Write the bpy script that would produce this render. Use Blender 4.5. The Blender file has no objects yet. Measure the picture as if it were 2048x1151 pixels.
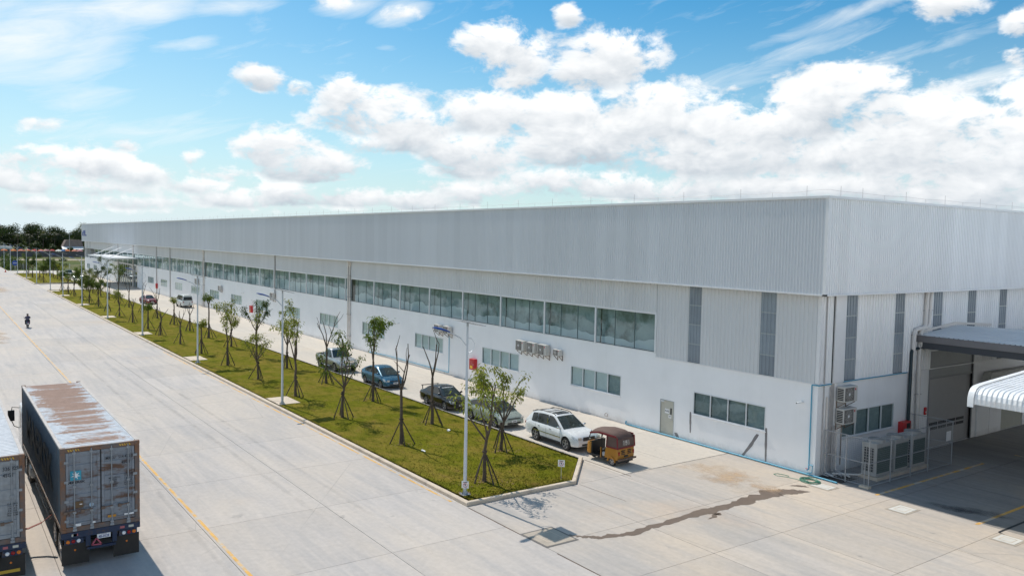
import bpy, bmesh, math, random
from mathutils import Vector, Matrix, noise as mnoise
PI = math.pi
R = math.radians
scene = bpy.context.scene
COL = scene.collection
rnd = random.Random(7)

# ------------------------------------------------------------------ camera
cam_d = bpy.data.cameras.new('camera')
cam = bpy.data.objects.new('camera', cam_d)
COL.objects.link(cam)
scene.camera = cam
cam_d.sensor_width = 36.0
cam_d.lens = 28.78
cam_d.clip_start = 0.5
cam_d.clip_end = 9000
YAW, PITCH, ROLL = 0.951224, 0.0574356, 0.0190094
CAM = Vector((23.5756, -35.3088, 11.3))
_fw = Vector((-math.sin(YAW) * math.cos(PITCH), math.cos(YAW) * math.cos(PITCH), -math.sin(PITCH)))
_r = Vector((math.cos(YAW), math.sin(YAW), 0))
_u = _r.cross(_fw)
_r2 = math.cos(ROLL) * _r + math.sin(ROLL) * _u
_u2 = -math.sin(ROLL) * _r + math.cos(ROLL) * _u
cam.matrix_world = Matrix((( _r2.x, _u2.x, -_fw.x, CAM.x), (_r2.y, _u2.y, -_fw.y, CAM.y), (_r2.z, _u2.z, -_fw.z, CAM.z), (0, 0, 0, 1)))

# ------------------------------------------------------------------ colour management
vs = scene.view_settings
vs.view_transform = 'Standard'
vs.look = 'None'
vs.exposure = 0.08
vs.gamma = 1.0
vs.use_curve_mapping = False

# ------------------------------------------------------------------ node helper
class NT:
    def __init__(self, tree):
        self.t = tree; self.n = tree.nodes; self.l = tree.links
    def node(self, kind, **kw):
        nd = self.n.new(kind)
        for k, v in kw.items():
            setattr(nd, k, v)
        return nd
    def put(self, sock, v):
        if isinstance(v, bpy.types.NodeSocket):
            self.l.new(v, sock)
        elif v is not None:
            if isinstance(v, (tuple, list)) and len(v) == 3 and sock.type == 'RGBA':
                v = (v[0], v[1], v[2], 1)
            sock.default_value = v
    def math(self, op, a, b=None, c=None, clamp=False):
        nd = self.node('ShaderNodeMath', operation=op, use_clamp=clamp)
        self.put(nd.inputs[0], a)
        if b is not None: self.put(nd.inputs[1], b)
        if c is not None: self.put(nd.inputs[2], c)
        return nd.outputs[0]
    def vmath(self, op, a, b=None):
        nd = self.node('ShaderNodeVectorMath', operation=op)
        self.put(nd.inputs[0], a)
        if b is not None: self.put(nd.inputs[1], b)
        return nd.outputs[0]
    def mix(self, f, a, b, mode='MIX'):
        nd = self.node('ShaderNodeMix', data_type='RGBA', blend_type=mode)
        self.put(nd.inputs['Factor'], f)
        self.put(nd.inputs[6], a); self.put(nd.inputs[7], b)
        return nd.outputs[2]
    def noise(self, vec, scale, detail=4, rough=0.55, dist=0.0, dims='3D'):
        nd = self.node('ShaderNodeTexNoise', noise_dimensions=dims)
        if vec is not None: self.put(nd.inputs['Vector'], vec)
        nd.inputs['Scale'].default_value = scale
        nd.inputs['Detail'].default_value = detail
        nd.inputs['Roughness'].default_value = rough
        nd.inputs['Distortion'].default_value = dist
        return nd.outputs[0]
    def ramp(self, f, a, b, lo=0.0, hi=1.0, smooth=False):
        nd = self.node('ShaderNodeMapRange', interpolation_type='SMOOTHSTEP' if smooth else 'LINEAR', clamp=True)
        self.put(nd.inputs[0], f)
        for i, v in ((1, a), (2, b), (3, lo), (4, hi)):
            self.put(nd.inputs[i], v)
        return nd.outputs[0]
    def mapping(self, vec, scale=(1, 1, 1), loc=(0, 0, 0), rot=(0, 0, 0)):
        nd = self.node('ShaderNodeMapping')
        self.put(nd.inputs[0], vec)
        nd.inputs[1].default_value = loc; nd.inputs[2].default_value = rot; nd.inputs[3].default_value = scale
        return nd.outputs[0]

# ------------------------------------------------------------------ sun + sky
SUN_EL, SUN_AZ = R(52.5), R(5.5)      # light travels toward +x and a little +y
sun_dir = Vector((math.cos(SUN_EL) * math.cos(SUN_AZ), math.cos(SUN_EL) * math.sin(SUN_AZ), -math.sin(SUN_EL)))
sd = bpy.data.lights.new('sun', 'SUN')
sd.energy = 3.7
sd.angle = R(0.53)
sd.color = (1.0, 0.93, 0.83)
sun = bpy.data.objects.new('sun', sd)
sun.rotation_euler = sun_dir.to_track_quat('-Z', 'Y').to_euler()
sun.location = (-60, -20, 80)
COL.objects.link(sun)

world = bpy.data.worlds.new('World')
world.use_nodes = True
W = NT(world.node_tree)
W.n.clear()
wout = W.node('ShaderNodeOutputWorld')
sky = W.node('ShaderNodeTexSky', sky_type='NISHITA')
sky.sun_disc = False
sky.sun_elevation = SUN_EL
sky.sun_rotation = R(270 - 5.5)
sky.altitude = 0
sky.air_density = 1.0
sky.dust_density = 1.0
sky.ozone_density = 1.3
tc = W.node('ShaderNodeTexCoord').outputs['Generated']
sep = W.node('ShaderNodeSeparateXYZ'); W.put(sep.inputs[0], tc)
sx, sy, sz = sep.outputs
az = W.math('ARCTAN2', W.math('MULTIPLY', sx, -1.0), sy)
el = W.math('ARCSINE', sz)
def pix_azel(px, py):
    d = (_fw + _r2 * ((px - 1024) / 1637.27) - _u2 * ((py - 575.5) / 1637.27)).normalized()
    return math.atan2(-d.x, d.y), math.asin(d.z)
# the blue of the sky: richer and a little more cyan than the bare model, paler near the horizon
blue = W.node('ShaderNodeHueSaturation')
W.put(blue.inputs['Color'], sky.outputs[0])
blue.inputs['Hue'].default_value = 0.487
blue.inputs['Saturation'].default_value = 1.48
blue.inputs['Value'].default_value = 1.0
skycol = W.mix(1.0, blue.outputs[0], (0.056, 0.101, 0.112), 'MULTIPLY')
# cumulus cloud field laid over the dome by direction (azimuth, elevation)
dirv = W.mapping(tc, scale=(1, 1, 1.75))
warp = W.vmath('SCALE', W.vmath('SUBTRACT', W.node('ShaderNodeTexNoise').outputs[1], (0.5, 0.5, 0.5)))
warp.node.inputs[3].default_value = 0.05
wn = warp.node.inputs[0].links[0].from_node.inputs[0].links[0].from_node
W.put(wn.inputs['Vector'], dirv); wn.inputs['Scale'].default_value = 9; wn.inputs['Detail'].default_value = 3
dw = W.vmath('ADD', dirv, warp)
n_big = W.noise(dw, 5.5, 3, 0.56)
n_mid = W.noise(dw, 15.0, 5, 0.6)
n_fin = W.noise(dw, 40.0, 4, 0.62)
dsun = W.vmath('ADD', dw, (-0.012, -0.004, 0.030))
n_mid_s = W.noise(dsun, 15.0, 4, 0.6)
n_fin_s = W.noise(dsun, 40.0, 2, 0.6)
CLOUDS = [  # pixel centre x, y, half width, half height, thickness of the cloud
    (1225, 118, 92, 56, 1), (1165, 150, 60, 34, 1), (990, 88, 70, 36, 1), (1030, 120, 66, 50, 1), (1030, 165, 50, 30, .8), (528, 158, 42, 22, 1), (598, 175, 30, 16, .8), (1138, 32, 26, 22, .9),
    (690, 185, 50, 34, 1), (745, 225, 105, 44, 1), (820, 262, 90, 40, 1), (895, 300, 60, 30, .9), (960, 315, 92, 46, 1), (570, 298, 82, 36, 1), (610, 330, 95, 34, 1), (740, 290, 60, 20, .7),
    (1000, 232, 110, 46, 1), (1130, 235, 130, 56, 1), (1180, 290, 200, 44, 1), (1290, 225, 120, 62, 1), (1400, 262, 130, 66, 1), (1520, 262, 120, 52, 1), (1620, 230, 90, 62, 1), (1700, 190, 100, 62, 1), (1760, 230, 80, 56, 1), (1850, 262, 130, 62, 1),
    (1960, 280, 110, 66, 1), (2060, 260, 90, 80, 1), (1400, 315, 160, 44, 1), (1560, 320, 170, 40, 1), (1780, 310, 170, 50, 1), (1960, 335, 170, 46, 1), (1130, 365, 190, 32, .8), (1330, 375, 170, 30, .85), (1560, 370, 170, 32, .85), (1760, 375, 170, 36, .9), (1950, 385, 170, 36, .9),
    (75, 318, 70, 30, .8), (170, 330, 110, 34, .8), (270, 345, 80, 30, .7), (30, 355, 110, 28, .7), (150, 372, 140, 22, .65), (375, 318, 46, 20, .6), (440, 345, 60, 22, .7), (410, 372, 80, 20, .65),
    (480, 398, 90, 22, .75), (580, 388, 80, 24, .85), (700, 392, 100, 26, .8), (830, 400, 90, 24, .75), (960, 385, 100, 28, .8), (260, 405, 110, 18, .6), (90, 408, 110, 18, .55),
    (2040, 45, 26, 24, .8), (2035, 110, 30, 22, .8), (1880, 8, 62, 26, .9), (2030, 165, 46, 24, .5), (85, 248, 40, 16, .6), (255, 292, 26, 14, .6), (1470, 176, 34, 10, .6), (1440, 178, 26, 20, .4), (680, 8, 50, 22, .5), (795, 25, 52, 24, .55), (620, 235, 30, 26, .4)]
azel_n = W.node('ShaderNodeCombineXYZ'); W.put(azel_n.inputs[0], az); W.put(azel_n.inputs[1], el)
azel_v = azel_n.outputs[0]
def vmadd(W, a_, b_, c_):
    nd = W.node('ShaderNodeVectorMath', operation='MULTIPLY_ADD')
    W.put(nd.inputs[0], a_); W.put(nd.inputs[1], b_); W.put(nd.inputs[2], c_)
    return nd.outputs[0]
def vdot(W, a_, b_):
    nd = W.node('ShaderNodeVectorMath', operation='DOT_PRODUCT')
    W.put(nd.inputs[0], a_); W.put(nd.inputs[1], b_)
    return nd.outputs['Value']
def puff_group(clouds, cirrus):
    """node group: all the cumulus puffs and cirrus wisps of one sector (small trees build much faster)"""
    gt = bpy.data.node_groups.new('sky_sector', 'ShaderNodeTree')
    gt.interface.new_socket('AzEl', in_out='INPUT', socket_type='NodeSocketVector')
    for n_, k_ in (('Mask', 'Float'), ('Sum', 'Vector'), ('Wisp', 'Float')): gt.interface.new_socket(n_, in_out='OUTPUT', socket_type='NodeSocket' + k_)
    H = NT(gt); av = H.node('NodeGroupInput').outputs[0]
    m0, acc, cm = -1.0, (0.0, 0.0, 0.0), 0.0
    for (cx, cy, hw, hh, th) in clouds:
        a0, e0 = pix_azel(cx, cy)
        ka, ke = math.cos(e0) * 1637.0 / hw * 0.82, 1637.0 / hh * 0.82
        v_ = vmadd(H, av, (ka, ke, 0.0), (-a0 * ka, -e0 * ke, 1.0))
        m_ = H.math('MULTIPLY_ADD', vdot(H, v_, v_), -0.85, th + 0.85)
        m0 = H.math('SMOOTH_MAX', m0, m_, 0.10)
        w_ = H.math('MAXIMUM', m_, 0.02)
        w2_ = H.math('MULTIPLY', w_, w_)
        sc_ = H.node('ShaderNodeVectorMath', operation='SCALE'); H.put(sc_.inputs[0], v_); H.put(sc_.inputs[3], w2_)
        acc = H.vmath('ADD', acc, sc_.outputs[0])
    for (cx, cy, hl, hw_, ang, st) in cirrus:
        a0, e0 = pix_azel(cx, cy); ca, sa = math.cos(R(ang)), math.sin(R(ang)); K_ = 1637.0; ce = math.cos(e0)
        d_ = H.vmath('SUBTRACT', av, (a0, e0, 0))
        u_ = vdot(H, d_, (-ce * K_ * ca / hl, K_ * sa / hl, 0)); v_ = vdot(H, d_, (ce * K_ * sa / hw_, K_ * ca / hw_, 0))
        vv_ = H.math('MULTIPLY', v_, v_)
        r_ = H.math('MULTIPLY_ADD', u_, u_, vv_)
        cm = H.math('MAXIMUM', cm, H.math('MULTIPLY_ADD', r_, -st, st))
    go = H.node('NodeGroupOutput')
    H.put(go.inputs[0], m0); H.put(go.inputs[1], acc); H.put(go.inputs[2], cm)
    return gt
# shared by the whole dome
band = W.math('MULTIPLY', W.ramp(el, 0.02, 0.10, 0.2, 1.0), W.ramp(el, 0.26, 0.70, 1.0, 0.72))
infr = W.math('MULTIPLY', W.ramp(az, YAW - 0.70, YAW - 0.58), W.math('SUBTRACT', 1.0, W.ramp(az, YAW + 0.58, YAW + 0.70)))
infr = W.math('MULTIPLY', infr, W.math('SUBTRACT', 1.0, W.ramp(el, 0.30, 0.42)))
generic = W.ramp(W.math('MULTIPLY', n_big, band), 0.36, 0.54, -1.0, 0.9)
generic = W.math('SUBTRACT', generic, W.math('MULTIPLY', infr, 2.2))
nz = W.math('ADD', W.math('MULTIPLY', W.math('SUBTRACT', n_mid, 0.5), 2.9), W.math('MULTIPLY', W.math('SUBTRACT', n_fin, 0.5), 2.0))
nz_s = W.math('ADD', W.math('MULTIPLY', W.math('SUBTRACT', n_mid_s, 0.5), 2.9), W.math('MULTIPLY', W.math('SUBTRACT', n_fin_s, 0.5), 1.7))
relief = W.math('MULTIPLY', W.math('SUBTRACT', nz, nz_s), 0.34)
azel = W.node('ShaderNodeCombineXYZ'); W.put(azel.inputs[0], W.math('ADD', az, W.math('MULTIPLY', el, -0.9))); W.put(azel.inputs[1], W.math('ADD', el, W.math('MULTIPLY', az, 0.30)))
cir_v = W.mapping(azel.outputs[0], scale=(9.0, 46.0, 1.0))
cir = W.math('MULTIPLY', W.math('SUBTRACT', W.noise(cir_v, 1.0, 5, 0.62, 0.6), 0.55), 1.7)
cir2 = W.noise(tc, 2.6, 2, 0.5)
cir_out = W.math('MULTIPLY', W.math('MULTIPLY', W.ramp(cir2, 0.45, 0.62), W.ramp(el, 0.05, 0.20)), W.math('SUBTRACT', 0.35, W.math('MULTIPLY', infr, 0.3)))
sunaz = W.ramp(az, YAW - 0.15, YAW + 0.60)
hz = W.math('POWER', W.math('SUBTRACT', 1.0, W.ramp(el, 0.0, 0.34)), 1.9)
hz = W.math('MULTIPLY', hz, W.math('ADD', 0.80, W.math('MULTIPLY', sunaz, 0.18)))
skyc0 = W.mix(hz, skycol, (0.76, 0.87, 0.935))
skyc0 = W.mix(W.math('MULTIPLY', W.ramp(az, YAW + 0.0, YAW + 0.7), 0.25), skyc0, (0.66, 0.82, 0.90))
CIRRUS = [(60, 70, 190, 95, 12, 1.0), (250, 20, 190, 50, 20, 1.0), (40, 140, 150, 22, 10, .8), (375, 88, 75, 16, 14, .7), (150, 195, 110, 30, 6, .5), (470, 8, 120, 24, 10, .7), (690, 10, 80, 28, 10, .8), (800, 26, 70, 26, 18, .9), (665, 155, 44, 8, 0, .6), (770, 95, 30, 8, 0, .5),
          (1560, 115, 330, 26, 17, .55), (1700, 28, 210, 20, 17, .75), (1480, 155, 130, 30, 17, .45), (1930, 172, 160, 22, 15, .8), (1800, 110, 280, 18, 14, .4), (300, 260, 260, 40, 4, .35)]
# clouds on the side away from the sun are lit full in the face, boosted out of view to fill the end wall
fl_ = W.ramp(sx, -0.45, 1.0, 1.0, 1.9)
fl_n = W.node('ShaderNodeCombineXYZ')
for i_ in range(3): W.put(fl_n.inputs[i_], fl_)
frontlit = fl_n.outputs[0]
def sky_sector(clouds, cirrus):
    """one sector of the dome: only the puffs that reach it are evaluated there"""
    mask = generic
    vavg = None
    cmask = cir_out
    if clouds:
        gn = W.node('ShaderNodeGroup', node_tree=puff_group(clouds, cirrus))
        W.l.new(azel_v, gn.inputs[0])
        mask = W.math('MAXIMUM', gn.outputs[0], generic)
        acc_s = W.node('ShaderNodeSeparateXYZ'); W.l.new(gn.outputs[1], acc_s.inputs[0])
        wsum = acc_s.outputs[2]
        vsum = W.math('MINIMUM', W.math('MAXIMUM', acc_s.outputs[1], -50.0), 50.0)
        vavg = W.math('MULTIPLY', W.math('DIVIDE', vsum, wsum), W.ramp(wsum, 0.05, 0.25))
        cmask = W.math('MAXIMUM', cir_out, gn.outputs[2])
    dens_raw = W.math('ADD', mask, nz)
    dens = W.math('MULTIPLY', W.ramp(dens_raw, 0.0, 0.74, smooth=True), W.ramp(mask, 0.0, 0.75, 0.72, 1.0))
    lit = relief if vavg is None else W.math('MULTIPLY_ADD', vavg, 0.74, relief)
    lit = W.math('SUBTRACT', lit, W.math('MULTIPLY', W.ramp(dens_raw, 0.3, 1.8), 0.16))
    cloudcol = W.mix(W.ramp(lit, -0.62, 0.44), (0.52, 0.585, 0.65), (1.08, 1.08, 1.075))
    cloudcol = W.mix(1.0, cloudcol, frontlit, 'MULTIPLY')
    cirf = W.ramp(W.math('ADD', cmask, cir), 0.05, 1.15, 0.0, 0.85)
    skyc = W.mix(cirf, skyc0, (0.90, 0.95, 0.97))
    bg = W.node('ShaderNodeBackground')
    W.put(bg.inputs[0], W.mix(dens, skyc, cloudcol))
    return bg.outputs[0]
def reach(lo, hi, c, r): return c + r * 1.9 > lo and c - r * 1.9 < hi
CUTS = [-9999, 520, 1010, 1500, 99999]
shader = None
for lo, hi in zip(CUTS[:-1], CUTS[1:]):
    s_ = sky_sector([c for c in CLOUDS if reach(lo, hi, c[0], c[2])], [c for c in CIRRUS if reach(lo, hi, c[0], c[2])])
    if shader is None: shader = s_
    else:
        edge = pix_azel(lo, 260)[0]
        f_ = W.math('LESS_THAN', az, edge)
        mx = W.node('ShaderNodeMixShader'); W.l.new(f_, mx.inputs[0]); W.l.new(shader, mx.inputs[1]); W.l.new(s_, mx.inputs[2]); shader = mx.outputs[0]
far_ = W.math('LESS_THAN', infr, 0.0001)
mx = W.node('ShaderNodeMixShader'); W.l.new(far_, mx.inputs[0]); W.l.new(shader, mx.inputs[1]); W.l.new(sky_sector([], []), mx.inputs[2])
W.l.new(mx.outputs[0], wout.inputs[0])
scene.world = world
world.cycles.sampling_method = 'MANUAL'
world.cycles.sample_map_resolution = 256
cy = scene.cycles
cy.max_bounces = 6; cy.diffuse_bounces = 3; cy.glossy_bounces = 3; cy.transmission_bounces = 4; cy.transparent_max_bounces = 8
cy.caustics_reflective = False; cy.caustics_refractive = False
cy.use_denoising = True
cy.use_adaptive_sampling = False

# ------------------------------------------------------------------ mesh builder
class MB:
    def __init__(self):
        self.v = []; self.f = []; self.mi = []
    def add(self, verts, faces, mi=0):
        o = len(self.v)
        self.v.extend([tuple(p) for p in verts])
        self.f.extend([tuple(i + o for i in f) for f in faces])
        self.mi.extend([mi] * len(faces))
        return self
    def box(self, x0, y0, z0, x1, y1, z1, mi=0):
        v = [(x0, y0, z0), (x1, y0, z0), (x1, y1, z0), (x0, y1, z0), (x0, y0, z1), (x1, y0, z1), (x1, y1, z1), (x0, y1, z1)]
        f = [(0, 3, 2, 1), (4, 5, 6, 7), (0, 1, 5, 4), (1, 2, 6, 5), (2, 3, 7, 6), (3, 0, 4, 7)]
        return self.add(v, f, mi)
    def bx(self, c, s, mi=0):
        return self.box(c[0] - s[0] / 2, c[1] - s[1] / 2, c[2] - s[2] / 2, c[0] + s[0] / 2, c[1] + s[1] / 2, c[2] + s[2] / 2, mi)
    def quad(self, a, b, c, d, mi=0):
        return self.add([a, b, c, d], [(0, 1, 2, 3)], mi)
    def path(self, pts, rad, n=8, cap=True, mi=0):
        pts = [Vector(p) for p in pts]
        if not isinstance(rad, (list, tuple)): rad = [rad] * len(pts)
        rings = []
        prev = None
        for i, p in enumerate(pts):
            if i == 0: t = pts[1] - pts[0]
            elif i == len(pts) - 1: t = pts[-1] - pts[-2]
            else: t = (pts[i + 1] - pts[i]).normalized() + (pts[i] - pts[i - 1]).normalized()
            if t.length < 1e-9: t = Vector((0, 0, 1))
            t.normalize()
            if prev is None:
                a = Vector((0, 0, 1)) if abs(t.z) < 0.9 else Vector((1, 0, 0))
                a = (a - t * a.dot(t)).normalized()
            else:
                a = (prev - t * prev.dot(t))
                a = a.normalized() if a.length > 1e-6 else Vector((1, 0, 0))
            prev = a
            b = t.cross(a)
            rings.append([p + (a * math.cos(2 * PI * k / n) + b * math.sin(2 * PI * k / n)) * rad[i] for k in range(n)])
        v = [q for r in rings for q in r]
        f = []
        for i in range(len(rings) - 1):
            for k in range(n):
                k2 = (k + 1) % n
                f.append((i * n + k, i * n + k2, (i + 1) * n + k2, (i + 1) * n + k))
        if cap:
            f.append(tuple(range(n - 1, -1, -1)))
            f.append(tuple((len(rings) - 1) * n + k for k in range(n)))
        return self.add(v, f, mi)
    def bar(self, a, b, w, h, mi=0):
        a, b = Vector(a), Vector(b)
        t = (b - a).normalized()
        up = Vector((0, 0, 1)) if abs(t.z) < 0.95 else Vector((0, 1, 0))
        s = t.cross(up).normalized(); u = s.cross(t)
        v = []
        for p in (a, b):
            for (i, j) in ((-1, -1), (1, -1), (1, 1), (-1, 1)):
                v.append(p + s * (i * w / 2) + u * (j * h / 2))
        f = [(3, 2, 1, 0), (4, 5, 6, 7), (0, 1, 5, 4), (1, 2, 6, 5), (2, 3, 7, 6), (3, 0, 4, 7)]
        return self.add(v, f, mi)
    def lathe(self, prof, n=24, axis='z', c=(0, 0, 0), mi=0, closed=False):
        v = []; f = []
        for (r, h) in prof:
            for k in range(n):
                a = 2 * PI * k / n
                x, y = r * math.cos(a), r * math.sin(a)
                if axis == 'z': p = (x, y, h)
                elif axis == 'y': p = (x, h, y)
                else: p = (h, x, y)
                v.append((p[0] + c[0], p[1] + c[1], p[2] + c[2]))
        m = len(prof)
        for i in range(m - 1 if not closed else m):
            j = (i + 1) % m
            for k in range(n):
                k2 = (k + 1) % n
                q = (i * n + k, i * n + k2, j * n + k2, j * n + k)
                f.append(q if axis != 'y' else q[::-1])
        return self.add(v, f, mi)
    def prism(self, poly, h0, h1, axis='z', mi=0):
        n = len(poly)
        def P(a, b, h):
            return (a, b, h) if axis == 'z' else ((a, h, b) if axis == 'y' else (h, a, b))
        v = [P(a, b, h0) for a, b in poly] + [P(a, b, h1) for a, b in poly]
        f = [tuple(range(n - 1, -1, -1)), tuple(range(n, 2 * n))] + [(i, (i + 1) % n, (i + 1) % n + n, i + n) for i in range(n)]
        if axis == 'y': f = [q[::-1] for q in f]
        return self.add(v, f, mi)
    def sphere(self, c, r, n=10, m=7, mi=0):
        if not isinstance(r, (tuple, list)): r = (r, r, r)
        v = []; f = []
        for i in range(m + 1):
            t = PI * i / m
            for k in range(n):
                a = 2 * PI * k / n
                v.append((c[0] + r[0] * math.sin(t) * math.cos(a), c[1] + r[1] * math.sin(t) * math.sin(a), c[2] + r[2] * math.cos(t)))
        for i in range(m):
            for k in range(n):
                f.append((i * n + k, (i + 1) * n + k, (i + 1) * n + (k + 1) % n, i * n + (k + 1) % n))
        return self.add(v, f, mi)
    def mesh(self, name, mats, smooth=None):
        me = bpy.data.meshes.new(name)
        me.from_pydata(self.v, [], self.f)
        if not isinstance(mats, (list, tuple)): mats = [mats]
        for m in mats: me.materials.append(m)
        if len(mats) > 1: me.polygons.foreach_set('material_index', self.mi)
        if smooth is not None:
            me.polygons.foreach_set('use_smooth', [True] * len(me.polygons))
            if smooth < 179: me.set_sharp_from_angle(angle=R(smooth))
        me.update()
        return me
    def build(self, name, mats, parent=None, smooth=None, loc=None, rz=None, bevel=0.0):
        o = bpy.data.objects.new(name, self.mesh(name, mats, smooth))
        COL.objects.link(o)
        if parent is not None: o.parent = parent
        if loc is not None: o.location = loc
        if rz is not None: o.rotation_euler = (0, 0, rz)
        if bevel > 0:
            b = o.modifiers.new('bevel', 'BEVEL'); b.width = bevel; b.segments = 2; b.limit_method = 'ANGLE'; b.angle_limit = R(40)
        return o

def tag(o, label=None, cat=None, group=None, kind=None):
    if label: o['label'] = label
    if cat: o['category'] = cat
    if group: o['group'] = group
    if kind: o['kind'] = kind
    return o
def thing(name, label, cat, loc=(0, 0, 0), rz=0.0, group=None):
    o = bpy.data.objects.new(name, None)
    COL.objects.link(o)
    o.location = loc; o.rotation_euler = (0, 0, rz)
    o.empty_display_size = 0.2
    return tag(o, label, cat, group)
KIDS = {}
def copy_tree(o, parent=None):
    c = o.copy(); COL.objects.link(c)
    if parent is not None: c.parent = parent
    for ch in o.children: copy_tree(ch, c)
    return c
def inst(o, name, parent, loc=(0, 0, 0), rz=0.0):
    c = bpy.data.objects.new(name, o if isinstance(o, bpy.types.Mesh) else o.data)
    COL.objects.link(c); c.parent = parent; c.location = loc; c.rotation_euler = (0, 0, rz)
    return c

# ------------------------------------------------------------------ materials
MATS = {}
def mat(name, col, rough=0.6, metal=0.0, var=0.0, vscale=3.0, bump=0.0, bscale=20.0, col2=None, c2=(0.5, 0.7), c2scale=2.0,
        coords='Object', spec=0.5, objvar=0.0, stretch=(1, 1, 1), coat=0.0, rvar=0.0):
    if name in MATS: return MATS[name]
    m = bpy.data.materials.new(name)
    m.use_nodes = True
    T = NT(m.node_tree)
    b = T.n['Principled BSDF']
    tcn = T.node('ShaderNodeTexCoord')
    vec = tcn.outputs['Object'] if coords == 'Object' else T.node('ShaderNodeNewGeometry').outputs['Position']
    if stretch != (1, 1, 1): vec = T.mapping(vec, scale=stretch)
    c = None
    if var > 0:
        n = T.noise(vec, vscale, 5, 0.6)
        k = T.ramp(n, 0.25, 0.75, 1 - var, 1 + var)
        cc = T.node('ShaderNodeCombineXYZ')
        for i in range(3): T.put(cc.inputs[i], k)
        c = T.mix(1.0, (*col, 1), cc.outputs[0], 'MULTIPLY')
    if col2 is not None:
        n2 = T.noise(vec, c2scale, 6, 0.62)
        c = T.mix(T.ramp(n2, c2[0], c2[1]), c if c is not None else (*col, 1), (*col2, 1))
    if objvar > 0:
        oi = T.node('ShaderNodeObjectInfo').outputs['Random']
        k = T.ramp(oi, 0, 1, 1 - objvar, 1 + objvar)
        cc = T.node('ShaderNodeCombineXYZ')
        for i in range(3): T.put(cc.inputs[i], k)
        c = T.mix(1.0, c if c is not None else (*col, 1), cc.outputs[0], 'MULTIPLY')
    T.put(b.inputs['Base Color'], c if c is not None else (*col, 1))
    b.inputs['Roughness'].default_value = rough
    if rvar > 0:
        T.put(b.inputs['Roughness'], T.ramp(T.noise(vec, vscale * 1.7, 4, 0.6), 0.3, 0.7, max(0.02, rough - rvar), min(1, rough + rvar)))
    b.inputs['Metallic'].default_value = metal
    b.inputs['Specular IOR Level'].default_value = spec
    if coat > 0:
        b.inputs['Coat Weight'].default_value = coat
        b.inputs['Coat Roughness'].default_value = 0.05
    if bump > 0:
        bn = T.node('ShaderNodeBump')
        bn.inputs['Strength'].default_value = 1.0
        bn.inputs['Distance'].default_value = bump
        T.put(bn.inputs['Height'], T.noise(vec, bscale, 4, 0.6))
        T.l.new(bn.outputs[0], b.inputs['Normal'])
    MATS[name] = m
    return m

def concrete_mat(name, base, warm, dark, warm_amt):
    m = bpy.data.materials.new(name); m.use_nodes = True
    T = NT(m.node_tree); b = T.n['Principled BSDF']
    P = T.node('ShaderNodeNewGeometry').outputs['Position']
    big = T.noise(T.mapping(P, scale=(0.5, 1.0, 1)), 0.16, 5, 0.62)
    sweep = T.noise(T.mapping(P, scale=(0.30, 3.4, 1), rot=(0, 0, 0.95)), 0.45, 6, 0.68, 0.5)
    sweep2 = T.noise(T.mapping(P, scale=(0.12, 2.6, 1), rot=(0, 0, 0.03)), 0.8, 5, 0.6, 0.3)
    fine = T.noise(P, 4.0, 6, 0.7)
    grit = T.noise(P, 45.0, 3, 0.7)
    rust = T.noise(T.mapping(P, loc=(13, 7, 0)), 0.11, 5, 0.6)
    c = T.mix(T.ramp(sweep, 0.36, 0.68), (*base, 1), (*dark, 1))
    c = T.mix(T.math('MULTIPLY', T.ramp(big, 0.40, 0.66), warm_amt), c, (*warm, 1))
    c = T.mix(T.math('MULTIPLY', T.ramp(rust, 0.60, 0.72), 0.35), c, (0.55, 0.40, 0.28, 1))
    c = T.mix(T.math('MULTIPLY', T.ramp(sweep2, 0.52, 0.74), 0.55), c, (*dark, 1))
    spots = T.noise(T.mapping(P, loc=(31, 17, 0)), 0.9, 3, 0.5)
    c = T.mix(T.math('MULTIPLY', T.ramp(spots, 0.70, 0.76), 0.45), c, (*[v * .5 for v in dark], 1))
    crk = T.node('ShaderNodeTexVoronoi', feature='DISTANCE_TO_EDGE'); T.put(crk.inputs['Vector'], T.vmath('ADD', T.mapping(P, scale=(.06, .11, 1)), T.mapping(P, scale=(0, 0, 0)))); crk.inputs['Scale'].default_value = 1.0
    ck = T.math('MULTIPLY', T.ramp(crk.outputs['Distance'], 0.0, 0.0022, 1.0, 0.0), T.ramp(big, 0.45, 0.6))
    c = T.mix(T.math('MULTIPLY', ck, 0.5), c, (*[v * .45 for v in dark], 1))
    oi = T.node('ShaderNodeObjectInfo').outputs['Random']
    k = T.math('MULTIPLY', T.ramp(fine, 0.25, 0.75, 0.90, 1.09), T.ramp(oi, 0, 1, 0.955, 1.045))
    k = T.math('MULTIPLY', k, T.ramp(grit, 0.3, 0.7, 0.95, 1.05))
    cc = T.node('ShaderNodeCombineXYZ')
    for i in range(3): T.put(cc.inputs[i], k)
    c = T.mix(1.0, c, cc.outputs[0], 'MULTIPLY')
    T.put(b.inputs['Base Color'], c)
    b.inputs['Roughness'].default_value = 0.82
    b.inputs['Specular IOR Level'].default_value = 0.3
    bn = T.node('ShaderNodeBump'); bn.inputs['Distance'].default_value = 0.004
    T.put(bn.inputs['Height'], T.math('ADD', fine, T.math('MULTIPLY', grit, 0.5)))
    T.l.new(bn.outputs[0], b.inputs['Normal'])
    MATS[name] = m
    return m

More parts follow.
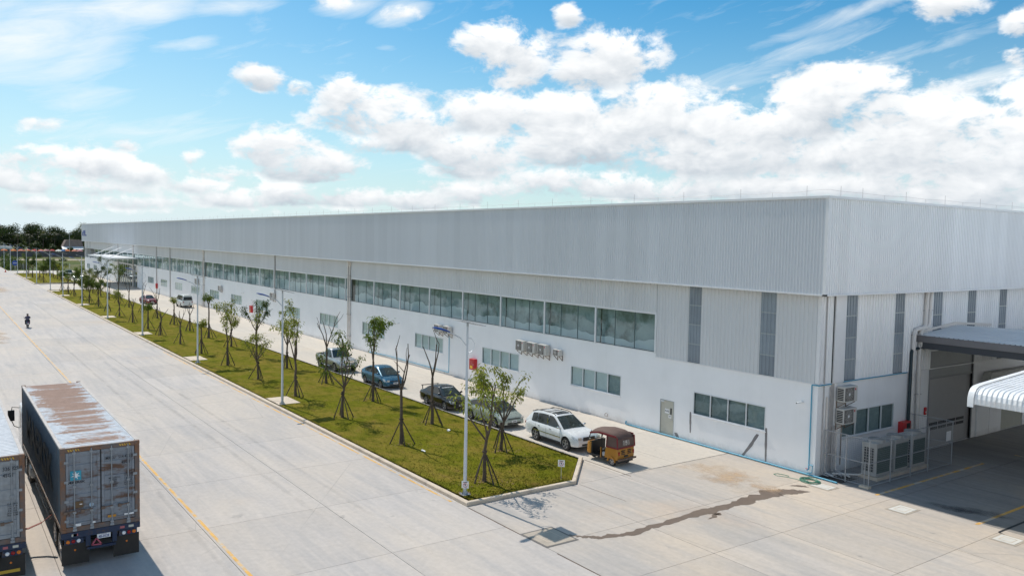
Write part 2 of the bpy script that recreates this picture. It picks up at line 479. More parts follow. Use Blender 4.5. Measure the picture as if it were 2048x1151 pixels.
M_road = concrete_mat('road_concrete', (0.515, 0.468, 0.430), (0.55, 0.482, 0.412), (0.395, 0.373, 0.360), 0.85)
M_lane = concrete_mat('lane_concrete', (0.56, 0.51, 0.45), (0.60, 0.53, 0.445), (0.505, 0.465, 0.415), 0.9)
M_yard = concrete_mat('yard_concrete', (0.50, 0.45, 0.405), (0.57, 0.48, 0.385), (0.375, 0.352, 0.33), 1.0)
M_yard_shade = concrete_mat('shade_darkened_yard_concrete', (0.285, 0.268, 0.252), (0.33, 0.295, 0.25), (0.205, 0.195, 0.188), 0.8)  # yard concrete with the hall's shade put into its colour
M_joint = mat('joint_filler', (0.16, 0.15, 0.14), 0.9, var=0.2, coords='W')
M_kerb = mat('kerb_concrete', (0.60, 0.50, 0.39), 0.85, var=0.14, vscale=1.5, bump=0.004, bscale=30, coords='W', col2=(0.36, 0.31, 0.26), c2=(0.56, 0.72), c2scale=1.1)
M_yellow = mat('yellow_road_paint', (0.68, 0.37, 0.07), 0.7, var=0.15, vscale=3, coords='W', col2=(0.50, 0.46, 0.40), c2=(0.46, 0.62), c2scale=1.6)
M_plaster = mat('white_plaster', (0.88, 0.88, 0.885), 0.75, var=0.035, vscale=0.6, bump=0.002, bscale=60, coords='W', col2=(0.84, 0.84, 0.84), c2=(0.5, 0.8), c2scale=0.35)
def weather(m, streak, splash, sheet):
    T = NT(m.node_tree); b = T.n['Principled BSDF']
    P = T.node('ShaderNodeNewGeometry').outputs['Position']
    src = b.inputs['Base Color'].links[0].from_socket
    st = T.noise(T.mapping(P, scale=(1, 1, .07)), 2.2, 5, .65); st2 = T.noise(P, .35, 3, .5)
    f = T.math('MULTIPLY', T.math('MULTIPLY', T.ramp(st, .50, .72), T.ramp(st2, .40, .65)), streak)
    c = T.mix(f, src, (.42, .41, .39, 1))
    if splash > 0:
        s = T.node('ShaderNodeSeparateXYZ'); T.put(s.inputs[0], P)
        h = T.math('ADD', s.outputs[2], T.math('MULTIPLY', T.noise(P, 1.6, 6, .7), -.9))
        c = T.mix(T.math('MULTIPLY', T.ramp(h, -.45, -.05, 1.0, 0.0), splash), c, (.40, .36, .31, 1))
    if sheet > 0:
        s = T.node('ShaderNodeSeparateXYZ'); T.put(s.inputs[0], P)
        wn_ = T.node('ShaderNodeTexWhiteNoise', noise_dimensions='1D'); T.put(wn_.inputs['W'], T.math('FLOOR', T.math('MULTIPLY', T.math('ADD', s.outputs[0], s.outputs[1]), 1.09)))
        k = T.ramp(wn_.outputs['Value'], 0, 1, 1 - sheet, 1 + sheet); cc = T.node('ShaderNodeCombineXYZ')
        for i in range(3): T.put(cc.inputs[i], k)
        c = T.mix(1.0, c, cc.outputs[0], 'MULTIPLY')
    T.put(b.inputs['Base Color'], c)
weather(M_plaster, .09, .35, 0)
M_plaster_low = mat('scuffed_plaster_base', (0.62, 0.61, 0.60), 0.85, var=0.2, vscale=2.0, coords='W', col2=(0.34, 0.33, 0.32), c2=(0.55, 0.7), c2scale=3)
M_sheet = mat('silver_cladding', (0.665, 0.685, 0.715), 0.42, 0.0, var=0.04, vscale=0.25, objvar=0.02, coords='W', stretch=(1, 1, 0.15), spec=0.5)
M_sheet_w = mat('white_cladding', (0.84, 0.84, 0.845), 0.42, 0.0, var=0.04, vscale=0.4, objvar=0.015, coords='W', stretch=(1, 1, 0.15), spec=0.5)
M_sheet_l = mat('pale_grey_cladding', (0.66, 0.67, 0.68), 0.42, 0.0, var=0.04, vscale=0.25, objvar=0.02, coords='W', stretch=(1, 1, 0.15), spec=0.5)
M_trim = mat('white_flashing', (0.76, 0.76, 0.77), 0.4, var=0.03, coords='W')
for _m in (M_sheet, M_sheet_w, M_sheet_l): weather(_m, .10, 0, .028)
M_translucent = mat('grey_translucent_sheet', (0.25, 0.29, 0.33), 0.28, var=0.12, vscale=1.0, objvar=0.12, coords='W')
M_alu = mat('white_aluminium', (0.74, 0.75, 0.76), 0.38, var=0.02, coords='W')
M_cage = mat('dull_galvanised', (0.36, 0.37, 0.385), 0.55, 0.3, var=0.08)
M_alu_grey = mat('grey_aluminium', (0.42, 0.45, 0.46), 0.4, 0.3, coords='W')
M_dark = mat('dark_void', (0.02, 0.022, 0.024), 0.7)
M_black = mat('black_rubber', (0.018, 0.018, 0.018), 0.75, var=0.2)
M_pvc = mat('cream_downpipe', (0.70, 0.66, 0.62), 0.45, var=0.05, coords='W', col2=(0.55, 0.47, 0.40), c2=(0.58, 0.75), c2scale=0.8)
M_blue = mat('blue_water_pipe', (0.05, 0.32, 0.48), 0.4, var=0.06, coords='W')
M_teal = mat('dark_teal_pipe', (0.012, 0.032, 0.042), 0.45, coords='W')
M_steel = mat('galvanised_steel', (0.48, 0.50, 0.52), 0.45, 0.6, var=0.08)
M_conduit = mat('grey_conduit', (0.42, 0.40, 0.39), 0.5, var=0.08, coords='W')
M_red = mat('red_enamel', (0.52, 0.025, 0.03), 0.4, var=0.08)
M_yprint = mat('yellow_print', (0.80, 0.50, 0.03), 0.5)
M_wprint = mat('white_print', (0.80, 0.80, 0.80), 0.5)
M_kprint = mat('black_print', (0.03, 0.035, 0.045), 0.6)
M_ac = mat('ac_casing', (0.54, 0.53, 0.50), 0.5, var=0.06, vscale=4, objvar=0.06)
M_grille = mat('ac_grille', (0.16, 0.15, 0.14), 0.6, var=0.15, vscale=10)
M_rust = mat('rusty_iron', (0.17, 0.12, 0.09), 0.8, var=0.25, vscale=6)

def glass_mat(name, tint, refl=0.0, wav=0.02, wscale=1.2):
    m = bpy.data.materials.new(name); m.use_nodes = True
    T = NT(m.node_tree); T.n.clear()
    out = T.node('ShaderNodeOutputMaterial')
    tr = T.node('ShaderNodeBsdfTransparent'); T.put(tr.inputs[0], (*tint, 1))
    gl = T.node('ShaderNodeBsdfGlossy'); gl.inputs['Roughness'].default_value = 0.03
    T.put(gl.inputs[0], (0.86, 0.95, 0.95, 1))
    G = T.node('ShaderNodeNewGeometry'); P = G.outputs['Position']
    dt = T.node('ShaderNodeVectorMath', operation='DOT_PRODUCT')
    T.l.new(G.outputs['Normal'], dt.inputs[0]); T.l.new(G.outputs['Incoming'], dt.inputs[1])
    cosv = T.math('ABSOLUTE', dt.outputs['Value'])
    schlick = T.math('ADD', 0.07, T.math('MULTIPLY', 0.93, T.math('POWER', T.math('SUBTRACT', 1.0, cosv), 5.0)))
    bn = T.node('ShaderNodeBump'); bn.inputs['Distance'].default_value = wav
    T.put(bn.inputs['Height'], T.noise(P, wscale, 2, 0.5))
    T.l.new(bn.outputs[0], gl.inputs['Normal'])
    f = T.math('ADD', schlick, refl, clamp=True)
    mx = T.node('ShaderNodeMixShader')
    T.put(mx.inputs[0], f); T.l.new(tr.outputs[0], mx.inputs[1]); T.l.new(gl.outputs[0], mx.inputs[2])
    T.l.new(mx.outputs[0], out.inputs[0])
    MATS[name] = m
    return m
M_glass = glass_mat('teal_window_glass', (0.78, 0.865, 0.865), 0.0, 0.004, 0.9)
M_glass_band = glass_mat('teal_band_glass', (0.80, 0.89, 0.905), 0.03, 0.006, 0.8)
M_blind = mat('pale_blind', (0.78, 0.81, 0.81), 0.8, var=0.05, objvar=0.10)
M_blind_dark = mat('half_dark_blind', (0.30, 0.345, 0.35), 0.8, var=0.2, objvar=0.25)
M_reflect_dark = mat('dark_band_reflection', (0.34, 0.41, 0.405), 0.9, var=0.25, vscale=0.8, coords='W', col2=(0.16, 0.20, 0.19), c2=(0.5, 0.65), c2scale=0.9)  # dark part of the reflection painted behind the band glass
M_reflect_pale = mat('pale_band_reflection', (0.66, 0.71, 0.71), 0.85, var=0.12, vscale=0.5, coords='W', col2=(0.72, 0.77, 0.76), c2=(0.5, 0.62), c2scale=0.35, stretch=(1, 1, 0.8))  # pale part of the reflection painted behind the band glass
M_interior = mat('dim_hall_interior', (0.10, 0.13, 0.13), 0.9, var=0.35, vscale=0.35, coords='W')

# ------------------------------------------------------------------ lettering (made first, while the scene is small)
TEXT = {}
def make_text(key, body, bold=0.0):
    cu = bpy.data.curves.new('lettering', 'FONT')
    cu.body = body; cu.size = 1.0; cu.align_x = 'CENTER'; cu.align_y = 'CENTER'; cu.offset = bold; cu.resolution_u = 2
    o = bpy.data.objects.new('lettering', cu); COL.objects.link(o)
    dg = bpy.context.evaluated_depsgraph_get()
    me = bpy.data.meshes.new_from_object(o.evaluated_get(dg))
    bpy.data.objects.remove(o); bpy.data.curves.remove(cu)
    TEXT[key] = ([tuple(v.co) for v in me.vertices], [tuple(p.vertices) for p in me.polygons])
    bpy.data.meshes.remove(me)
for k, body, bd in [('maersk', 'MAERSK', 0.03), ('num1a', 'MRKU', 0.01), ('num1b', '514 425 2', 0.012), ('iso', '45G1', 0.012), ('num2', '326 825 9', 0.012),
                    ('mgw', 'MAX.GROSS\nTARE\nNET\nCU.CAP.\nLOAD', 0.01), ('kgs', '32 500 KG\n71 650 LB\n3 900 KG\n8 600 LB\n28 600 KG\n76.3 CU.M', 0.01),
                    ('plate1', '4B-0528', 0.02), ('n05', 'N-05', 0.02),
                    ('corolla', 'COROLLA', 0.02)]:
    make_text(k, body, bd)
def text(key, m, parent, size, loc, rot, sx=1.0, name='lettering'):
    v, f = TEXT[key]
    mb = MB(); mb.add([(x * sx * size, y * size, z) for x, y, z in v], f)
    o = mb.build(name, m, parent)
    o.location = loc; o.rotation_euler = rot
    return o
# ================================================================== GROUND
def field_mat():
    m = bpy.data.materials.new('field_ground'); m.use_nodes = True
    T = NT(m.node_tree); b = T.n['Principled BSDF']
    P = T.node('ShaderNodeNewGeometry').outputs['Position']
    n1 = T.noise(P, 0.06, 6, 0.65); n2 = T.noise(P, 0.7, 6, 0.7); n3 = T.noise(P, 0.02, 4, 0.5)
    c = T.mix(T.ramp(n1, 0.4, 0.62), (0.085, 0.115, 0.022, 1), (0.20, 0.17, 0.075, 1))
    c = T.mix(T.ramp(n2, 0.35, 0.75), c, (0.045, 0.075, 0.016, 1))
    c = T.mix(T.math('MULTIPLY', T.ramp(n3, 0.56, 0.66), 0.6), c, (0.34, 0.27, 0.19, 1))
    T.put(b.inputs['Base Color'], c); b.inputs['Roughness'].default_value = 0.95
    b.inputs['Specular IOR Level'].default_value = 0.1
    bn = T.node('ShaderNodeBump'); bn.inputs['Distance'].default_value = 0.12
    T.put(bn.inputs['Height'], n2); T.l.new(bn.outputs[0], b.inputs['Normal'])
    return m
M_field = field_mat()
g = MB()
S = 4000
g.quad((-S, -S, -0.16), (S, -S, -0.16), (S, S, -0.16), (-S, S, -0.16))
tag(g.build('ground', M_field), kind='structure')

def slab_sheet(name, x0, x1, y0, y1, z=-0.03):
    mb = MB(); mb.box(x0, y0, -0.155, x1, y1, z)
    return tag(mb.build(name, M_joint), kind='structure')
SLABS = {}
def slabs(parent, xs, ys, m, skip=None, gap=0.018):
    for i in range(len(xs) - 1):
        for j in range(len(ys) - 1):
            x0, x1, y0, y1 = xs[i], xs[i + 1], ys[j], ys[j + 1]
            if skip and skip(x0, x1, y0, y1): continue
            w, d = round(x1 - x0 - gap, 3), round(y1 - y0 - gap, 3)
            key = (w, d, m.name)
            if key not in SLABS:
                mb = MB(); mb.box(-w / 2, -d / 2, -0.02, w / 2, d / 2, 0.0)
                SLABS[key] = mb.mesh('concrete_slab', m)
            inst(SLABS[key], 'concrete_slab', parent, ((x0 + x1) / 2, (y0 + y1) / 2, 0))
def rng(a, b, step):
    n = max(1, round(abs(b - a) / step))
    return [a + (b - a) * i / n for i in range(n + 1)]

YK = -16.86           # road side kerb line
YL = -7.9             # lane side edge of the lawn
road = slab_sheet('road', -330, 30, -47, YK)
slabs(road, rng(-130, 28, 6.0), rng(-47, YK, 5.02), M_road)
mb = MB(); mb.box(-330, -47, -0.02, -130.02, YK - 0.02, 0.0)
mb.build('far_road_surface', M_road, road)
lane = slab_sheet('lane', -232, -5.3, YL, -0.02)
slabs(lane, rng(-130, -5.32, 6.0), [YL, -4.0, -0.02], M_lane)
mb = MB(); mb.box(-232, YL, -0.02, -130.02, -0.02, 0.0); mb.build('far_lane_surface', M_lane, lane)
# cross driveways between the lawn islands
cross = slab_sheet('driveway', -180, -156.9, YK, YL)
slabs(cross, rng(-180, -156.9, 7.7), rng(YK, YL, 4.48), M_lane)
cross2 = slab_sheet('side_road', -251.5, -232.02, YK, 40)
mb = MB(); mb.box(-251.5, YK, -0.02, -232.02, 40, 0.0); mb.build('side_road_surface', M_lane, cross2)
yard = slab_sheet('yard', -5.28, 30, YK, 34)
slabs(yard, [-5.28, 0.02, 4.0, 8.75, 14.75, 22, 30], [YK, -12.0, -8.0, -3.9, -0.02], M_yard)
slabs(yard, [0.02, 4.0, 8.75, 14.75, 22, 30], [-0.02, 5.0, 10.5, 16, 22, 34], M_yard_shade)  # darkened slabs begin along the hall's shadow edge

mb = MB(); mb.prism([(-5.29, -10.8), (-5.29, YL + .0), (-8.42, YL)][::-1], -.155, 0.0); mb.build('corner_slab', M_yard, yard)
# dark drainage joint that runs on from the kerb, and the one beside the yard corner
mb = MB()
for i in range(26):
    x = -5.1 + i * 1.0
    if -1.42 < x < 0.2: continue
    w = 0.035 + 0.02 * rnd.random()
    mb.box(x, YK - 0.035 - w / 2, 0.001, x + 1.0, YK - 0.035 + w / 2, 0.004)
tag(mb.build('drain_joint', mat('drain_dirt', (0.13, 0.085, 0.055), 0.9, var=0.3, coords='W')), kind='structure')

# painted lines
def strip(pts, w, m, name, z=0.004):
    mb = MB()
    for a, b in zip(pts[:-1], pts[1:]):
        mb.bar((a[0], a[1], z), (b[0], b[1], z), w, 0.003)
    return tag(mb.build(name, m), kind='structure')
strip([(-300, -26.75), (-3.0, -26.75), (28, -26.7)], 0.12, M_yellow, 'yellow_lane_marking')
strip([(-60, -17.08), (-6.2, -17.08)], 0.11, M_yellow, 'yellow_kerb_marking')
strip([(3.3, -0.15), (3.3, 10.1)], 0.15, M_yellow, 'yellow_bay_marking')
strip([(7.8, -0.3), (7.8, 11)], 0.15, M_yellow, 'yellow_bay_marking')
strip([(3.4, 13.5), (12, 13.5)], 0.12, M_yellow, 'yellow_bay_marking')

# ------------------------------------------------------------------ lawn islands
def lawn_mat():
    m = bpy.data.materials.new('mown_lawn'); m.use_nodes = True
    T = NT(m.node_tree); b = T.n['Principled BSDF']
    P = T.node('ShaderNodeNewGeometry').outputs['Position']
    n1 = T.noise(P, 0.42, 5, 0.62); n2 = T.noise(T.mapping(P, scale=(.6, 1, 1)), 1.5, 6, 0.7); n3 = T.noise(P, 30, 4, 0.7)
    c = T.mix(T.ramp(n1, 0.40, 0.60), (0.165, 0.168, 0.012, 1), (0.235, 0.188, 0.030, 1))
    c = T.mix(T.ramp(n2, 0.52, 0.30), c, (0.098, 0.112, 0.010, 1))
    c = T.mix(T.math('MULTIPLY', T.ramp(n2, 0.56, 0.70), 0.65), c, (0.225, 0.150, 0.050, 1))
    k = T.ramp(n3, 0.25, 0.75, 0.72, 1.28)
    cc = T.node('ShaderNodeCombineXYZ')
    for i in range(3): T.put(cc.inputs[i], k)
    c = T.mix(1.0, c, cc.outputs[0], 'MULTIPLY')
    T.put(b.inputs['Base Color'], c); b.inputs['Roughness'].default_value = 0.9
    b.inputs['Specular IOR Level'].default_value = 0.03
    bn = T.node('ShaderNodeBump'); bn.inputs['Distance'].default_value = 0.05
    T.put(bn.inputs['Height'], T.math('ADD', n3, n2)); T.l.new(bn.outputs[0], b.inputs['Normal'])
    return m
M_lawn = lawn_mat()
def lawn(poly):
    mb = MB(); mb.prism(poly, -0.15, 0.10)
    return tag(mb.build('lawn', M_lawn), kind='structure')
A_POLY = [(-156.6, -16.6), (-5.55, -16.6), (-5.55, -10.93), (-8.5, -8.02), (-156.6, -8.02)]
B_POLY = [(-231.7, -16.6), (-180.3, -16.6), (-184.5, -8.1), (-231.7, -8.1)]
lawn(A_POLY); lawn(B_POLY)
def in_lawn(x, y):
    if -156.5 < x < -5.65 and -16.55 < y < -8.06:
        return not (x > -8.6 and y > -10.93 + (-5.55 - x) * 2.91 / 2.95 - 0.05)
    return False
def kerb(pts, w, z0, z1, name='kerb', m=None, lip=True):
    """kerb that follows an open polyline, its outer face on the right hand side, top edge chamfered"""
    prof = [(0, z0), (0, z1 - 0.03), (-0.03, z1), (-w, z1), (-w, z0)]
    mb = MB(); P = [Vector((p[0], p[1], 0)) for p in pts]; n = len(P); k = len(prof)
    for i, p in enumerate(P):
        d0 = (P[i] - P[i - 1]).normalized() if i > 0 else (P[1] - P[0]).normalized()
        d1 = (P[i + 1] - P[i]).normalized() if i < n - 1 else d0
        t = (d0 + d1).normalized(); s = Vector((t.y, -t.x, 0)); sc = 1 / max(0.4, t.dot(d1))
        for (o, z) in prof: mb.v.append((p.x + s.x * o * sc, p.y + s.y * o * sc, z))
    for i in range(n - 1):
        for j in range(k):
            j2 = (j + 1) % k
            mb.f.append((i * k + j, i * k + j2, (i + 1) * k + j2, (i + 1) * k + j)); mb.mi.append(0)
    mb.f.append(tuple(range(k))); mb.f.append(tuple((n - 1) * k + j for j in range(k - 1, -1, -1))); mb.mi += [0, 0]
    return tag(mb.build(name, m or M_kerb), kind='structure')
kerb([(-156.85, -8.0), (-156.85, YK), (-5.3, YK), (-5.3, -10.82), (-8.42, -7.75)], 0.20, -0.14, 0.16)
kerb([(-180.1, -8.0), (-180.1, -16.0)] and [(-231.95, -8.0), (-231.95, YK), (-180.0, YK), (-184.3, -7.9)], 0.25, -0.14, 0.17)
kerb([(-8.44, -7.88), (-156.85, -7.88)], 0.13, -0.14, 0.125, m=mat('edge_concrete', (0.27, 0.25, 0.22), 0.9, var=0.2, coords='W'))
kerb([(-184.4, -7.98), (-231.7, -7.98)], 0.13, -0.14, 0.125, m=MATS['edge_concrete'])
# thin steel edge in the paving in front of the three wheeler
mb = MB(); mb.bar((-8.36, -7.68, 0.004), (-4.9, -7.68, 0.004), 0.05, 0.006); mb.bar((-5.2, -10.7, 0.004), (-2.2, -10.55, 0.004), 0.02, 0.004)
tag(mb.build('paving_edge', M_rust), kind='structure')

M_blade = M_lawn.copy(); M_blade.name = 'grass_blade'
_T = NT(M_blade.node_tree); _b = _T.n['Principled BSDF']
_cx = _T.node('ShaderNodeCombineXYZ'); _cx.inputs[2].default_value = 1.0
for _l in list(_b.inputs['Normal'].links): _T.l.remove(_l)
_T.l.new(_cx.outputs[0], _b.inputs['Normal'])
# grass blades over the lawn, thick enough to break up the near edge
gb = MB(); grnd = random.Random(3)
for i in range(52000):
    x = -5.6 - (grnd.random() ** 1.9) * 95
    y = -16.55 + grnd.random() * 8.5
    if not in_lawn(x, y): continue
    a = grnd.random() * 2 * PI; h = 0.015 + grnd.random() * 0.035; w = 0.010 + 0.014 * grnd.random()
    dx, dy = math.cos(a) * w, math.sin(a) * w
    lx, ly = (grnd.random() - .5) * h, (grnd.random() - .5) * h
    o = len(gb.v)
    gb.v += [(x - dx, y - dy, 0.098), (x + dx, y + dy, 0.098), (x + lx, y + ly, 0.1 + h)]
    gb.f.append((o, o + 1, o + 2)); gb.mi.append(0)
for i in range(9000):
    x = -5.7 - (grnd.random() ** 1.7) * 60
    y = -16.60 + abs(grnd.gauss(0, .05)) if grnd.random() < .6 else -8.05 - abs(grnd.gauss(0, .05))
    if not in_lawn(x, y + (.06 if y < -12 else -.06)): continue
    a = grnd.random() * 2 * PI; h = 0.04 + grnd.random() * 0.07; w = 0.010 + 0.014 * grnd.random()
    dx, dy = math.cos(a) * w, math.sin(a) * w
    o = len(gb.v); gb.v += [(x - dx, y - dy, 0.098), (x + dx, y + dy, 0.098), (x + (grnd.random() - .5) * h, y + (grnd.random() - .7) * h, 0.1 + h)]
    gb.f.append((o, o + 1, o + 2)); gb.mi.append(0)
tag(gb.build('grass', M_blade), 'short mown grass growing on the lawn strip', 'grass', kind='stuff')

# dry leaves dropped under the young trees
fm = MB(); frn = random.Random(12)
for i in range(1500):
    tx = -7.6 - 8.1 * int((frn.random() ** 1.8) * 12); row = frn.random() < .5
    a = frn.random() * 6.28; r_ = abs(frn.gauss(0, .9)); x = (tx if row else tx - 4.2) + math.cos(a) * r_; y = (-14.4 if row else -10.5) + math.sin(a) * r_
    if not in_lawn(x, y): continue
    s = .03 + .04 * frn.random(); c_, s_ = math.cos(a * 3), math.sin(a * 3); o = len(fm.v)
    fm.v += [(x - c_ * s, y - s_ * s, .125), (x + s_ * s * .4, y - c_ * s * .4, .13), (x + c_ * s, y + s_ * s, .125 + s * .4), (x - s_ * s * .4, y + c_ * s * .4, .132)]
    fm.f.append((o, o + 1, o + 2, o + 3)); fm.mi.append(0)
tag(fm.build('fallen_leaves', mat('dry_leaf', (.24, .15, .05), .8, var=.4, vscale=6, coords='W')), 'small dry brown leaves scattered over the lawn', 'leaves', kind='stuff')
# concrete service pads set in the lawn beside the lamps
def pads():
    mb = MB(); mb.box(-1.3, -0.75, 0, 1.3, 0.75, 0.03)
    me = mb.mesh('service_pad', M_kerb)
    L = [(-30.6, 'beside the second street lamp'), (-53.2, 'beside the third street lamp'), (-75.4, 'beside the fourth street lamp'), (-97.0, 'beside the fifth street lamp'),
         (-119.2, 'beside the sixth street lamp'), (-141, 'beside the seventh street lamp'), (-154.2, 'at the far end of the long lawn'), (-207, 'on the far lawn island')]
    for x, w in L:
        o = inst(me, 'service_pad', None, (x, -15.75, 0.097))
        tag(o, 'pale flat concrete pad set in the grass ' + w, 'concrete pad', 'service pads along the lawn')
pads()
# access covers
def cover(x0, y0, x1, y1, label, m, gap=True, frame=None):
    t = thing('access_cover', label, 'access cover', ((x0 + x1) / 2, (y0 + y1) / 2, 0.004))
    w, d = (x1 - x0) / 2, (y1 - y0) / 2
    fr = MB()
    for (a, b, c, e) in ((-w, -d, w, -d + .09), (-w, d - .09, w, d), (-w, -d + .09, -w + .09, d - .09), (w - .09, -d + .09, w, d - .09)):
        fr.box(a, b, 0, c, e, 0.006)
    fr.build('frame', frame or M_joint, t)
    mb = MB(); mb.box(-w + .1, -d + .1, 0, w - .1, d - .1, 0.014); mb.build('lid', m, t)
    mb = MB()
    for (a, b, c, e) in ((-w * .5, -d * .5, w * .5, -d * .5 + .03), (-w * .5, d * .5 - .03, w * .5, d * .5), (-w * .5, -d * .5 + .03, -w * .5 + .03, d * .5 - .03), (w * .5 - .03, -d * .5 + .03, w * .5, d * .5 - .03)):
        mb.box(a, b, 0.014, c, e, 0.018)
    mb.build('rim', M_kerb, t)
M_cover = mat('cover_concrete', (0.42, 0.36, 0.29), 0.85, var=0.15, vscale=2, coords='W')
M_cover2 = mat('cover_pale', (0.62, 0.60, 0.55), 0.85, var=0.1, vscale=2, coords='W')
cover(-1.42, -16.9, 0.28, -15.33, 'square brown concrete pit cover with dark gap at the kerb joint', M_cover)
cover(4.6, -1.68, 5.57, -0.5, 'pale square access cover on the sunlit yard before the shade', M_cover2, frame=M_cover)
cover(0.62, -1.5, 1.75, -0.6, 'pale access cover beside the coiled hose', M_cover2, frame=M_cover)
cover(8.85, -1.62, 9.85, -0.58, 'pale access cover at the right edge of the yard', M_cover2, frame=M_cover)
mb = MB(); mb.bar((8.75, -0.45, .006), (8.75, 4.8, .006), .10, .006); mb.bar((8.75, -.5, .006), (9.3, -.72, .006), .08, .006)
tag(mb.build('drain_slot', M_dark), kind='structure')

# stains: water that ran over the yard, rusty sand, tyre scuffs
def blob_strip(name, pts, m, z, seed, jit=0.12):
    """irregular ribbon: pts = (x, y, half width)"""
    rn = random.Random(seed); L = []; Rr = []
    fine = []
    for (a, b) in zip(pts[:-1], pts[1:]):
        n = 14
        for k in range(n):
            t = k / n
            fine.append([a[i] + (b[i] - a[i]) * t for i in range(3)])
    fine.append(list(pts[-1]))
    for i, p in enumerate(fine):
        q = fine[min(i + 1, len(fine) - 1)]; o = fine[max(i - 1, 0)]
        d = Vector((q[0] - o[0], q[1] - o[1], 0)); d.normalize(); s = Vector((-d.y, d.x, 0))
        w1 = p[2] * (0.75 + 0.7 * mnoise.noise(Vector((i * 0.17, seed, 0)))) + jit * mnoise.noise(Vector((i * 0.42, seed, 5)))
        w2 = p[2] * (0.75 + 0.7 * mnoise.noise(Vector((i * 0.15, seed, 9)))) + jit * mnoise.noise(Vector((i * 0.47, seed, 15)))
        L.append((p[0] + s.x * max(.01, w1), p[1] + s.y * max(.01, w1), z)); Rr.append((p[0] - s.x * max(.01, w2), p[1] - s.y * max(.01, w2), z))
    mb = MB(); n = len(L)
    mb.add(L + Rr, [(i, i + 1, n + i + 1, n + i) for i in range(n - 1)])
    return tag(mb.build(name, m), kind='structure')
M_wet = mat('damp_concrete', (0.165, 0.118, 0.085), 0.45, var=0.12, vscale=1.5, coords='W')
blob_strip('damp_trail', [(-0.35, -15.35, .05), (0.2, -14.9, .16), (0.57, -14.4, .20), (0.85, -13.2, .22), (0.72, -11.2, .24), (0.62, -8.5, .36), (0.72, -6.9, .32), (0.55, -5.2, .52), (0.55, -3.8, .60), (0.95, -2.9, .42), (1.35, -2.3, .04)], M_wet, 0.005, 4)
blob_strip('damp_trail', [(0.75, -8.9, .05), (1.1, -8.4, .20), (1.3, -8.9, .10), (1.35, -9.3, .02)], M_wet, 0.0055, 8, .05)
blob_strip('damp_trail', [(0.25, -2.3, .05), (0.55, -1.9, .22), (0.9, -1.75, .04)], M_wet, 0.0058, 11, .05)
def fade_mat(name, col, alpha, scale, lo, hi, rough=0.85):
    m = bpy.data.materials.new(name); m.use_nodes = True
    T = NT(m.node_tree); b = T.n['Principled BSDF']
    T.put(b.inputs['Base Color'], (*col, 1)); b.inputs['Roughness'].default_value = rough
    tcn = T.node('ShaderNodeTexCoord')
    P = T.node('ShaderNodeNewGeometry').outputs['Position']
    gsep = T.node('ShaderNodeSeparateXYZ'); T.put(gsep.inputs[0], tcn.outputs['Generated'])
    ex = T.math('MULTIPLY', T.math('MULTIPLY', gsep.outputs[0], T.math('SUBTRACT', 1.0, gsep.outputs[0])), 4.0)
    ey = T.math('MULTIPLY', T.math('MULTIPLY', gsep.outputs[1], T.math('SUBTRACT', 1.0, gsep.outputs[1])), 4.0)
    e = T.math('MULTIPLY', ex, ey)
    a = T.math('MULTIPLY', T.ramp(T.math('MULTIPLY', T.noise(P, scale, 6, 0.65), T.math('ADD', 0.55, T.math('MULTIPLY', e, 0.6))), lo, hi), alpha)
    a = T.math('MULTIPLY', a, T.ramp(e, 0.0, 0.35))
    T.put(b.inputs['Alpha'], a)
    MATS[name] = m
    return m
def stain(name, x0, y0, x1, y1, m, z, rz=0):
    mb = MB(); w, d = (x1 - x0) / 2, (y1 - y0) / 2
    mb.quad((-w, -d, 0), (w, -d, 0), (w, d, 0), (-w, d, 0))
    return tag(mb.build(name, m, None, None, ((x0 + x1) / 2, (y0 + y1) / 2, z), rz), kind='structure')
M_sand = fade_mat('rusty_sand_stain', (0.60, 0.42, 0.26), 0.6, 0.55, 0.40, 0.66)
stain('sand_stain', -5.5, -5.6, 1.2, -1.9, M_sand, 0.0062, R(-14))
stain('sand_stain', -2.0, -4.4, 1.0, -2.9, M_sand, 0.0068, R(10))
M_scuff = fade_mat('tyre_scuff', (0.07, 0.07, 0.075), 0.75, 0.8, 0.42, 0.70)
stain('scuff_stain', 4.3, 0.6, 9.3, 2.0, M_scuff, 0.0065, R(24))
M_track = fade_mat('tyre_track', (0.24, 0.23, 0.22), 0.15, 0.7, 0.36, 0.72)
for (x0, x1, y, rz) in ((-70, 6, -20.9, .4), (-70, 6, -22.7, .4), (-95, -12, -24.6, -.2), (-60, 12, -29.0, .0), (-58, 14, -27.3, .0), (-110, -30, -31.5, .6), (-110, -30, -33.3, .6)):
    stain('tyre_track', x0, y - .17, x1, y + .17, M_track, 0.0058 + .0001 * len(str(x0)) + .00007 * abs(y), R(rz))
stain('sand_stain', -90, -32.0, -70, -28.0, M_sand, 0.0064, R(0))
stain('sand_stain', -175, -27.0, -150, -22.0, M_sand, 0.0064, R(0))

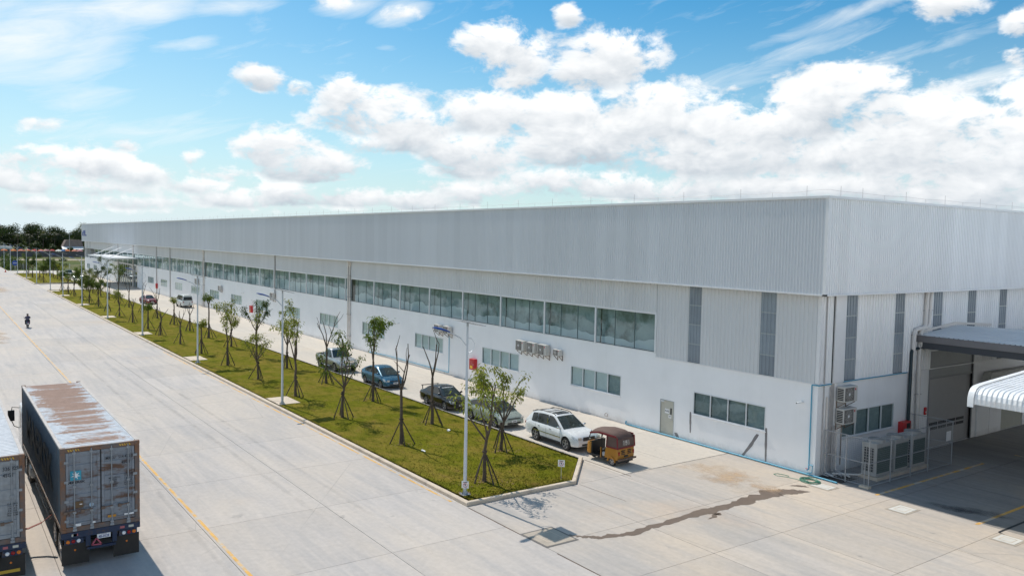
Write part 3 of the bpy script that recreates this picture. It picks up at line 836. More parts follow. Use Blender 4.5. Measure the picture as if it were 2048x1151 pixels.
# ================================================================== FACTORY BUILDING
ZS, ZW, ZP, ZR = 4.57, 7.12, 8.96, 13.72     # plaster top, band window head, parapet foot, roof line
LX = -230.5
bld = thing('factory_building', 'long white factory hall with ribbed grey parapet and window band', 'factory')
Q = PI / 2
def ribbed(mb, u0, u1, z0, z1, d=0.0, pitch=None, dep=0.038, top=0.045, slope=0.018):
    """ribbed sheet in the local frame: u along x, outward is -y"""
    if pitch is None: pitch, top, slope = (.182, .045, .016) if z1 > 10 else (.25, .075, .022)
    n = max(1, round((u1 - u0) / pitch)); p = (u1 - u0) / n
    us = []
    for i in range(n):
        a = u0 + i * p
        us += [(a, 0), (a + p / 2 - top / 2 - slope, 0), (a + p / 2 - top / 2, dep), (a + p / 2 + top / 2, dep), (a + p / 2 + top / 2 + slope, 0)]
    us.append((u1, 0))
    o = len(mb.v)
    for (u, q) in us:
        mb.v.append((u, -d - q, z0)); mb.v.append((u, -d - q, z1))
    for i in range(len(us) - 1):
        mb.f.append((o + 2 * i, o + 2 * i + 2, o + 2 * i + 3, o + 2 * i + 1)); mb.mi.append(0)
def wall_open(mb, u0, u1, z0, z1, holes, d=0.0, rev=0.12):
    us = sorted(set([u0, u1] + [h[0] for h in holes] + [h[1] for h in holes]))
    zs = sorted(set([z0, z1] + [h[2] for h in holes] + [h[3] for h in holes]))
    for i in range(len(us) - 1):
        for j in range(len(zs) - 1):
            cu, cz = (us[i] + us[i + 1]) / 2, (zs[j] + zs[j + 1]) / 2
            if any(h[0] < cu < h[1] and h[2] < cz < h[3] for h in holes): continue
            mb.quad((us[i], -d, zs[j]), (us[i + 1], -d, zs[j]), (us[i + 1], -d, zs[j + 1]), (us[i], -d, zs[j + 1]))
    for (a, b, c, e) in holes:
        mb.quad((a, -d, c), (a, -d + rev, c), (b, -d + rev, c), (b, -d, c))
        mb.quad((a, -d, e), (b, -d, e), (b, -d + rev, e), (a, -d + rev, e))
        mb.quad((a, -d, c), (a, -d, e), (a, -d + rev, e), (a, -d + rev, c))
        mb.quad((b, -d, c), (b, -d + rev, c), (b, -d + rev, e), (b, -d, e))
def face(o, side):
    if side == 'R': o.rotation_euler = (0, 0, Q)
    return o
PANES = {}
M_gbar = mat('dark_glazing_bar', (.16, .21, .21), .5)
def window(side, u0, u1, z0, z1, n, blind=None, glass=None, bar=0.055, thin=None, deep=0.05, dark_last=False, name='window', sill=True):
    """frame with panes and blinds as pieces under it"""
    w, h = u1 - u0, z1 - z0
    fr = MB(); y0, y1 = -0.02, 0.055
    fr.box(-w / 2, y0, 0, -w / 2 + bar, y1, h); fr.box(w / 2 - bar, y0, 0, w / 2, y1, h)
    fr.box(-w / 2 + bar, y0, 0, w / 2 - bar, y1, bar); fr.box(-w / 2 + bar, y0, h - bar, w / 2 - bar, y1, h)
    ib = thin or bar
    iw = (w - 2 * bar - (n - 1) * ib) / n
    bars = MB()
    for k in range(1, n):
        a = -w / 2 + bar + k * iw + (k - 1) * ib
        (bars if thin else fr).box(a, y0 + 0.004, bar, a + ib, y1 - .004, h - bar)
    o = fr.build(name, M_alu, bld)
    if thin: bars.build('glazing_bar', M_gbar, o)
    uc = (u0 + u1) / 2
    o.location = (uc, 0, z0) if side == 'L' else (0, uc, z0)
    face(o, side)
    key = (round(iw, 3), round(h, 3))
    if key not in PANES:
        p = MB(); p.quad((-iw / 2, 0.015, 0), (iw / 2, 0.015, 0), (iw / 2, 0.015, h - 2 * bar), (-iw / 2, 0.015, h - 2 * bar))
        q = MB(); q.quad((-iw / 2, 0.11, -.04), (iw / 2, 0.11, -.04), (iw / 2, 0.11, h - 2 * bar + .04), (-iw / 2, 0.11, h - 2 * bar + .04))
        PANES[key] = {}
        for gm in (M_glass, M_glass_band): PANES[key][gm.name] = p.mesh('pane', gm)
        for bm in (M_blind, M_blind_dark): PANES[key][bm.name] = q.mesh('blind', bm)
    for k in range(n):
        a = -w / 2 + bar + k * (iw + ib) + iw / 2
        inst(PANES[key][(glass or M_glass).name], 'pane', o, (a, 0, bar))
        if blind is not None:
            b = M_blind_dark if (dark_last and k == n - 1) or blind is M_blind_dark else M_blind
            inst(PANES[key][b.name], 'blind', o, (a, 0, bar))
    if sill:
        s = MB(); s.box(-w / 2 - .05, -.06, -.05, w / 2 + .05, -.0, -0.002); s.build('sill', M_trim, o)
    return o

# --- long side: low wall
low = []
for i in range(21):
    c = -5.47 - i * 10.93
    if c < LX + 4: break
    if -181 < c < -158: continue
    low.append((c - 2.48, c + 2.48, 1.66, 2.97))
DOOR = (-10.5, -9.4, 0.03, 2.11)
ENT = (-180.6, -160.3, 0.0, 4.55)
mb = MB(); wall_open(mb, LX, 0, -0.1, ZS, low + [DOOR, ENT])
mb.build('plaster_wall', M_plaster, bld)
for i, (a, b, c, e) in enumerate(low):
    window('L', a, b, c, e, 4, M_blind_dark if i == 0 else M_blind, dark_last=(i == 1))
# --- long side: window band between columns every 5.46 m
mb = MB(); mb.box(LX, 0.0, ZS, -11.0, 0.10, ZS + .2); mb.build('band_sill', M_plaster, bld)
xs = [-11.03 - 5.43 * k for k in range(9)] 
bays = [(xs[k + 1], xs[k]) for k in range(8)]
x = -55.75
while x - 5.43 > -219:
    bays.append((x - 5.40, x)); x -= 5.43
    if abs(x + 109.9) < 2.0: x -= 0.6
for (a, b) in bays:
    if -181 < a and b < -159.5: pass
    o = window('L', a + .01, b - .01, ZS + .2, ZW, 3, None, M_glass_band, bar=0.05, thin=0.010, name='band_window', sill=False)
    mb = MB(); mb.quad((-2.66, .50, .02), (2.66, .50, .02), (2.66, .50, 2.3), (-2.66, .50, 2.3)); mb.build('reflection_backing', M_reflect_dark, o)  # dark sheet standing in for what the glass reflects
    mb = MB(); N = 26; base = .55 if a > -33 else (.85 if a > -60 else 1.15); L1 = []; L2 = []
    for k in range(N + 1):
        u_ = -2.66 + 5.32 * k / N; xx = a + 2.7 + u_
        hh = base + .38 * mnoise.noise(Vector((xx * .42, 1.7, 0))) + .16 * mnoise.noise(Vector((xx * 1.5, 5.1, 0)))
        L1.append((u_, .44, .02)); L2.append((u_, .44, max(.12, min(1.9, hh))))
    mb.add(L1 + L2, [(i, i + 1, N + 2 + i, N + 1 + i) for i in range(N)]); mb.build('reflection_sheet', M_reflect_pale, o)  # wavy pale sheet shaped like reflected ground in the panes
mb = MB(); mb.box(LX, -0.03, ZW, -11.0, 0.08, ZW + .09); mb.build('band_head_trim', M_trim, bld)
mb = MB()
for (a, b) in bays: mb.box(b - .07, -0.05, ZS + .18, b + .07, -0.021, ZW)
mb.build('band_mullions', M_alu, bld)
# hall seen behind the band: floor, back wall, ceiling beams and braces
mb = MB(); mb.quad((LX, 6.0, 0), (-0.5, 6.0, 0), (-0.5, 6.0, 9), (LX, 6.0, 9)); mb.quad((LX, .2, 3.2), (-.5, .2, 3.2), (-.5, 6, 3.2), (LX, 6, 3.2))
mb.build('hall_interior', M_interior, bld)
mb = MB()
for (a, b) in bays[:8]:
    mb.bar((a, 0.9, 6.1), (b, 0.9, 6.1), .12, .22)
for k in range(0, 8, 2):
    a = xs[k] if k < 9 else xs[-1]
    mb.bar((a - .2, 0.8, 5.9), (a - 5.0, 0.8, 8.0), .05, .05); mb.box(a - .25, .6, 3.2, a + .05, .9, 8)
mb.build('hall_steelwork', mat('hall_steel', (0.20, 0.24, 0.24), 0.6), bld)
# --- long side: cladding above band + corner panel + parapet
STR_L = [(-8.46, -7.56), (-3.52, -2.57)]
mb0 = -11.0
k = 0
edges = [-0.0]
segs = [(-2.57, -0.12), (-7.56, -3.52), (-10.98, -8.46)]
for (a, b) in segs:
    mb = MB(); ribbed(mb, a, b, ZS + .02, ZP + .1, 0.012); mb.build('cladding_sheet', M_sheet_l, bld)
PX = rng(-11.0, LX, 10.93)
for x1, x0 in zip(PX[:-1], PX[1:]):
    mb = MB(); ribbed(mb, x0, x1, ZW + .09, ZP + .1, 0.012); mb.build('cladding_sheet', M_sheet_l, bld)
def translucent(side, a, b, z0, z1, cuts, d=0.012):
    zs = [z0] + cuts + [z1]
    for c, e in zip(zs[:-1], zs[1:]):
        mb = MB(); ribbed(mb, a + .01, b - .01, c + .03, e - .03, d); face(mb.build('translucent_sheet', M_translucent, bld), side)
    mb = MB(); mb.box(a + .01, 0.02, z0, b - .01, 0.06, z1); face(mb.build('translucent_backing', M_blind_dark, bld), side)
    for c in cuts:
        mb = MB(); mb.box(a + .02, -.006, c - .035, b - .02, 0.019, c + .035); face(mb.build('girt', M_alu_grey, bld), side)
for (a, b) in STR_L: translucent('L', a, b, ZS + .03, ZP + .05, [5.65, 6.75, 7.85])
PX = rng(0.48, LX - 1.6, 10.93)
for x1, x0 in zip(PX[:-1], PX[1:]):
    mb = MB(); ribbed(mb, x0, x1, ZP + .06, ZR - .10, 0.50); mb.build('parapet_sheet', M_sheet, bld)
mb = MB(); mb.box(LX - 1.6, -0.56, ZP - 0.02, 0.56, -0.42, ZP + .06); mb.box(LX - 1.6, -0.60, ZR - .12, 0.60, -0.30, ZR); mb.build('parapet_flashing', M_trim, bld)
mb = MB(); mb.box(LX - 1.6, -0.42, ZP + 0.0, 0.42, 0.02, ZP + .05); mb.build('parapet_soffit', M_trim, bld)
mb = MB(); mb.box(0.40, -0.56, ZP - .018, 0.56, -0.40, ZR - .12); mb.build('corner_flashing', M_trim, bld)
mb = MB(); mb.box(-.14, -.05, ZS, .05, .12, ZP); mb.build('corner_flashing', M_trim, bld)
mb = MB(); mb.box(-10.99, -.05, ZS - .04, 0.04, -.0, ZS + .02); mb.build('drip_flashing', M_trim, bld)
# far end wall of the hall and the roof
mb = MB(); mb.box(LX - 1.6, -.49, ZP + .06, LX - 1.5, 60, ZR - .12); mb.build('far_parapet', M_sheet_w, bld)
mb = MB(); mb.box(LX, .0, -.1, LX + .2, 60, ZP + .02); mb.build('far_wall', M_plaster, bld)
mb = MB(); mb.box(LX - 1.5, -.3, ZR - 1.0, 0.3, 62, ZR - .9); mb.build('roof', M_sheet_w, bld)
mb = MB(); mb.box(LX, 59.8, -.1, 0, 60, ZR - .95); mb.build('rear_wall', M_plaster, bld)
# --- short side
SH = (10.55, 15.5, 0.0, 5.55)
RW = (2.1, 6.95, 1.66, 3.02)
GD = (19.5, 22.5, 0.0, 3.0)
mb = MB(); wall_open(mb, 0.0, 60, -0.1, ZS, [RW, (SH[0], SH[1], 0, ZS), GD]); face(mb.build('plaster_wall', M_plaster, bld), 'R')
window('R', *RW[:2], RW[2], RW[3], 4, M_blind_dark)
STR_R = [(2.1, 3.1), (6.65, 7.57), (10.57, 11.55), (14.5, 15.47), (18.46, 19.4), (22.4, 23.35)]
u = 0.1
for (a, b) in STR_R + [(60, 60)]:
    lo = ZS + .02
    if a - u > 0.05:
        mb = MB(); ribbed(mb, u + .005, a - .005, lo if a < 10 or u > 15.4 else SH[3] + .05, ZP + .1, 0.012); face(mb.build('cladding_sheet', M_sheet_w, bld), 'R')
    if a < 59: translucent('R', a, b, (ZS + .03) if not (10 < a < 15.5) else 5.6, ZP + .05, [5.65, 6.75, 7.85] if not (10 < a < 15.5) else [7.6])
    u = b
mb = MB(); ribbed(mb, 7.575, SH[0], ZS + .02, SH[3] + .05, 0.012); face(mb.build('cladding_sheet', M_sheet_w, bld), 'R')
for (a, b) in [(0.48, 10.9), (10.9, 21.8), (21.8, 32.7), (32.7, 43.6), (43.6, 60)]:
    mb = MB(); ribbed(mb, a - (0.9 if a < 1 else 0), b, ZP + .06, ZR - .10, 0.50); face(mb.build('parapet_sheet', M_sheet_w, bld), 'R')
mb = MB(); mb.box(-.42, -0.56, ZP - 0.02, 60, -0.42, ZP + .06); mb.box(-.30, -0.60, ZR - .12, 60, -0.30, ZR); face(mb.build('parapet_flashing', M_trim, bld), 'R')
mb = MB(); mb.box(-.02, -0.42, ZP, 60, 0.02, ZP + .05); face(mb.build('parapet_soffit', M_trim, bld), 'R')
mb = MB(); mb.box(0.05, -.05, ZS - .04, 60, -.0, ZS + .02); face(mb.build('drip_flashing', M_trim, bld), 'R')
# square white column boxing next to the corner with its dark side joint
mb = MB(); mb.box(1.06, -.13, ZS, 1.95, -.02, ZP); face(mb.build('column_boxing', M_trim, bld), 'R')
mb = MB(); mb.box(0.98, -.06, ZS, 1.06, -.014, ZP); face(mb.build('column_joint', M_dark, bld), 'R')
mb = MB(); mb.box(1.05, -.012, -.1, 1.35, 0, ZS); face(mb.build('column_joint', M_conduit, bld), 'R')
# roller shutter: drum slats, door leaf with two rows of vents, frame
sh = MB(); sh.box(SH[0], 0.10, 0, SH[1], 0.16, SH[3])
shut = face(sh.build('roller_shutter', mat('shutter_grey', (0.30, 0.30, 0.30), 0.55, var=0.05, coords='W'), bld), 'R')
M_slat = mat('shutter_slat', (0.25, 0.26, 0.27), 0.5, 0.2, var=0.06, coords='W')
sl = MB(); w = SH[1] - SH[0] - .04
sl.box(-w / 2, -.02, 0, w / 2, .02, .062); sl.box(-w / 2, -.005, .062, w / 2, .02, .078)
slm = sl.mesh('slat', M_slat)
for k in range(19): inst(slm, 'slat', shut, ((SH[0] + SH[1]) / 2, 0.06, 4.03 + k * .08))
mb = MB(); mb.box(SH[0] - .1, -.03, 0, SH[0], .1, SH[3]); mb.box(SH[1], -.03, 0, SH[1] + .1, .1, SH[3]); mb.box(SH[0], 0.0, 3.93, SH[1], .1, 4.03); mb.build('guide_rail', mat('rail_grey', (0.2, 0.21, 0.22), .5), shut)
mb = MB()
for r_ in (1.0, 1.26):
    for q in range(4): mb.box(SH[0] + .25 + q * 1.02, .040, r_, SH[0] + 1.17 + q * 1.02, .0495, r_ + .16)
mb.build('vent_slots', M_dark, shut)
mb = MB(); mb.box(SH[0] + .1, .05, .02, SH[1] - .6, .1, 3.93); mb.build('door_leaf', mat('leaf_grey', (0.34, 0.335, 0.34), .6, var=.04, coords='W'), shut)
mb = MB(); mb.box(SH[0], -.04, SH[3] + .0, SH[1], .1, SH[3] + .12); face(mb.build('lintel', M_trim, bld), 'R')
# white panels and the beige door further along
mb = MB(); mb.box(16.2, -.06, 0, 17.75, -.0, 3.1); face(mb.build('white_door_leaf', M_plaster, bld), 'R')
mb = MB(); mb.box(17.8, -.06, 0, 19.35, -.0, 3.1); face(mb.build('white_door_leaf', M_plaster, bld), 'R')
mb = MB(); mb.box(GD[0], .06, 0, GD[1], .1, GD[3]); face(mb.build('beige_door', mat('beige_door_paint', (0.42, 0.42, 0.36), .6, var=.05, coords='W'), bld), 'R')
mb = MB(); mb.box(16.6, -.5, 3.2, 30, 0, 3.35); mb.prism([(16.6, 3.35), (30, 3.35), (30, 3.9), (16.9, 3.9)], -.49, -.02, 'y'); face(mb.build('lean_to', mat('lean_to_grey', (.5, .49, .46), .7, var=.08, coords='W'), bld), 'R')
# --- service door on the long side
d = MB(); d.box(DOOR[0] + .03, .03, DOOR[2] + .02, DOOR[1] - .03, .08, DOOR[3] - .02)
door = d.build('service_door', mat('door_beige', (0.50, 0.49, 0.42), 0.55, var=0.05, coords='W', col2=(.42, .40, .33), c2=(.55, .75), c2scale=2), bld)
mb = MB(); mb.box(DOOR[0], -.015, DOOR[2], DOOR[0] + .03, .1, DOOR[3]); mb.box(DOOR[1] - .03, -.015, DOOR[2], DOOR[1], .1, DOOR[3]); mb.box(DOOR[0] + .03, -.015, DOOR[3] - .02, DOOR[1] - .03, .1, DOOR[3]); mb.build('door_frame', M_alu_grey, door)
mb = MB(); mb.box(DOOR[0] + .36, .020, 1.33, DOOR[0] + .72, .0295, 1.60); mb.build('number_plate', M_wprint, door)
text('n05', M_kprint, door, 0.15, (DOOR[0] + .54, .018, 1.465), (Q, 0, 0))
mb = MB(); mb.box(DOOR[0] + .66, .020, 1.08, DOOR[0] + .88, .0295, 1.27); mb.build('notice', M_wprint, door)
mb = MB(); mb.box(DOOR[0] + .70, .017, 1.19, DOOR[0] + .84, .0198, 1.215); mb.box(DOOR[0] + .72, .017, 1.14, DOOR[0] + .82, .0198, 1.155); mb.build('notice_print', M_kprint, door)
mb = MB(); mb.box(DOOR[0] + .79, .020, 1.31, DOOR[0] + .90, .0295, 1.68); mb.build('vision_slot', M_dark, door)
mb = MB(); mb.bar((DOOR[1] - .12, -.02, 1.02), (DOOR[1] - .24, -.02, 1.02), .025, .025); mb.box(DOOR[1] - .13, -.02, 1.0, DOOR[1] - .1, .03, 1.04); mb.build('door_handle', M_steel, door)
mb = MB(); mb.box(DOOR[0] + .06, -.03, 1.98, DOOR[0] + .30, .03, 2.06); mb.build('door_closer', M_alu, door)
mb = MB(); mb.box(DOOR[0] + .03, .03, .0, DOOR[1] - .03, .085, .07); mb.build('threshold', M_dark, door)
# dark rain streaks and patches on the plaster
def wallmark(pts, w, name='plaster_patch'):
    mb = MB(); rn = random.Random(len(pts) * 7)
    L = []; Rr = []
    for i in range(len(pts) - 1):
        for k in range(6):
            t = k / 6; x = pts[i][0] + (pts[i + 1][0] - pts[i][0]) * t; z = pts[i][1] + (pts[i + 1][1] - pts[i][1]) * t
            ww = w * (0.75 + rn.random() * .5)
            L.append((x - ww, -.004, z)); Rr.append((x + ww, -.004, z))
    L.append((pts[-1][0] - w * .6, -.004, pts[-1][1])); Rr.append((pts[-1][0] + w * .6, -.004, pts[-1][1]))
    n = len(L); mb.add(L + Rr, [(i, n + i, n + i + 1, i + 1) for i in range(n - 1)])
    mb.build(name, mat('bare_cement_patch', (0.22, 0.21, 0.21), .9, var=.15, vscale=3, coords='W'), bld)
wallmark([(-8.13, 1.75), (-8.1, .55)], .06)
wallmark([(-2.93, 1.85), (-2.9, .1)], .065)
wallmark([(-3.45, 1.42), (-3.9, .7), (-4.4, .06)], .10)
wallmark([(-9.2, .33), (-9.05, .05)], .12)
# worn plaster foot
mb = MB(); rn = random.Random(5); x = -10.6
pts = []
while x > -150:
    h = max(0.0, 0.16 * (0.4 + mnoise.noise(Vector((x * .5, 3, 1)))) + .05 * mnoise.noise(Vector((x * 3, 1, 1)))); pts.append((x, .01 + h)); x -= .3
for (a, b) in zip(pts[:-1], pts[1:]):
    mb.quad((b[0], -.005, 0), (a[0], -.005, 0), (a[0], -.005, a[1]), (b[0], -.005, b[1]))
mb.build('worn_plaster_foot', M_plaster_low, bld)
# --- glazed entrance
ent = MB()
for k in range(9):
    x = ENT[0] + (ENT[1] - ENT[0]) * k / 8; ent.box(x - .06, -.03, 0, x + .06, .1, ENT[3])
ent.box(ENT[0], -.02, 2.5, ENT[1], .09, 2.62)
eo = ent.build('entrance_screen', M_alu, bld)
p = MB(); w = (ENT[1] - ENT[0]) / 8 - .13
p.quad((-w / 2, .03, .03), (w / 2, .03, .03), (w / 2, .03, 2.48), (-w / 2, .03, 2.48)); p.quad((-w / 2, .03, 2.64), (w / 2, .03, 2.64), (w / 2, .03, 4.5), (-w / 2, .03, 4.5))
pm = p.mesh('pane', M_glass_band)
for k in range(8): inst(pm, 'pane', eo, (ENT[0] + (ENT[1] - ENT[0]) * (k + .5) / 8, 0, 0))
mb = MB(); mb.box(-182, -2.2, -.1, -159, -.02, .15); mb.box(-183, -3.0, -.1, -158, -2.2, .07); mb.build('entrance_steps', M_lane, bld)
cp = MB(); cp.box(-188, -5.2, 6.22, -159, -.02, 6.30)
for k in range(5): cp.box(-188 + k * 7.2, -5.2, 6.05, -187.85 + k * 7.2, -.02, 6.215)
cp.box(-188, -5.3, 6.0, -159, -5.2, 6.34)
co = cp.build('entrance_canopy', M_alu, bld)
mb = MB()
for x in (-183.9, -173.8, -162.5): mb.path([(x, -4.8, 6.36), (x, -.02, 8.42)], .07, 8)
mb.build('canopy_tie', M_alu, co)
# --- downpipes on the long side
for x, m in ((-54.9, M_pvc), (-109.7, M_pvc), (-164.2, M_pvc)):
    mb = MB()
    for dx in (0, .42):
        mb.path([(x + dx + .25, -.3, ZP - .05), (x + dx + .2, -.14, ZP - .4), (x + dx, -.12, ZP - .6), (x + dx, -.12, 0.2), (x + dx, -.25, .1)], .085, 8)
    mb.build('downpipe', m, bld, 40)
    mb = MB()
    for z in (1.2, 3.4, 5.2, 7.4): mb.box(x - .15, -.215, z, x + .6, -.02, z + .05)
    mb.build('pipe_clip', M_conduit, bld)
for x in (-76.9, -131.5, -180.8, -142.2):
    mb = MB(); mb.path([(x, -.1, ZP - .02), (x, -.1, .1 if x != -76.9 else 4.0)], .075, 8); mb.build('downpipe', M_conduit, bld, 40)
for x in (-221.0, -226.0):
    mb = MB(); mb.box(x, -.1, ZS, x + .5, 0, ZP); mb.build('pilaster', M_alu_grey, bld)
# --- lightning conductor along the parapet
LR = MB(); LR.path([(0, 0, 0), (0, 0, .52)], .009, 5); LRm = LR.mesh('lightning_rod', M_conduit)
LS = MB(); LS.path([(0, 0, 0), (0, 0, .24)], .007, 5); LSm = LS.mesh('wire_support', M_conduit)
wire = []
for k in range(58):
    x = -0.78 - 4.0 * k
    inst(LRm, 'lightning_rod', bld, (x, -.4, ZR)); inst(LSm, 'wire_support', bld, (x - 2, -.4, ZR))
pw = []
for k in range(57 * 2 + 1):
    x = -0.78 - 2.0 * k; pw.append((x, -.4, ZR + .26)); pw.append((x - 1, -.4, ZR + .20))
mb = MB(); mb.path(pw, .006, 4); mb.build('conductor_wire', M_conduit, bld)
for k, y in enumerate([0.61] + [2.47 + 4.02 * i for i in range(14)]): inst(LRm, 'lightning_rod', bld, (.4, y, ZR))
for i in range(14): inst(LSm, 'wire_support', bld, (.4, 4.45 + 4.02 * i, ZR))
mb = MB(); mb.path([(-.78, -.4, ZR + .26), (-.1, -.38, ZR + .31), (.35, -.2, ZR + .31), (.4, .6, ZR + .26)] + [(.4, 2.47 + 2.01 * i, ZR + (.26 if i % 2 == 0 else .22)) for i in range(27)], .006, 4); mb.build('conductor_wire', M_conduit, bld)
# company letters at the far end of the parapet (too far to read)
M_bluelet = mat('blue_lettering', (0.02, 0.05, 0.28), .4)
mb = MB()
for (a, b, c, e) in ((-230.4, -229.4, 10.45, 11.5), (-228.9, -228.3, 10.45, 11.9), (-228.3, -227.0, 11.1, 11.9), (-227.0, -226.4, 10.45, 11.9), (-225.9, -225.2, 10.45, 12.0), (-225.2, -224.0, 10.45, 10.75), (-223.6, -223.1, 10.45, 10.75)):
    mb.box(a, -.60, c, b, -.545, e)
mb.build('company_lettering', M_bluelet, bld)
# ================================================================== VEHICLES
def paint(name, col, rough=0.28, metal=0.0, dirt=0.10):
    return mat(name, col, rough, metal, var=0.05, vscale=2.0, col2=tuple(c * 0.85 + 0.008 for c in col), c2=(0.55, 0.85), c2scale=1.3, coat=0.6, rvar=0.08)
M_tyre = mat('tyre_rubber', (0.022, 0.021, 0.020), 0.85, var=0.2, vscale=8)
M_rim = mat('alloy_rim', (0.45, 0.45, 0.46), 0.35, 0.7, var=0.1, vscale=8)
M_cglass = mat('tinted_car_glass', (0.012, 0.018, 0.018), 0.06, var=0.2, vscale=1.5, spec=0.7)
M_screen = mat('windscreen_glass', (0.022, 0.034, 0.032), 0.06, var=0.4, vscale=1.8, col2=(0.10, 0.14, 0.135), c2=(0.58, 0.70), c2scale=2.2, spec=0.7)
M_trimk = mat('black_plastic', (0.02, 0.02, 0.021), 0.55, var=0.1)
M_lamp = mat('headlamp_lens', (0.55, 0.56, 0.55), 0.12, 0.2, var=0.15, vscale=14)
M_amber = mat('amber_lens', (0.75, 0.20, 0.02), 0.25)
M_tail = mat('red_lens', (0.30, 0.008, 0.01), 0.2)
M_chrome = mat('chrome', (0.65, 0.65, 0.66), 0.12, 1.0)
M_plate = mat('plate_white', (0.72, 0.72, 0.72), 0.5)
def wheel_mesh(wr, tw, spokes=5, steel=False):
    key = ('wheel', wr, tw, spokes)
    if key in KIDS: return KIDS[key]
    t = MB()
    t.lathe([(wr * .62, -tw / 2), (wr * .90, -tw / 2), (wr * .985, -tw / 2 + .03), (wr, -tw * .2), (wr, tw * .2), (wr * .985, tw / 2 - .03), (wr * .90, tw / 2), (wr * .62, tw / 2)], 26, 'y')
    tm = t.mesh('tyre', M_tyre, 40)
    r = MB()
    r.lathe([(wr * .66, -tw / 2 + .004), (wr * .60, -tw / 2 + .004), (wr * .57, -tw / 2 + .06), (wr * .10, -tw / 2 + .075)], 26, 'y', mi=1)
    r.lathe([(wr * .665, -tw / 2 - .004), (wr * .60, -tw / 2 - .002), (wr * .585, -tw / 2 + .05)], 26, 'y')
    for k in range(spokes):
        a = 2 * PI * k / spokes + .3
        c, s = math.cos(a), math.sin(a)
        for da in (-.12, .12):
            c2, s2 = math.cos(a + da), math.sin(a + da)
            r.bar((c * wr * .08, -tw / 2 + .03, s * wr * .08), (c2 * wr * .62, -tw / 2 + .012, s2 * wr * .62), wr * .10, .03)
    r.lathe([(0.0, -tw / 2 + .005), (wr * .13, -tw / 2 + .01), (wr * .14, -tw / 2 + .05)], 12, 'y')
    rm = r.mesh('rim', [M_rim, M_trimk])
    KIDS[key] = (tm, rm)
    return KIDS[key]
def add_wheel(root, x, y, wr, tw, spokes=5, steer=0.0):
    tm, rm = wheel_mesh(wr, tw, spokes)
    o = inst(tm, 'wheel', root, (x, y, wr), (0 if y < 0 else PI) + steer)
    inst(rm, 'rim', o)
    return o
def interp(tab, x):
    if x <= tab[0][0]: return tab[0][1]
    for (a, b) in zip(tab[:-1], tab[1:]):
        if x <= b[0]:
            t = (x - a[0]) / max(1e-9, b[0] - a[0]); t2 = t
            return a[1] + (b[1] - a[1]) * t2
    return tab[-1][1]
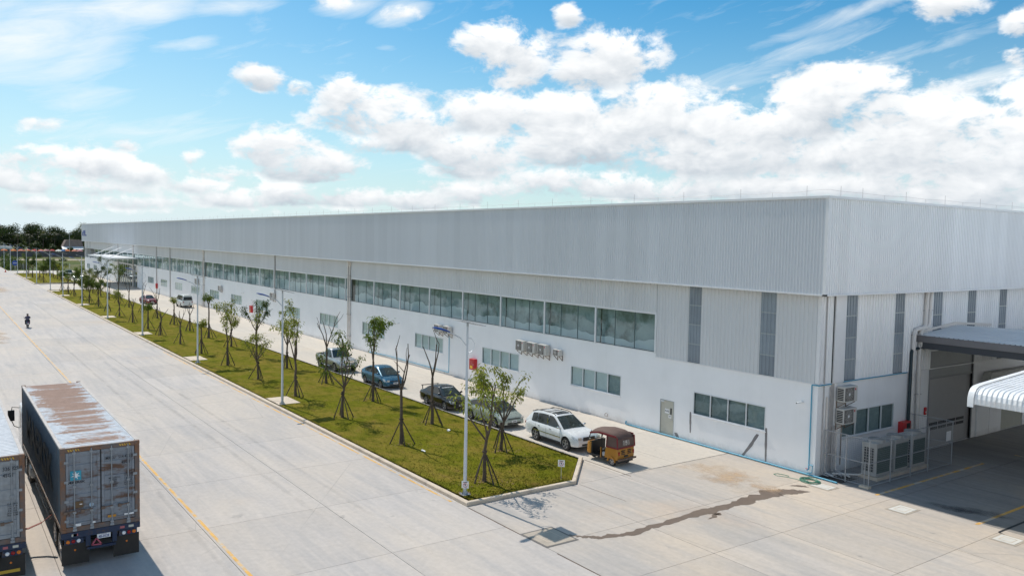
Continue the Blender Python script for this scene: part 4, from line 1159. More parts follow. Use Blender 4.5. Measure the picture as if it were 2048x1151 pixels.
def car(name, label, cat, x, y, rz, S, body_m, group='cars parked along the lane'):
    root = thing(name, label, cat, (x, y, 0.0), rz, group)
    L, Wd, wb, fo, wr = S['L'], S['W'], S['wb'], S['fo'], S['wr']
    tw = S.get('tw', .21)
    xf = L / 2 - fo; xr = xf - wb
    zb = S.get('zb', .24); top = S['top']; gh = S['gh']; bed = S.get('bed')
    ar = wr * 1.16
    def hw(xx):
        t = abs(xx) / (L / 2)
        return Wd / 2 * (1 - 0.035 * t ** 2 - (0.16 if xx > 0 else 0.10) * max(0, t - .80) ** 2 / .04)
    def arch(xx):
        z = zb
        if xx > L / 2 - .25: z = zb + .02
        for c in (xf, xr):
            d = abs(xx - c)
            if d < ar: z = max(z, wr + math.sqrt(ar * ar - d * d))
        return z
    xs = set([-L / 2, -L / 2 + .04, -L / 2 + .12, L / 2 - .12, L / 2 - .04, L / 2])
    for q in top: xs.add(max(-L / 2, min(L / 2, q[0])))
    for c in (xf, xr):
        for k in range(11): xs.add(c + ar * math.cos(PI * k / 10))
        xs.add(c - ar - .008); xs.add(c + ar + .008)
    for k in range(int(L / .25)): xs.add(-L / 2 + k * .25)
    if bed: xs |= {bed[0], bed[0] - .01, bed[1], bed[1] + .01}
    xs = sorted(v for v in xs if -L / 2 <= v <= L / 2)
    xs = [v for i, v in enumerate(xs) if i == 0 or v - xs[i - 1] > .004]
    def ring(xx):
        zt = interp(top, xx); h = hw(xx); z0 = arch(xx)
        hh = zt - zb
        # inside the ends the ring tucks in slightly: bumper roundness
        e = max(0, abs(xx) - (L / 2 - .12)) / .12
        zlow = zb + .06 * e; zt2 = zt - .03 * e
        raw = [(0, zlow), (h * (.93 - .05 * e), zlow), (h * .985, zb + hh * .16 + .02), (h * 1.0, zb + hh * .42), (h * .995, zb + hh * .66), (h * .972, zb + hh * .86), (h * .90, zt2 - .012), (h * .70, zt2 + .004), (0, zt2 + .022)]
        if bed and bed[0] <= xx <= bed[1]:
            raw[6] = (h * .945, zt2); raw[7] = (h * .86, zt2); raw[8] = (h * .855, zt2 - .02); raw += [(h * .85, zt2 - .48), (0, zt2 - .48)]
        else:
            if bed: raw = raw[:8] + [(h * .4, zt2 + .018), (h * .2, zt2 + .02), (0, zt2 + .022)]
        out = []
        for i, (yy, zz) in enumerate(raw):
            if i < 6: zz = max(zz, z0 if i < 5 else z0 + .0)
            out.append((yy, zz))
        return out
    rings = [ring(v) for v in xs]; n = len(rings[0])
    mb = MB(); 
    for v, rg in zip(xs, rings):
        for (yy, zz) in rg: mb.v.append((v, -yy, zz))
        for (yy, zz) in reversed(rg[1:-1]): mb.v.append((v, yy, zz))
    m = 2 * n - 2
    for i in range(len(xs) - 1):
        for k in range(m):
            k2 = (k + 1) % m
            mb.f.append((i * m + k, (i + 1) * m + k, (i + 1) * m + k2, i * m + k2))
            dark = k in (0, m - 1) or (bed and bed[0] - .005 <= xs[i] and xs[i + 1] <= bed[1] + .005 and (7 <= k <= m - 8))
            mb.mi.append(1 if dark else 0)
    mb.f.append(tuple(range(m))); mb.f.append(tuple((len(xs) - 1) * m + k for k in range(m - 1, -1, -1))); mb.mi += [0, 0]
    body = mb.build('body', [body_m, M_trimk], root, 38)
    def side_y(xx, zz):
        rg = ring(xx)[1:7]
        for (a, b) in zip(rg[:-1], rg[1:]):
            if min(a[1], b[1]) - 1e-6 <= zz <= max(a[1], b[1]) + 1e-6 and abs(b[1] - a[1]) > 1e-6:
                return a[0] + (b[0] - a[0]) * (zz - a[1]) / (b[1] - a[1])
        return hw(xx)
    # ---- cabin
    belt = S['belt']; gw0 = Wd / 2 * .905; tum = S.get('tum', .30)
    def gw(z): return gw0 - max(0, z - belt) * tum
    # refine profile with a smooth curve
    pf = []
    G_ = [Vector((a, 0, b)) for a, b in gh]
    for i in range(len(G_) - 1):
        p0 = G_[max(i - 1, 0)]; p1 = G_[i]; p2 = G_[i + 1]; p3 = G_[min(i + 2, len(G_) - 1)]
        for k in range(5):
            t = k / 5
            q = 0.5 * ((2 * p1) + (p2 - p0) * t + (2 * p0 - 5 * p1 + 4 * p2 - p3) * t * t + (3 * p1 - p0 - 3 * p2 + p3) * t ** 3)
            pf.append((q.x, q.z))
    pf.append(gh[-1])
    mb = MB(); nn = 9
    for (px, pz) in pf:
        w = gw(pz)
        row = [(-gw0 * .995, belt - .10), (-w, pz - .035), (-w + .02, pz - .008), (-w * .62, pz + .012), (0, pz + .02), (w * .62, pz + .012), (w - .02, pz - .008), (w, pz - .035), (gw0 * .995, belt - .10)]
        for (yy, zz) in row: mb.v.append((px, yy, zz))
    for i in range(len(pf) - 1):
        for k in range(nn - 1):
            mb.f.append((i * nn + k, (i + 1) * nn + k, (i + 1) * nn + k + 1, i * nn + k + 1)); mb.mi.append(0)
    mb.f = [q[::-1] for q in mb.f]
    mb.build('cabin', body_m, root, 50)
    pfz = lambda xx: max((pz for (px, pz) in [(a[0] + (b[0] - a[0]) * t, a[1] + (b[1] - a[1]) * t) for a, b in zip(pf[:-1], pf[1:]) for t in ([(xx - a[0]) / (b[0] - a[0])] if abs(b[0] - a[0]) > 1e-6 else [0.5]) if -1e-6 <= t <= 1 + 1e-6]), default=belt)
    for (a, b) in S['side']:
        for sg in (-1, 1):
            mb = MB(); N = 10; L1 = []; L2 = []
            for k in range(N + 1):
                xx = a + (b - a) * k / N; zt = pfz(xx) - .085; z0 = belt + .015
                if zt < z0 + .015: zt = z0 + .015
                L1.append((xx, sg * (gw(z0) + .008), z0)); L2.append((xx, sg * (gw(zt) + .010), zt))
            mb.add(L1 + L2, [((i, i + 1, N + 2 + i, N + 1 + i) if sg < 0 else (i + 1, i, N + 1 + i, N + 2 + i)) for i in range(N)])
            mb.build('side_window', M_cglass, root)
    def screen(i0, i1, nm, m_, lo=.05, hi=.95, wk=.90):
        seg = [pf[0]] ; P0 = Vector((gh[i0][0], 0, gh[i0][1])); P1 = Vector((gh[i1][0], 0, gh[i1][1]))
        nrm = Vector((-(P1 - P0).z, 0, (P1 - P0).x)).normalized()
        if nrm.z < 0: nrm = -nrm
        mb = MB(); rows = []
        N = 8
        idx0, idx1 = i0 * 5, i1 * 5
        for k in range(N + 1):
            f_ = lo + (hi - lo) * k / N; fi = idx0 + (idx1 - idx0) * f_
            j = min(int(fi), len(pf) - 2); t = fi - j
            px = pf[j][0] + (pf[j + 1][0] - pf[j][0]) * t; pz = pf[j][1] + (pf[j + 1][1] - pf[j][1]) * t
            w = gw(pz) * wk
            rows.append([(px + nrm.x * .012, yy, pz + nrm.z * .012 + dz) for yy, dz in ((-w, -.003), (-w * .6, .013), (0, .02), (w * .6, .013), (w, -.003))])
        v = [p for r_ in rows for p in r_]
        fs = []
        for k in range(N):
            for c in range(4):
                fs.append((k * 5 + c, k * 5 + c + 1, (k + 1) * 5 + c + 1, (k + 1) * 5 + c))
        if (P1 - P0).x > 0: fs = [q[::-1] for q in fs]
        mb.add(v, fs); mb.build(nm, m_, root, 60)
    ng = len(gh)
    screen(ng - 1, S['ws'], 'windscreen', M_screen)
    screen(0, S['rs'], 'rear_window', M_cglass, .10, .92, .86)
    # ---- wheels
    for cx_ in (xf, xr):
        for sg in (-1, 1):
            add_wheel(root, cx_, sg * (Wd / 2 - tw / 2 - .015), wr, tw, S.get('sp', 5))
    # ---- lamps, grille, plate, bumpers, mirrors, handles, seams
    zl = S['zl']; fx = L / 2
    for sg in (-1, 1):
        mb = MB()
        a0 = fx - S.get('hl', .42)
        for k in range(7):
            xx = a0 + (fx - .07 - a0) * k / 6
            zt = interp(top, xx) - .045; z0 = zt - .05 - .11 * (k / 6)
            z0 = max(z0, zl - .09)
            yo = min(hw(xx) * (1.003), hw(xx) * 1.003)
            mb.v += [(xx, sg * (side_y(xx, z0) + .006), z0), (xx, sg * (side_y(xx, zt) + .006), zt), (xx + .01, sg * side_y(xx, zt) * .80, zt + .028)]
        for k in range(6):
            for c in range(2): mb.f.append((k * 3 + c, k * 3 + 3 + c, k * 3 + 4 + c, k * 3 + 1 + c)); mb.mi.append(0)
        h_ = hw(fx)
        mb.box(fx - .06, sg * h_ * .93 - .14 if sg > 0 else sg * h_ * .93 - .06, zl - .08, fx + .006, sg * h_ * .93 + .06 if sg > 0 else sg * h_ * .93 + .14, zl + .045)
        mb.build('headlight', M_lamp, root)
        mb = MB(); bx = -L / 2; zt = S.get('zt', zl + .2)
        th = S.get('tlh', .13); zt = min(zt, interp(top, bx + .06) - .03)
        he = hw(bx + .05) * .985
        ya, yb = sorted((sg * (he - .20), sg * (he + .004)))
        mb.box(bx - .008, ya, zt - th, bx + .10, yb, zt)
        mb.build('tail_light', M_tail, root, bevel=.02)
        mx = S.get('mx', gh[-1][0] - .28)
        mb = MB(); mb.sphere((mx, sg * (gw0 + .10), belt + .085), (.075, .11, .07), 10, 7); mb.bar((mx, sg * gw0 * .95, belt + .03), (mx, sg * (gw0 + .05), belt + .06), .05, .04)
        mb.build('mirror', S.get('mirror_m', body_m), root, 60)
        mb = MB()
        for hx in S['handles']: mb.bx((hx, sg * (side_y(hx, belt - .14) + .012), belt - .14), (.17, .022, .028))
        mb.build('door_handle', S.get('handle_m', body_m), root, bevel=.006)
        mb = MB()
        for sx_ in S['seams']:
            zs = [max(zb + .1, arch(sx_) + .02) + (belt - .03 - max(zb + .1, arch(sx_) + .02)) * k / 6 for k in range(7)]
            for z0, z1 in zip(zs[:-1], zs[1:]):
                y0, y1 = side_y(sx_, z0) + .003, side_y(sx_, z1) + .003
                q = [(sx_ - .006, sg * y0, z0), (sx_ + .006, sg * y0, z0), (sx_ + .006, sg * y1, z1), (sx_ - .006, sg * y1, z1)]
                mb.add(q, [(0, 1, 2, 3)])
        mb.build('door_seam', M_trimk, root)
        mb = MB(); z0 = zb + .02
        mb.box(xr + ar + .03, sg * hw(0) - .035 if sg > 0 else sg * hw(0) - .006, z0, xf - ar - .03, sg * hw(0) + .006 if sg > 0 else sg * hw(0) + .035, z0 + .055); mb.build('sill', M_trimk if S.get('dark_sill', 1) else body_m, root)
    mb = MB(); gz = S.get('gz', zl - .02); gwid = S.get('gwid', .36); gh_ = S.get('gh_', .06)
    mb.box(fx - .05, -gwid, gz - gh_, fx + .010, gwid, gz + gh_); mb.build('grille', S.get('grille_m', M_trimk), root, bevel=.015)
    mb = MB(); mb.box(fx - .05, -.5, zb + .07, fx + .006, .5, zb + .19); mb.build('air_intake', M_trimk, root, bevel=.015)
    mb = MB(); mb.box(fx + .005, -.19, zl - .27, fx + .024, .19, zl - .15); pl = mb.build('licence_plate', M_plate, root)
    mb = MB(); mb.box(fx + .0245, -.13, zl - .235, fx + .0255, .13, zl - .19); mb.build('plate_print', M_kprint, pl)
    mb = MB(); mb.box(-L / 2 - .02, -.19, zl - .12, -L / 2 + .01, .19, zl); mb.build('licence_plate', M_plate, root)
    return root, dict(side_y=side_y, gw=gw, hw=hw, pfz=pfz, pf=pf, belt=belt)

SUV = dict(L=4.74, W=1.85, wb=2.70, fo=.93, wr=.365, tw=.23, zb=.30, belt=1.06, ws=5, rs=2, zl=.80, zt=1.02, tum=.34, sp=5, hl=.45,
           top=[(-2.37, .82), (-2.28, 1.02), (-1.9, 1.08), (.9, 1.06), (1.15, 1.045), (1.8, .96), (2.15, .86), (2.32, .70), (2.37, .60)],
           gh=[(-2.26, 1.05), (-2.0, 1.36), (-1.72, 1.58), (-1.0, 1.665), (-.2, 1.68), (.22, 1.61), (1.13, 1.04)],
           side=[(-1.72, -1.28), (-1.22, -.33), (-.26, .86)], seams=[-.30, .95, -1.28], handles=[-.95, .08], gz=.74, gwid=.40, gh_=.10, mirror_m=None)
HATCH = dict(L=4.45, W=1.725, wb=2.70, fo=.89, wr=.315, tw=.19, zb=.22, belt=.98, ws=5, rs=2, zl=.66, zt=.95, tum=.36, sp=5, hl=.55,
             top=[(-2.225, .70), (-2.15, .95), (-1.8, 1.0), (.9, .97), (1.25, .93), (1.75, .79), (2.05, .67), (2.18, .56), (2.225, .48)],
             gh=[(-2.10, .99), (-1.6, 1.22), (-1.0, 1.40), (-.45, 1.475), (.1, 1.475), (.45, 1.38), (1.42, .91)],
             side=[(-1.50, -.40), (-.34, .95)], seams=[-.38, .93, -1.30], handles=[-1.0, .0], gz=.62, gwid=.42, gh_=.022, mx=1.0)
SEDAN = dict(L=4.35, W=1.69, wb=2.465, fo=.84, wr=.305, tw=.19, zb=.20, belt=.90, ws=4, rs=1, zl=.64, zt=.72, tum=.40, sp=5, hl=.30,
             top=[(-2.175, .62), (-2.10, .88), (-1.5, .925), (.75, .89), (.98, .875), (1.8, .78), (2.08, .72), (2.175, .55)],
             gh=[(-1.72, .91), (-1.08, 1.27), (-.65, 1.365), (0.0, 1.375), (.22, 1.34), (1.0, .87)],
             side=[(-1.18, -.42), (-.36, .62)], seams=[-.40, .72, -1.25], handles=[-1.0, .0], gz=.64, gwid=.36, gh_=.045)
PICK = dict(L=5.28, W=1.89, wb=3.24, fo=.95, wr=.39, tw=.25, zb=.42, belt=1.14, ws=4, rs=1, zl=.92, zt=.98, tum=.30, sp=6, hl=.34, bed=(-2.55, -.80),
            top=[(-2.64, .90), (-2.58, 1.12), (-.8, 1.14), (1.0, 1.13), (1.15, 1.13), (2.1, 1.06), (2.42, .98), (2.58, .84), (2.64, .70)],
            gh=[(-.76, 1.12), (-.60, 1.66), (-.30, 1.765), (.25, 1.77), (.45, 1.70), (1.16, 1.12)],
            side=[(-.56, .02), (.08, .84)], seams=[.05, .98, -.62], handles=[-.42, .26], gz=.92, gwid=.46, gh_=.10, grille_m=None)
VAN = dict(L=4.6, W=1.70, wb=2.5, fo=1.05, wr=.33, tw=.2, zb=.30, belt=1.15, ws=5, rs=1, zl=.75, zt=.95, tum=.14, sp=5, hl=.2,
           top=[(-2.3, .95), (-2.26, 1.12), (1.6, 1.12), (1.9, 1.08), (2.2, .95), (2.3, .6)],
           gh=[(-2.24, 1.10), (-2.12, 1.72), (-1.95, 1.90), (-.8, 1.96), (.6, 1.93), (.95, 1.82), (1.85, 1.10)],
           side=[(-2.0, -1.0), (-.92, .15), (.22, 1.35)], seams=[-.95, .18, 1.3], handles=[-.6, .3], gz=.78, gwid=.4, gh_=.06)
P_white = paint('white_car_paint', (0.76, 0.77, 0.77), .25)
P_green = paint('sage_green_car_paint', (0.36, 0.405, 0.36), .30, .25)
P_black = paint('black_car_paint', (0.004, 0.0035, 0.006), .18)
P_blue = paint('teal_blue_car_paint', (0.02, 0.12, 0.21), .28, .3)
P_silver = paint('silver_car_paint', (0.42, 0.44, 0.45), .32, .6)
P_red = paint('red_car_paint', (0.22, 0.012, 0.025), .3)
P_vanw = paint('offwhite_van_paint', (0.66, 0.68, 0.66), .35)
P_grey = paint('grey_car_paint', (0.33, 0.36, 0.40), .3, .4)
SUV['mirror_m'] = M_chrome; SUV['handle_m'] = M_chrome; PICK['grille_m'] = M_chrome; PICK['mirror_m'] = M_trimk

suv, K = car('parked_suv', 'white sport utility car with roof rails and sunroof behind the three wheeler', 'car', -11.83, -6.43, 0.0, SUV, P_white)
for sg in (-1, 1):
    mb = MB(); yy = sg * (K['gw'](1.6) - .08)
    mb.path([(-1.75, yy, 1.60), (-1.55, yy, 1.68), (-1.0, yy, 1.735), (-.2, yy, 1.74), (.05, yy, 1.70), (.15, yy, 1.645)], .022, 6); mb.build('roof_rail', M_trimk, suv, 60)
mb = MB(); mb.box(-.38, -.42, 1.676, .10, .42, 1.712); mb.build('sunroof', M_cglass, suv, bevel=.01)
mb = MB()
for k in range(2): mb.box(-1.30 + k * .62, -.56, 1.70 + k * .012, -1.27 + k * .62, .56, 1.722 + k * .012)
mb.build('roof_bar', M_trimk, suv)
mb = MB(); mb.box(-2.06, -.52, 1.50, -1.82, .52, 1.545); mb.build('rear_spoiler', M_trimk, suv, bevel=.02)
mb = MB(); mb.sphere((2.385, 0, .75), (.02, .075, .06), 10, 6); mb.build('badge', M_chrome, suv)
mb = MB()
for sg in (-1, 1): mb.sphere((2.33, sg * .68, .50), (.04, .055, .055), 10, 6)
mb.build('fog_lights', M_lamp, suv)
mb = MB(); mb.box(-.30, -K['gw'](1.2) - .016, 1.10, -.235, -K['gw'](1.2) - .004, 1.46); 
for sg in (-1, 1): mb.box(-1.4, sg * .932 - .01, .62, 1.0, sg * .932 + .004, .66)
mb.build('chrome_strip', M_chrome, suv)

hatch, K = car('parked_hatchback', 'sage green hatchback half hidden by the nearest leafy tree', 'car', -18.23, -6.72, 0.0, HATCH, P_green)
sed, K = car('parked_sedan', 'black saloon with a tall rear wing and windscreen lettering', 'car', -24.05, -6.80, 0.0, SEDAN, P_black)
mb = MB()
for sg in (-1, 1): mb.box(-2.05, sg * .60 - .015, .9, -1.97, sg * .60 + .015, 1.16)
mb.box(-2.10, -.70, 1.16, -1.93, .70, 1.185); mb.build('rear_wing', M_trimk, sed, bevel=.008)
t_ = text('corolla', M_wprint, sed, .17, (.335, 0, 1.315), (R(32), 0, R(90)), 1.15)
hat2, K = car('parked_hatchback', 'metallic teal blue hatchback in front of the silver pickup', 'car', -33.42, -6.83, 0.0, HATCH, P_blue)
mb = MB(); mb.path([(-1.3, 0, 1.40), (-1.5, 0, 1.62)], .006, 4); mb.build('antenna', M_trimk, hat2)
pick, K = car('parked_pickup', 'silver double cab pickup truck with an open black bed', 'pickup truck', -42.42, -6.75, 0.0, PICK, P_silver)
mb = MB()
for sg in (-1, 1): mb.path([(-.85, sg * .93, .42), (.85, sg * .93, .42)], .035, 8)
mb.build('side_step', M_chrome, pick)
red, K = car('parked_sedan', 'dark red saloon parked facing the camera near the entrance', 'car', -118.9, -6.35, 0.10, SEDAN, P_red)
van, K = car('parked_van', 'off-white van seen from behind at the wall side of the lane', 'van', -110.7, -2.75, PI, VAN, P_vanw, None)
mb = MB(); mb.box(-2.14, -.5, 1.88, -1.9, .5, 1.95); mb.build('roof_spoiler', P_vanw, van, bevel=.02)
bs, K = car('parked_suv', 'black sport utility car crossing the driveway between the lawn islands', 'car', -182.9, -7.3, -.5, SUV, P_black, 'cars at the far end of the lane')
c2, K = car('parked_hatchback', 'pale grey hatchback behind the black car at the far lane end', 'car', -199.5, -6.2, 0.0, HATCH, P_grey, 'cars at the far end of the lane')
c3, K = car('parked_pickup', 'dark green pickup, last of the cars at the far lane end', 'pickup truck', -212.5, -6.3, 0.0, PICK, paint('dark_green_paint', (.03, .06, .045), .35), 'cars at the far end of the lane')

# ------------------------------------------------------------------ three wheeler
def three_wheeler():
    t = thing('three_wheeler', 'orange three wheeled taxi with a brown canvas hood at the lane end', 'auto rickshaw', (-7.62, -6.72, 0), PI + .10)
    MO = mat('orange_body_paint', (0.42, 0.185, 0.022), 0.45, var=.14, vscale=3, col2=(.33, .15, .03), c2=(.55, .75), c2scale=2.5)
    MC = mat('brown_canvas', (0.135, 0.085, 0.07), 0.85, var=.18, vscale=3, bump=.01, bscale=5)
    MR = mat('red_canvas', (0.21, 0.025, 0.028), 0.75, var=.15, vscale=4)
    hw = .65
    # rear body tub: local +x is forward
    mb = MB()
    prof = [(-1.18, .34), (-1.22, .62), (-1.18, .93), (-.42, .93), (-.36, .80), (-.30, .36)]
    mb.prism(prof, -hw, hw, 'y'); mb.build('rear_body', MO, t, 30, bevel=.04)
    mb = MB(); mb.prism([(-.32, .27), (.95, .27), (.95, .34), (-.32, .34)], -.58, .58, 'y'); mb.build('floor', M_trimk, t)
    # nose: tapered front panel
    mb = MB(); rows = []
    for (x, w, z0, z1) in ((.74, .55, .30, .86), (.95, .53, .30, .95), (1.12, .40, .36, .88), (1.20, .22, .42, .78)):
        rows += [(x, -w, z0), (x, w, z0), (x, w * .92, z1), (x, -w * .92, z1)]
    fs = [(0, 1, 2, 3), (15, 14, 13, 12)]
    for i in range(3):
        for k in range(4): fs.append((i * 4 + k, (i + 1) * 4 + k, (i + 1) * 4 + (k + 1) % 4, i * 4 + (k + 1) % 4))
    mb.add(rows, fs); mb.build('front_panel', MO, t, 40, bevel=.03)
    mb = MB(); mb.box(.66, -.50, .34, .735, .50, .99); mb.build('dashboard', M_trimk, t)
    # windscreen and its frame
    mb = MB(); mb.quad((.93, -.50, 1.0), (.93, .50, 1.0), (.74, .46, 1.50), (.74, -.46, 1.50)); mb.build('windscreen', M_glass, t)
    mb = MB()
    for sg in (-1, 1): mb.path([(.95, sg * .53, .95), (.74, sg * .50, 1.53)], .025, 6)
    mb.path([(.94, -.53, 1.0), (.94, .53, 1.0)], .02, 6)
    mb.build('windscreen_frame', M_trimk, t)
    # hood: rounded canvas shell
    sec = []
    for (x, z, w, r) in ((.80, 1.50, .54, .10), (.55, 1.66, .60, .16), (0.0, 1.74, .63, .18), (-.65, 1.72, .645, .18), (-1.02, 1.62, .64, .18), (-1.15, 1.38, .635, .12)):
        sec.append([(x, -w, z - r * 1.1), (x, -w + .03, z - r * .5), (x, -w + .12, z - .03), (x, -w * .4, z + .01), (x, 0, z + .02), (x, w * .4, z + .01), (x, w - .12, z - .03), (x, w - .03, z - r * .5), (x, w, z - r * 1.1)])
    mb = MB(); v = [p for s_ in sec for p in s_]; fs = []
    for i in range(len(sec) - 1):
        for k in range(8): fs.append((i * 9 + k, i * 9 + k + 1, (i + 1) * 9 + k + 1, (i + 1) * 9 + k))
    mb.add(v, fs); mb.build('canvas_roof', MC, t, 50)
    mb = MB(); mb.quad((-1.155, -.635, 1.40), (-1.155, .635, 1.40), (-1.205, .65, .935), (-1.205, -.65, .935)); mb.build('rear_curtain', MC, t)
    mb = MB(); mb.quad((-1.190, -.26, 1.32), (-1.190, .26, 1.32), (-1.212, .26, 1.06), (-1.212, -.26, 1.06)); mb.build('rear_window', mat('clear_vinyl', (.22, .19, .17), .25, var=.4, vscale=9, col2=(.62, .58, .52), c2=(.55, .62), c2scale=7), t)
    for sg in (-1, 1):
        mb = MB(); q = [(-1.15, sg * .642, 1.52), (-.50, sg * .652, 1.56), (-.44, sg * .655, .93), (-1.2, sg * .655, .93)]
        mb.add(q, [(0, 1, 2, 3)]); mb.build('side_curtain', MC, t)
        mb = MB(); mb.bar((-.46, sg * .66, .93), (-.50, sg * .66, 1.56), .03, .07); mb.bar((.80, sg * .55, 1.41), (.1, sg * .65, 1.565), .03, .09); mb.bar((.1, sg * .65, 1.565), (-1.10, sg * .66, 1.535), .03, .10); mb.bar((-1.2, sg * .66, .955), (-.44, sg * .66, .955), .03, .06); mb.bar((-1.16, sg * .655, 1.5), (-1.21, sg * .66, .95), .04, .06)
        mb.build('hood_trim', MR, t)
        mb = MB(); mb.bar((-.08, sg * .60, .33), (-.08, sg * .60, 1.6), .035, .035); mb.build('roof_post', M_trimk, t)
        mb = MB(); mb.bar((-.06, sg * .60, .30), (-.06, sg * .60, .82), .05, .10); mb.build('door_bar', MO, t)
    mb = MB(); mb.bar((-1.21, -.66, .95), (-1.21, .66, .95), .03, .06); mb.build('hood_trim', MR, t)
    # seats, handlebar
    mb = MB(); mb.box(-.95, -.55, .42, -.35, .55, .58); mb.box(-1.05, -.55, .58, -.90, .55, 1.05); mb.build('rear_seat', mat('dark_vinyl', (.03, .025, .025), .5), t, bevel=.04)
    mb = MB(); mb.box(.05, -.25, .45, .40, .25, .62); mb.build('driver_seat', MATS['dark_vinyl'], t, bevel=.04)
    mb = MB(); mb.path([(.78, 0, .6), (.68, 0, 1.02)], .03, 6); mb.path([(.64, -.34, 1.05), (.68, 0, 1.02), (.64, .34, 1.05)], .018, 6); mb.build('handlebar', M_trimk, t)
    mb = MB(); mb.sphere((-.1, .42, .45), (.12, .12, .13), 9, 6); mb.build('white_sack', M_plate, t)
    # wheels: two behind, one in front
    for sg in (-1, 1):
        add_wheel(t, -.80, sg * .53, .215, .12, 5)
        mb = MB(); pr = [(-.80 + .27 * math.cos(a), .23 + .27 * math.sin(a)) for a in [PI * k / 10 for k in range(11)]] + [(-.80 + .22 * math.cos(a), .23 + .22 * math.sin(a)) for a in [PI * (10 - k) / 10 for k in range(11)]]
        mb.prism(pr, sg * .645 - .03, sg * .645 + .045, 'y'); mb.build('wheel_arch', MO, t)
    add_wheel(t, .98, -.001, .215, .12, 5)
    mb = MB(); mb.path([(.98, -.1, .22), (.98, -.1, .5), (.98, .1, .5), (.98, .1, .22)], .02, 6); mb.build('front_fork', M_trimk, t)
    # rear: vents, lamps, bumper
    mb = MB()
    for yy in (-.24, .24):
        for k in range(3): mb.box(-1.245, yy - .13, .62 + k * .085, -1.20, yy + .13, .655 + k * .085)
    mb.build('engine_vents', M_dark, t)
    for sg in (-1, 1):
        mb = MB(); mb.box(-1.245, sg * .55 - .045, .60, -1.19, sg * .55 + .045, .78); mb.build('tail_light', M_tail, t, bevel=.012)
    mb = MB(); mb.box(-1.34, -.66, .34, -1.26, .66, .42); mb.bar((-1.3, -.4, .38), (-1.15, -.4, .42), .05, .05); mb.bar((-1.3, .4, .38), (-1.15, .4, .42), .05, .05); mb.build('rear_bumper', M_rust, t)
    mb = MB(); mb.box(-1.235, -.15, .47, -1.21, .15, .56); mb.build('licence_plate', M_trimk, t)
    mb = MB(); mb.box(-1.17, -.60, .18, -.95, .60, .36); mb.build('mud_guard', M_trimk, t)
three_wheeler()

# ------------------------------------------------------------------ container lorries
def rust_mat(name, base, amt, lo, hi, stretch=(1, 1, 1), rustc=(0.16, 0.075, 0.035), scale=1.2, roof=False):
    m = bpy.data.materials.new(name); m.use_nodes = True
    T = NT(m.node_tree); b = T.n['Principled BSDF']
    P = T.node('ShaderNodeTexCoord').outputs['Object']
    n = T.noise(T.mapping(P, scale=stretch), scale, 7, 0.66); n2 = T.noise(P, 6, 5, 0.6); n3 = T.noise(T.mapping(P, scale=(1, 1, .12)), 5, 4, .6)
    c = T.mix(T.ramp(n2, .3, .7), (*[v * .85 for v in base], 1), (*[v * 1.1 for v in base], 1))
    c = T.mix(T.math('MULTIPLY', T.ramp(n3, .5, .75), .35), c, (*[v * .55 for v in base], 1))
    if roof:      # the sheet has rusted along its crown, most toward the front end
        s3 = T.node('ShaderNodeSeparateXYZ'); T.put(s3.inputs[0], P)
        ay = T.math('ABSOLUTE', T.math('ADD', s3.outputs[1], T.math('MULTIPLY', T.math('SUBTRACT', n3, .5), 1.2)))
        n = T.math('ADD', n, T.math('SUBTRACT', T.ramp(s3.outputs[0], -0.5, -10.0, .03, .20), T.ramp(ay, .55, 1.2, 0, .24)))
    r = T.math('MULTIPLY', T.ramp(T.math('ADD', n, T.math('MULTIPLY', T.math('SUBTRACT', n2, .5), .25)), lo, hi), amt)
    c = T.mix(r, c, T.mix(n2, (*rustc, 1), (*[v * 1.7 for v in rustc], 1)))
    T.put(b.inputs['Base Color'], c)
    T.put(b.inputs['Roughness'], T.ramp(r, 0, 1, .5, .85))
    MATS[name] = m
    return m
M_cside = rust_mat('container_side_paint', (0.16, 0.20, 0.235), .6, .58, .75, (1, 1, .3))
M_cdoor = rust_mat('container_door_paint', (0.225, 0.25, 0.285), .92, .50, .62, (1, .40, 1.6), (0.085, 0.042, 0.022), 1.6)
M_cdoor2 = rust_mat('container_door_paint_clean', (0.29, 0.31, 0.33), .6, .66, .78)
M_croof = rust_mat('container_roof_rusty', (0.66, 0.68, 0.70), .85, .46, .60, (1.6, .25, 1), (0.27, 0.145, 0.085), 1.0, True)
M_croof2 = rust_mat('container_roof_pale', (0.68, 0.69, 0.70), .5, .62, .75, (.5, 1, 1), (0.26, 0.15, 0.09), .7)
M_cpost = rust_mat('container_post', (0.13, 0.12, 0.12), .9, .40, .6)
M_chassis = mat('trailer_blue_paint', (0.015, 0.03, 0.07), .55, var=.25, vscale=3, col2=(.09, .05, .025), c2=(.55, .7), c2scale=3)
M_mud = mat('mudflap_rubber', (0.032, 0.028, 0.024), .8, var=.2, vscale=4)
M_hazard = mat('hazard_yellow', (.62, .38, .04), .6)
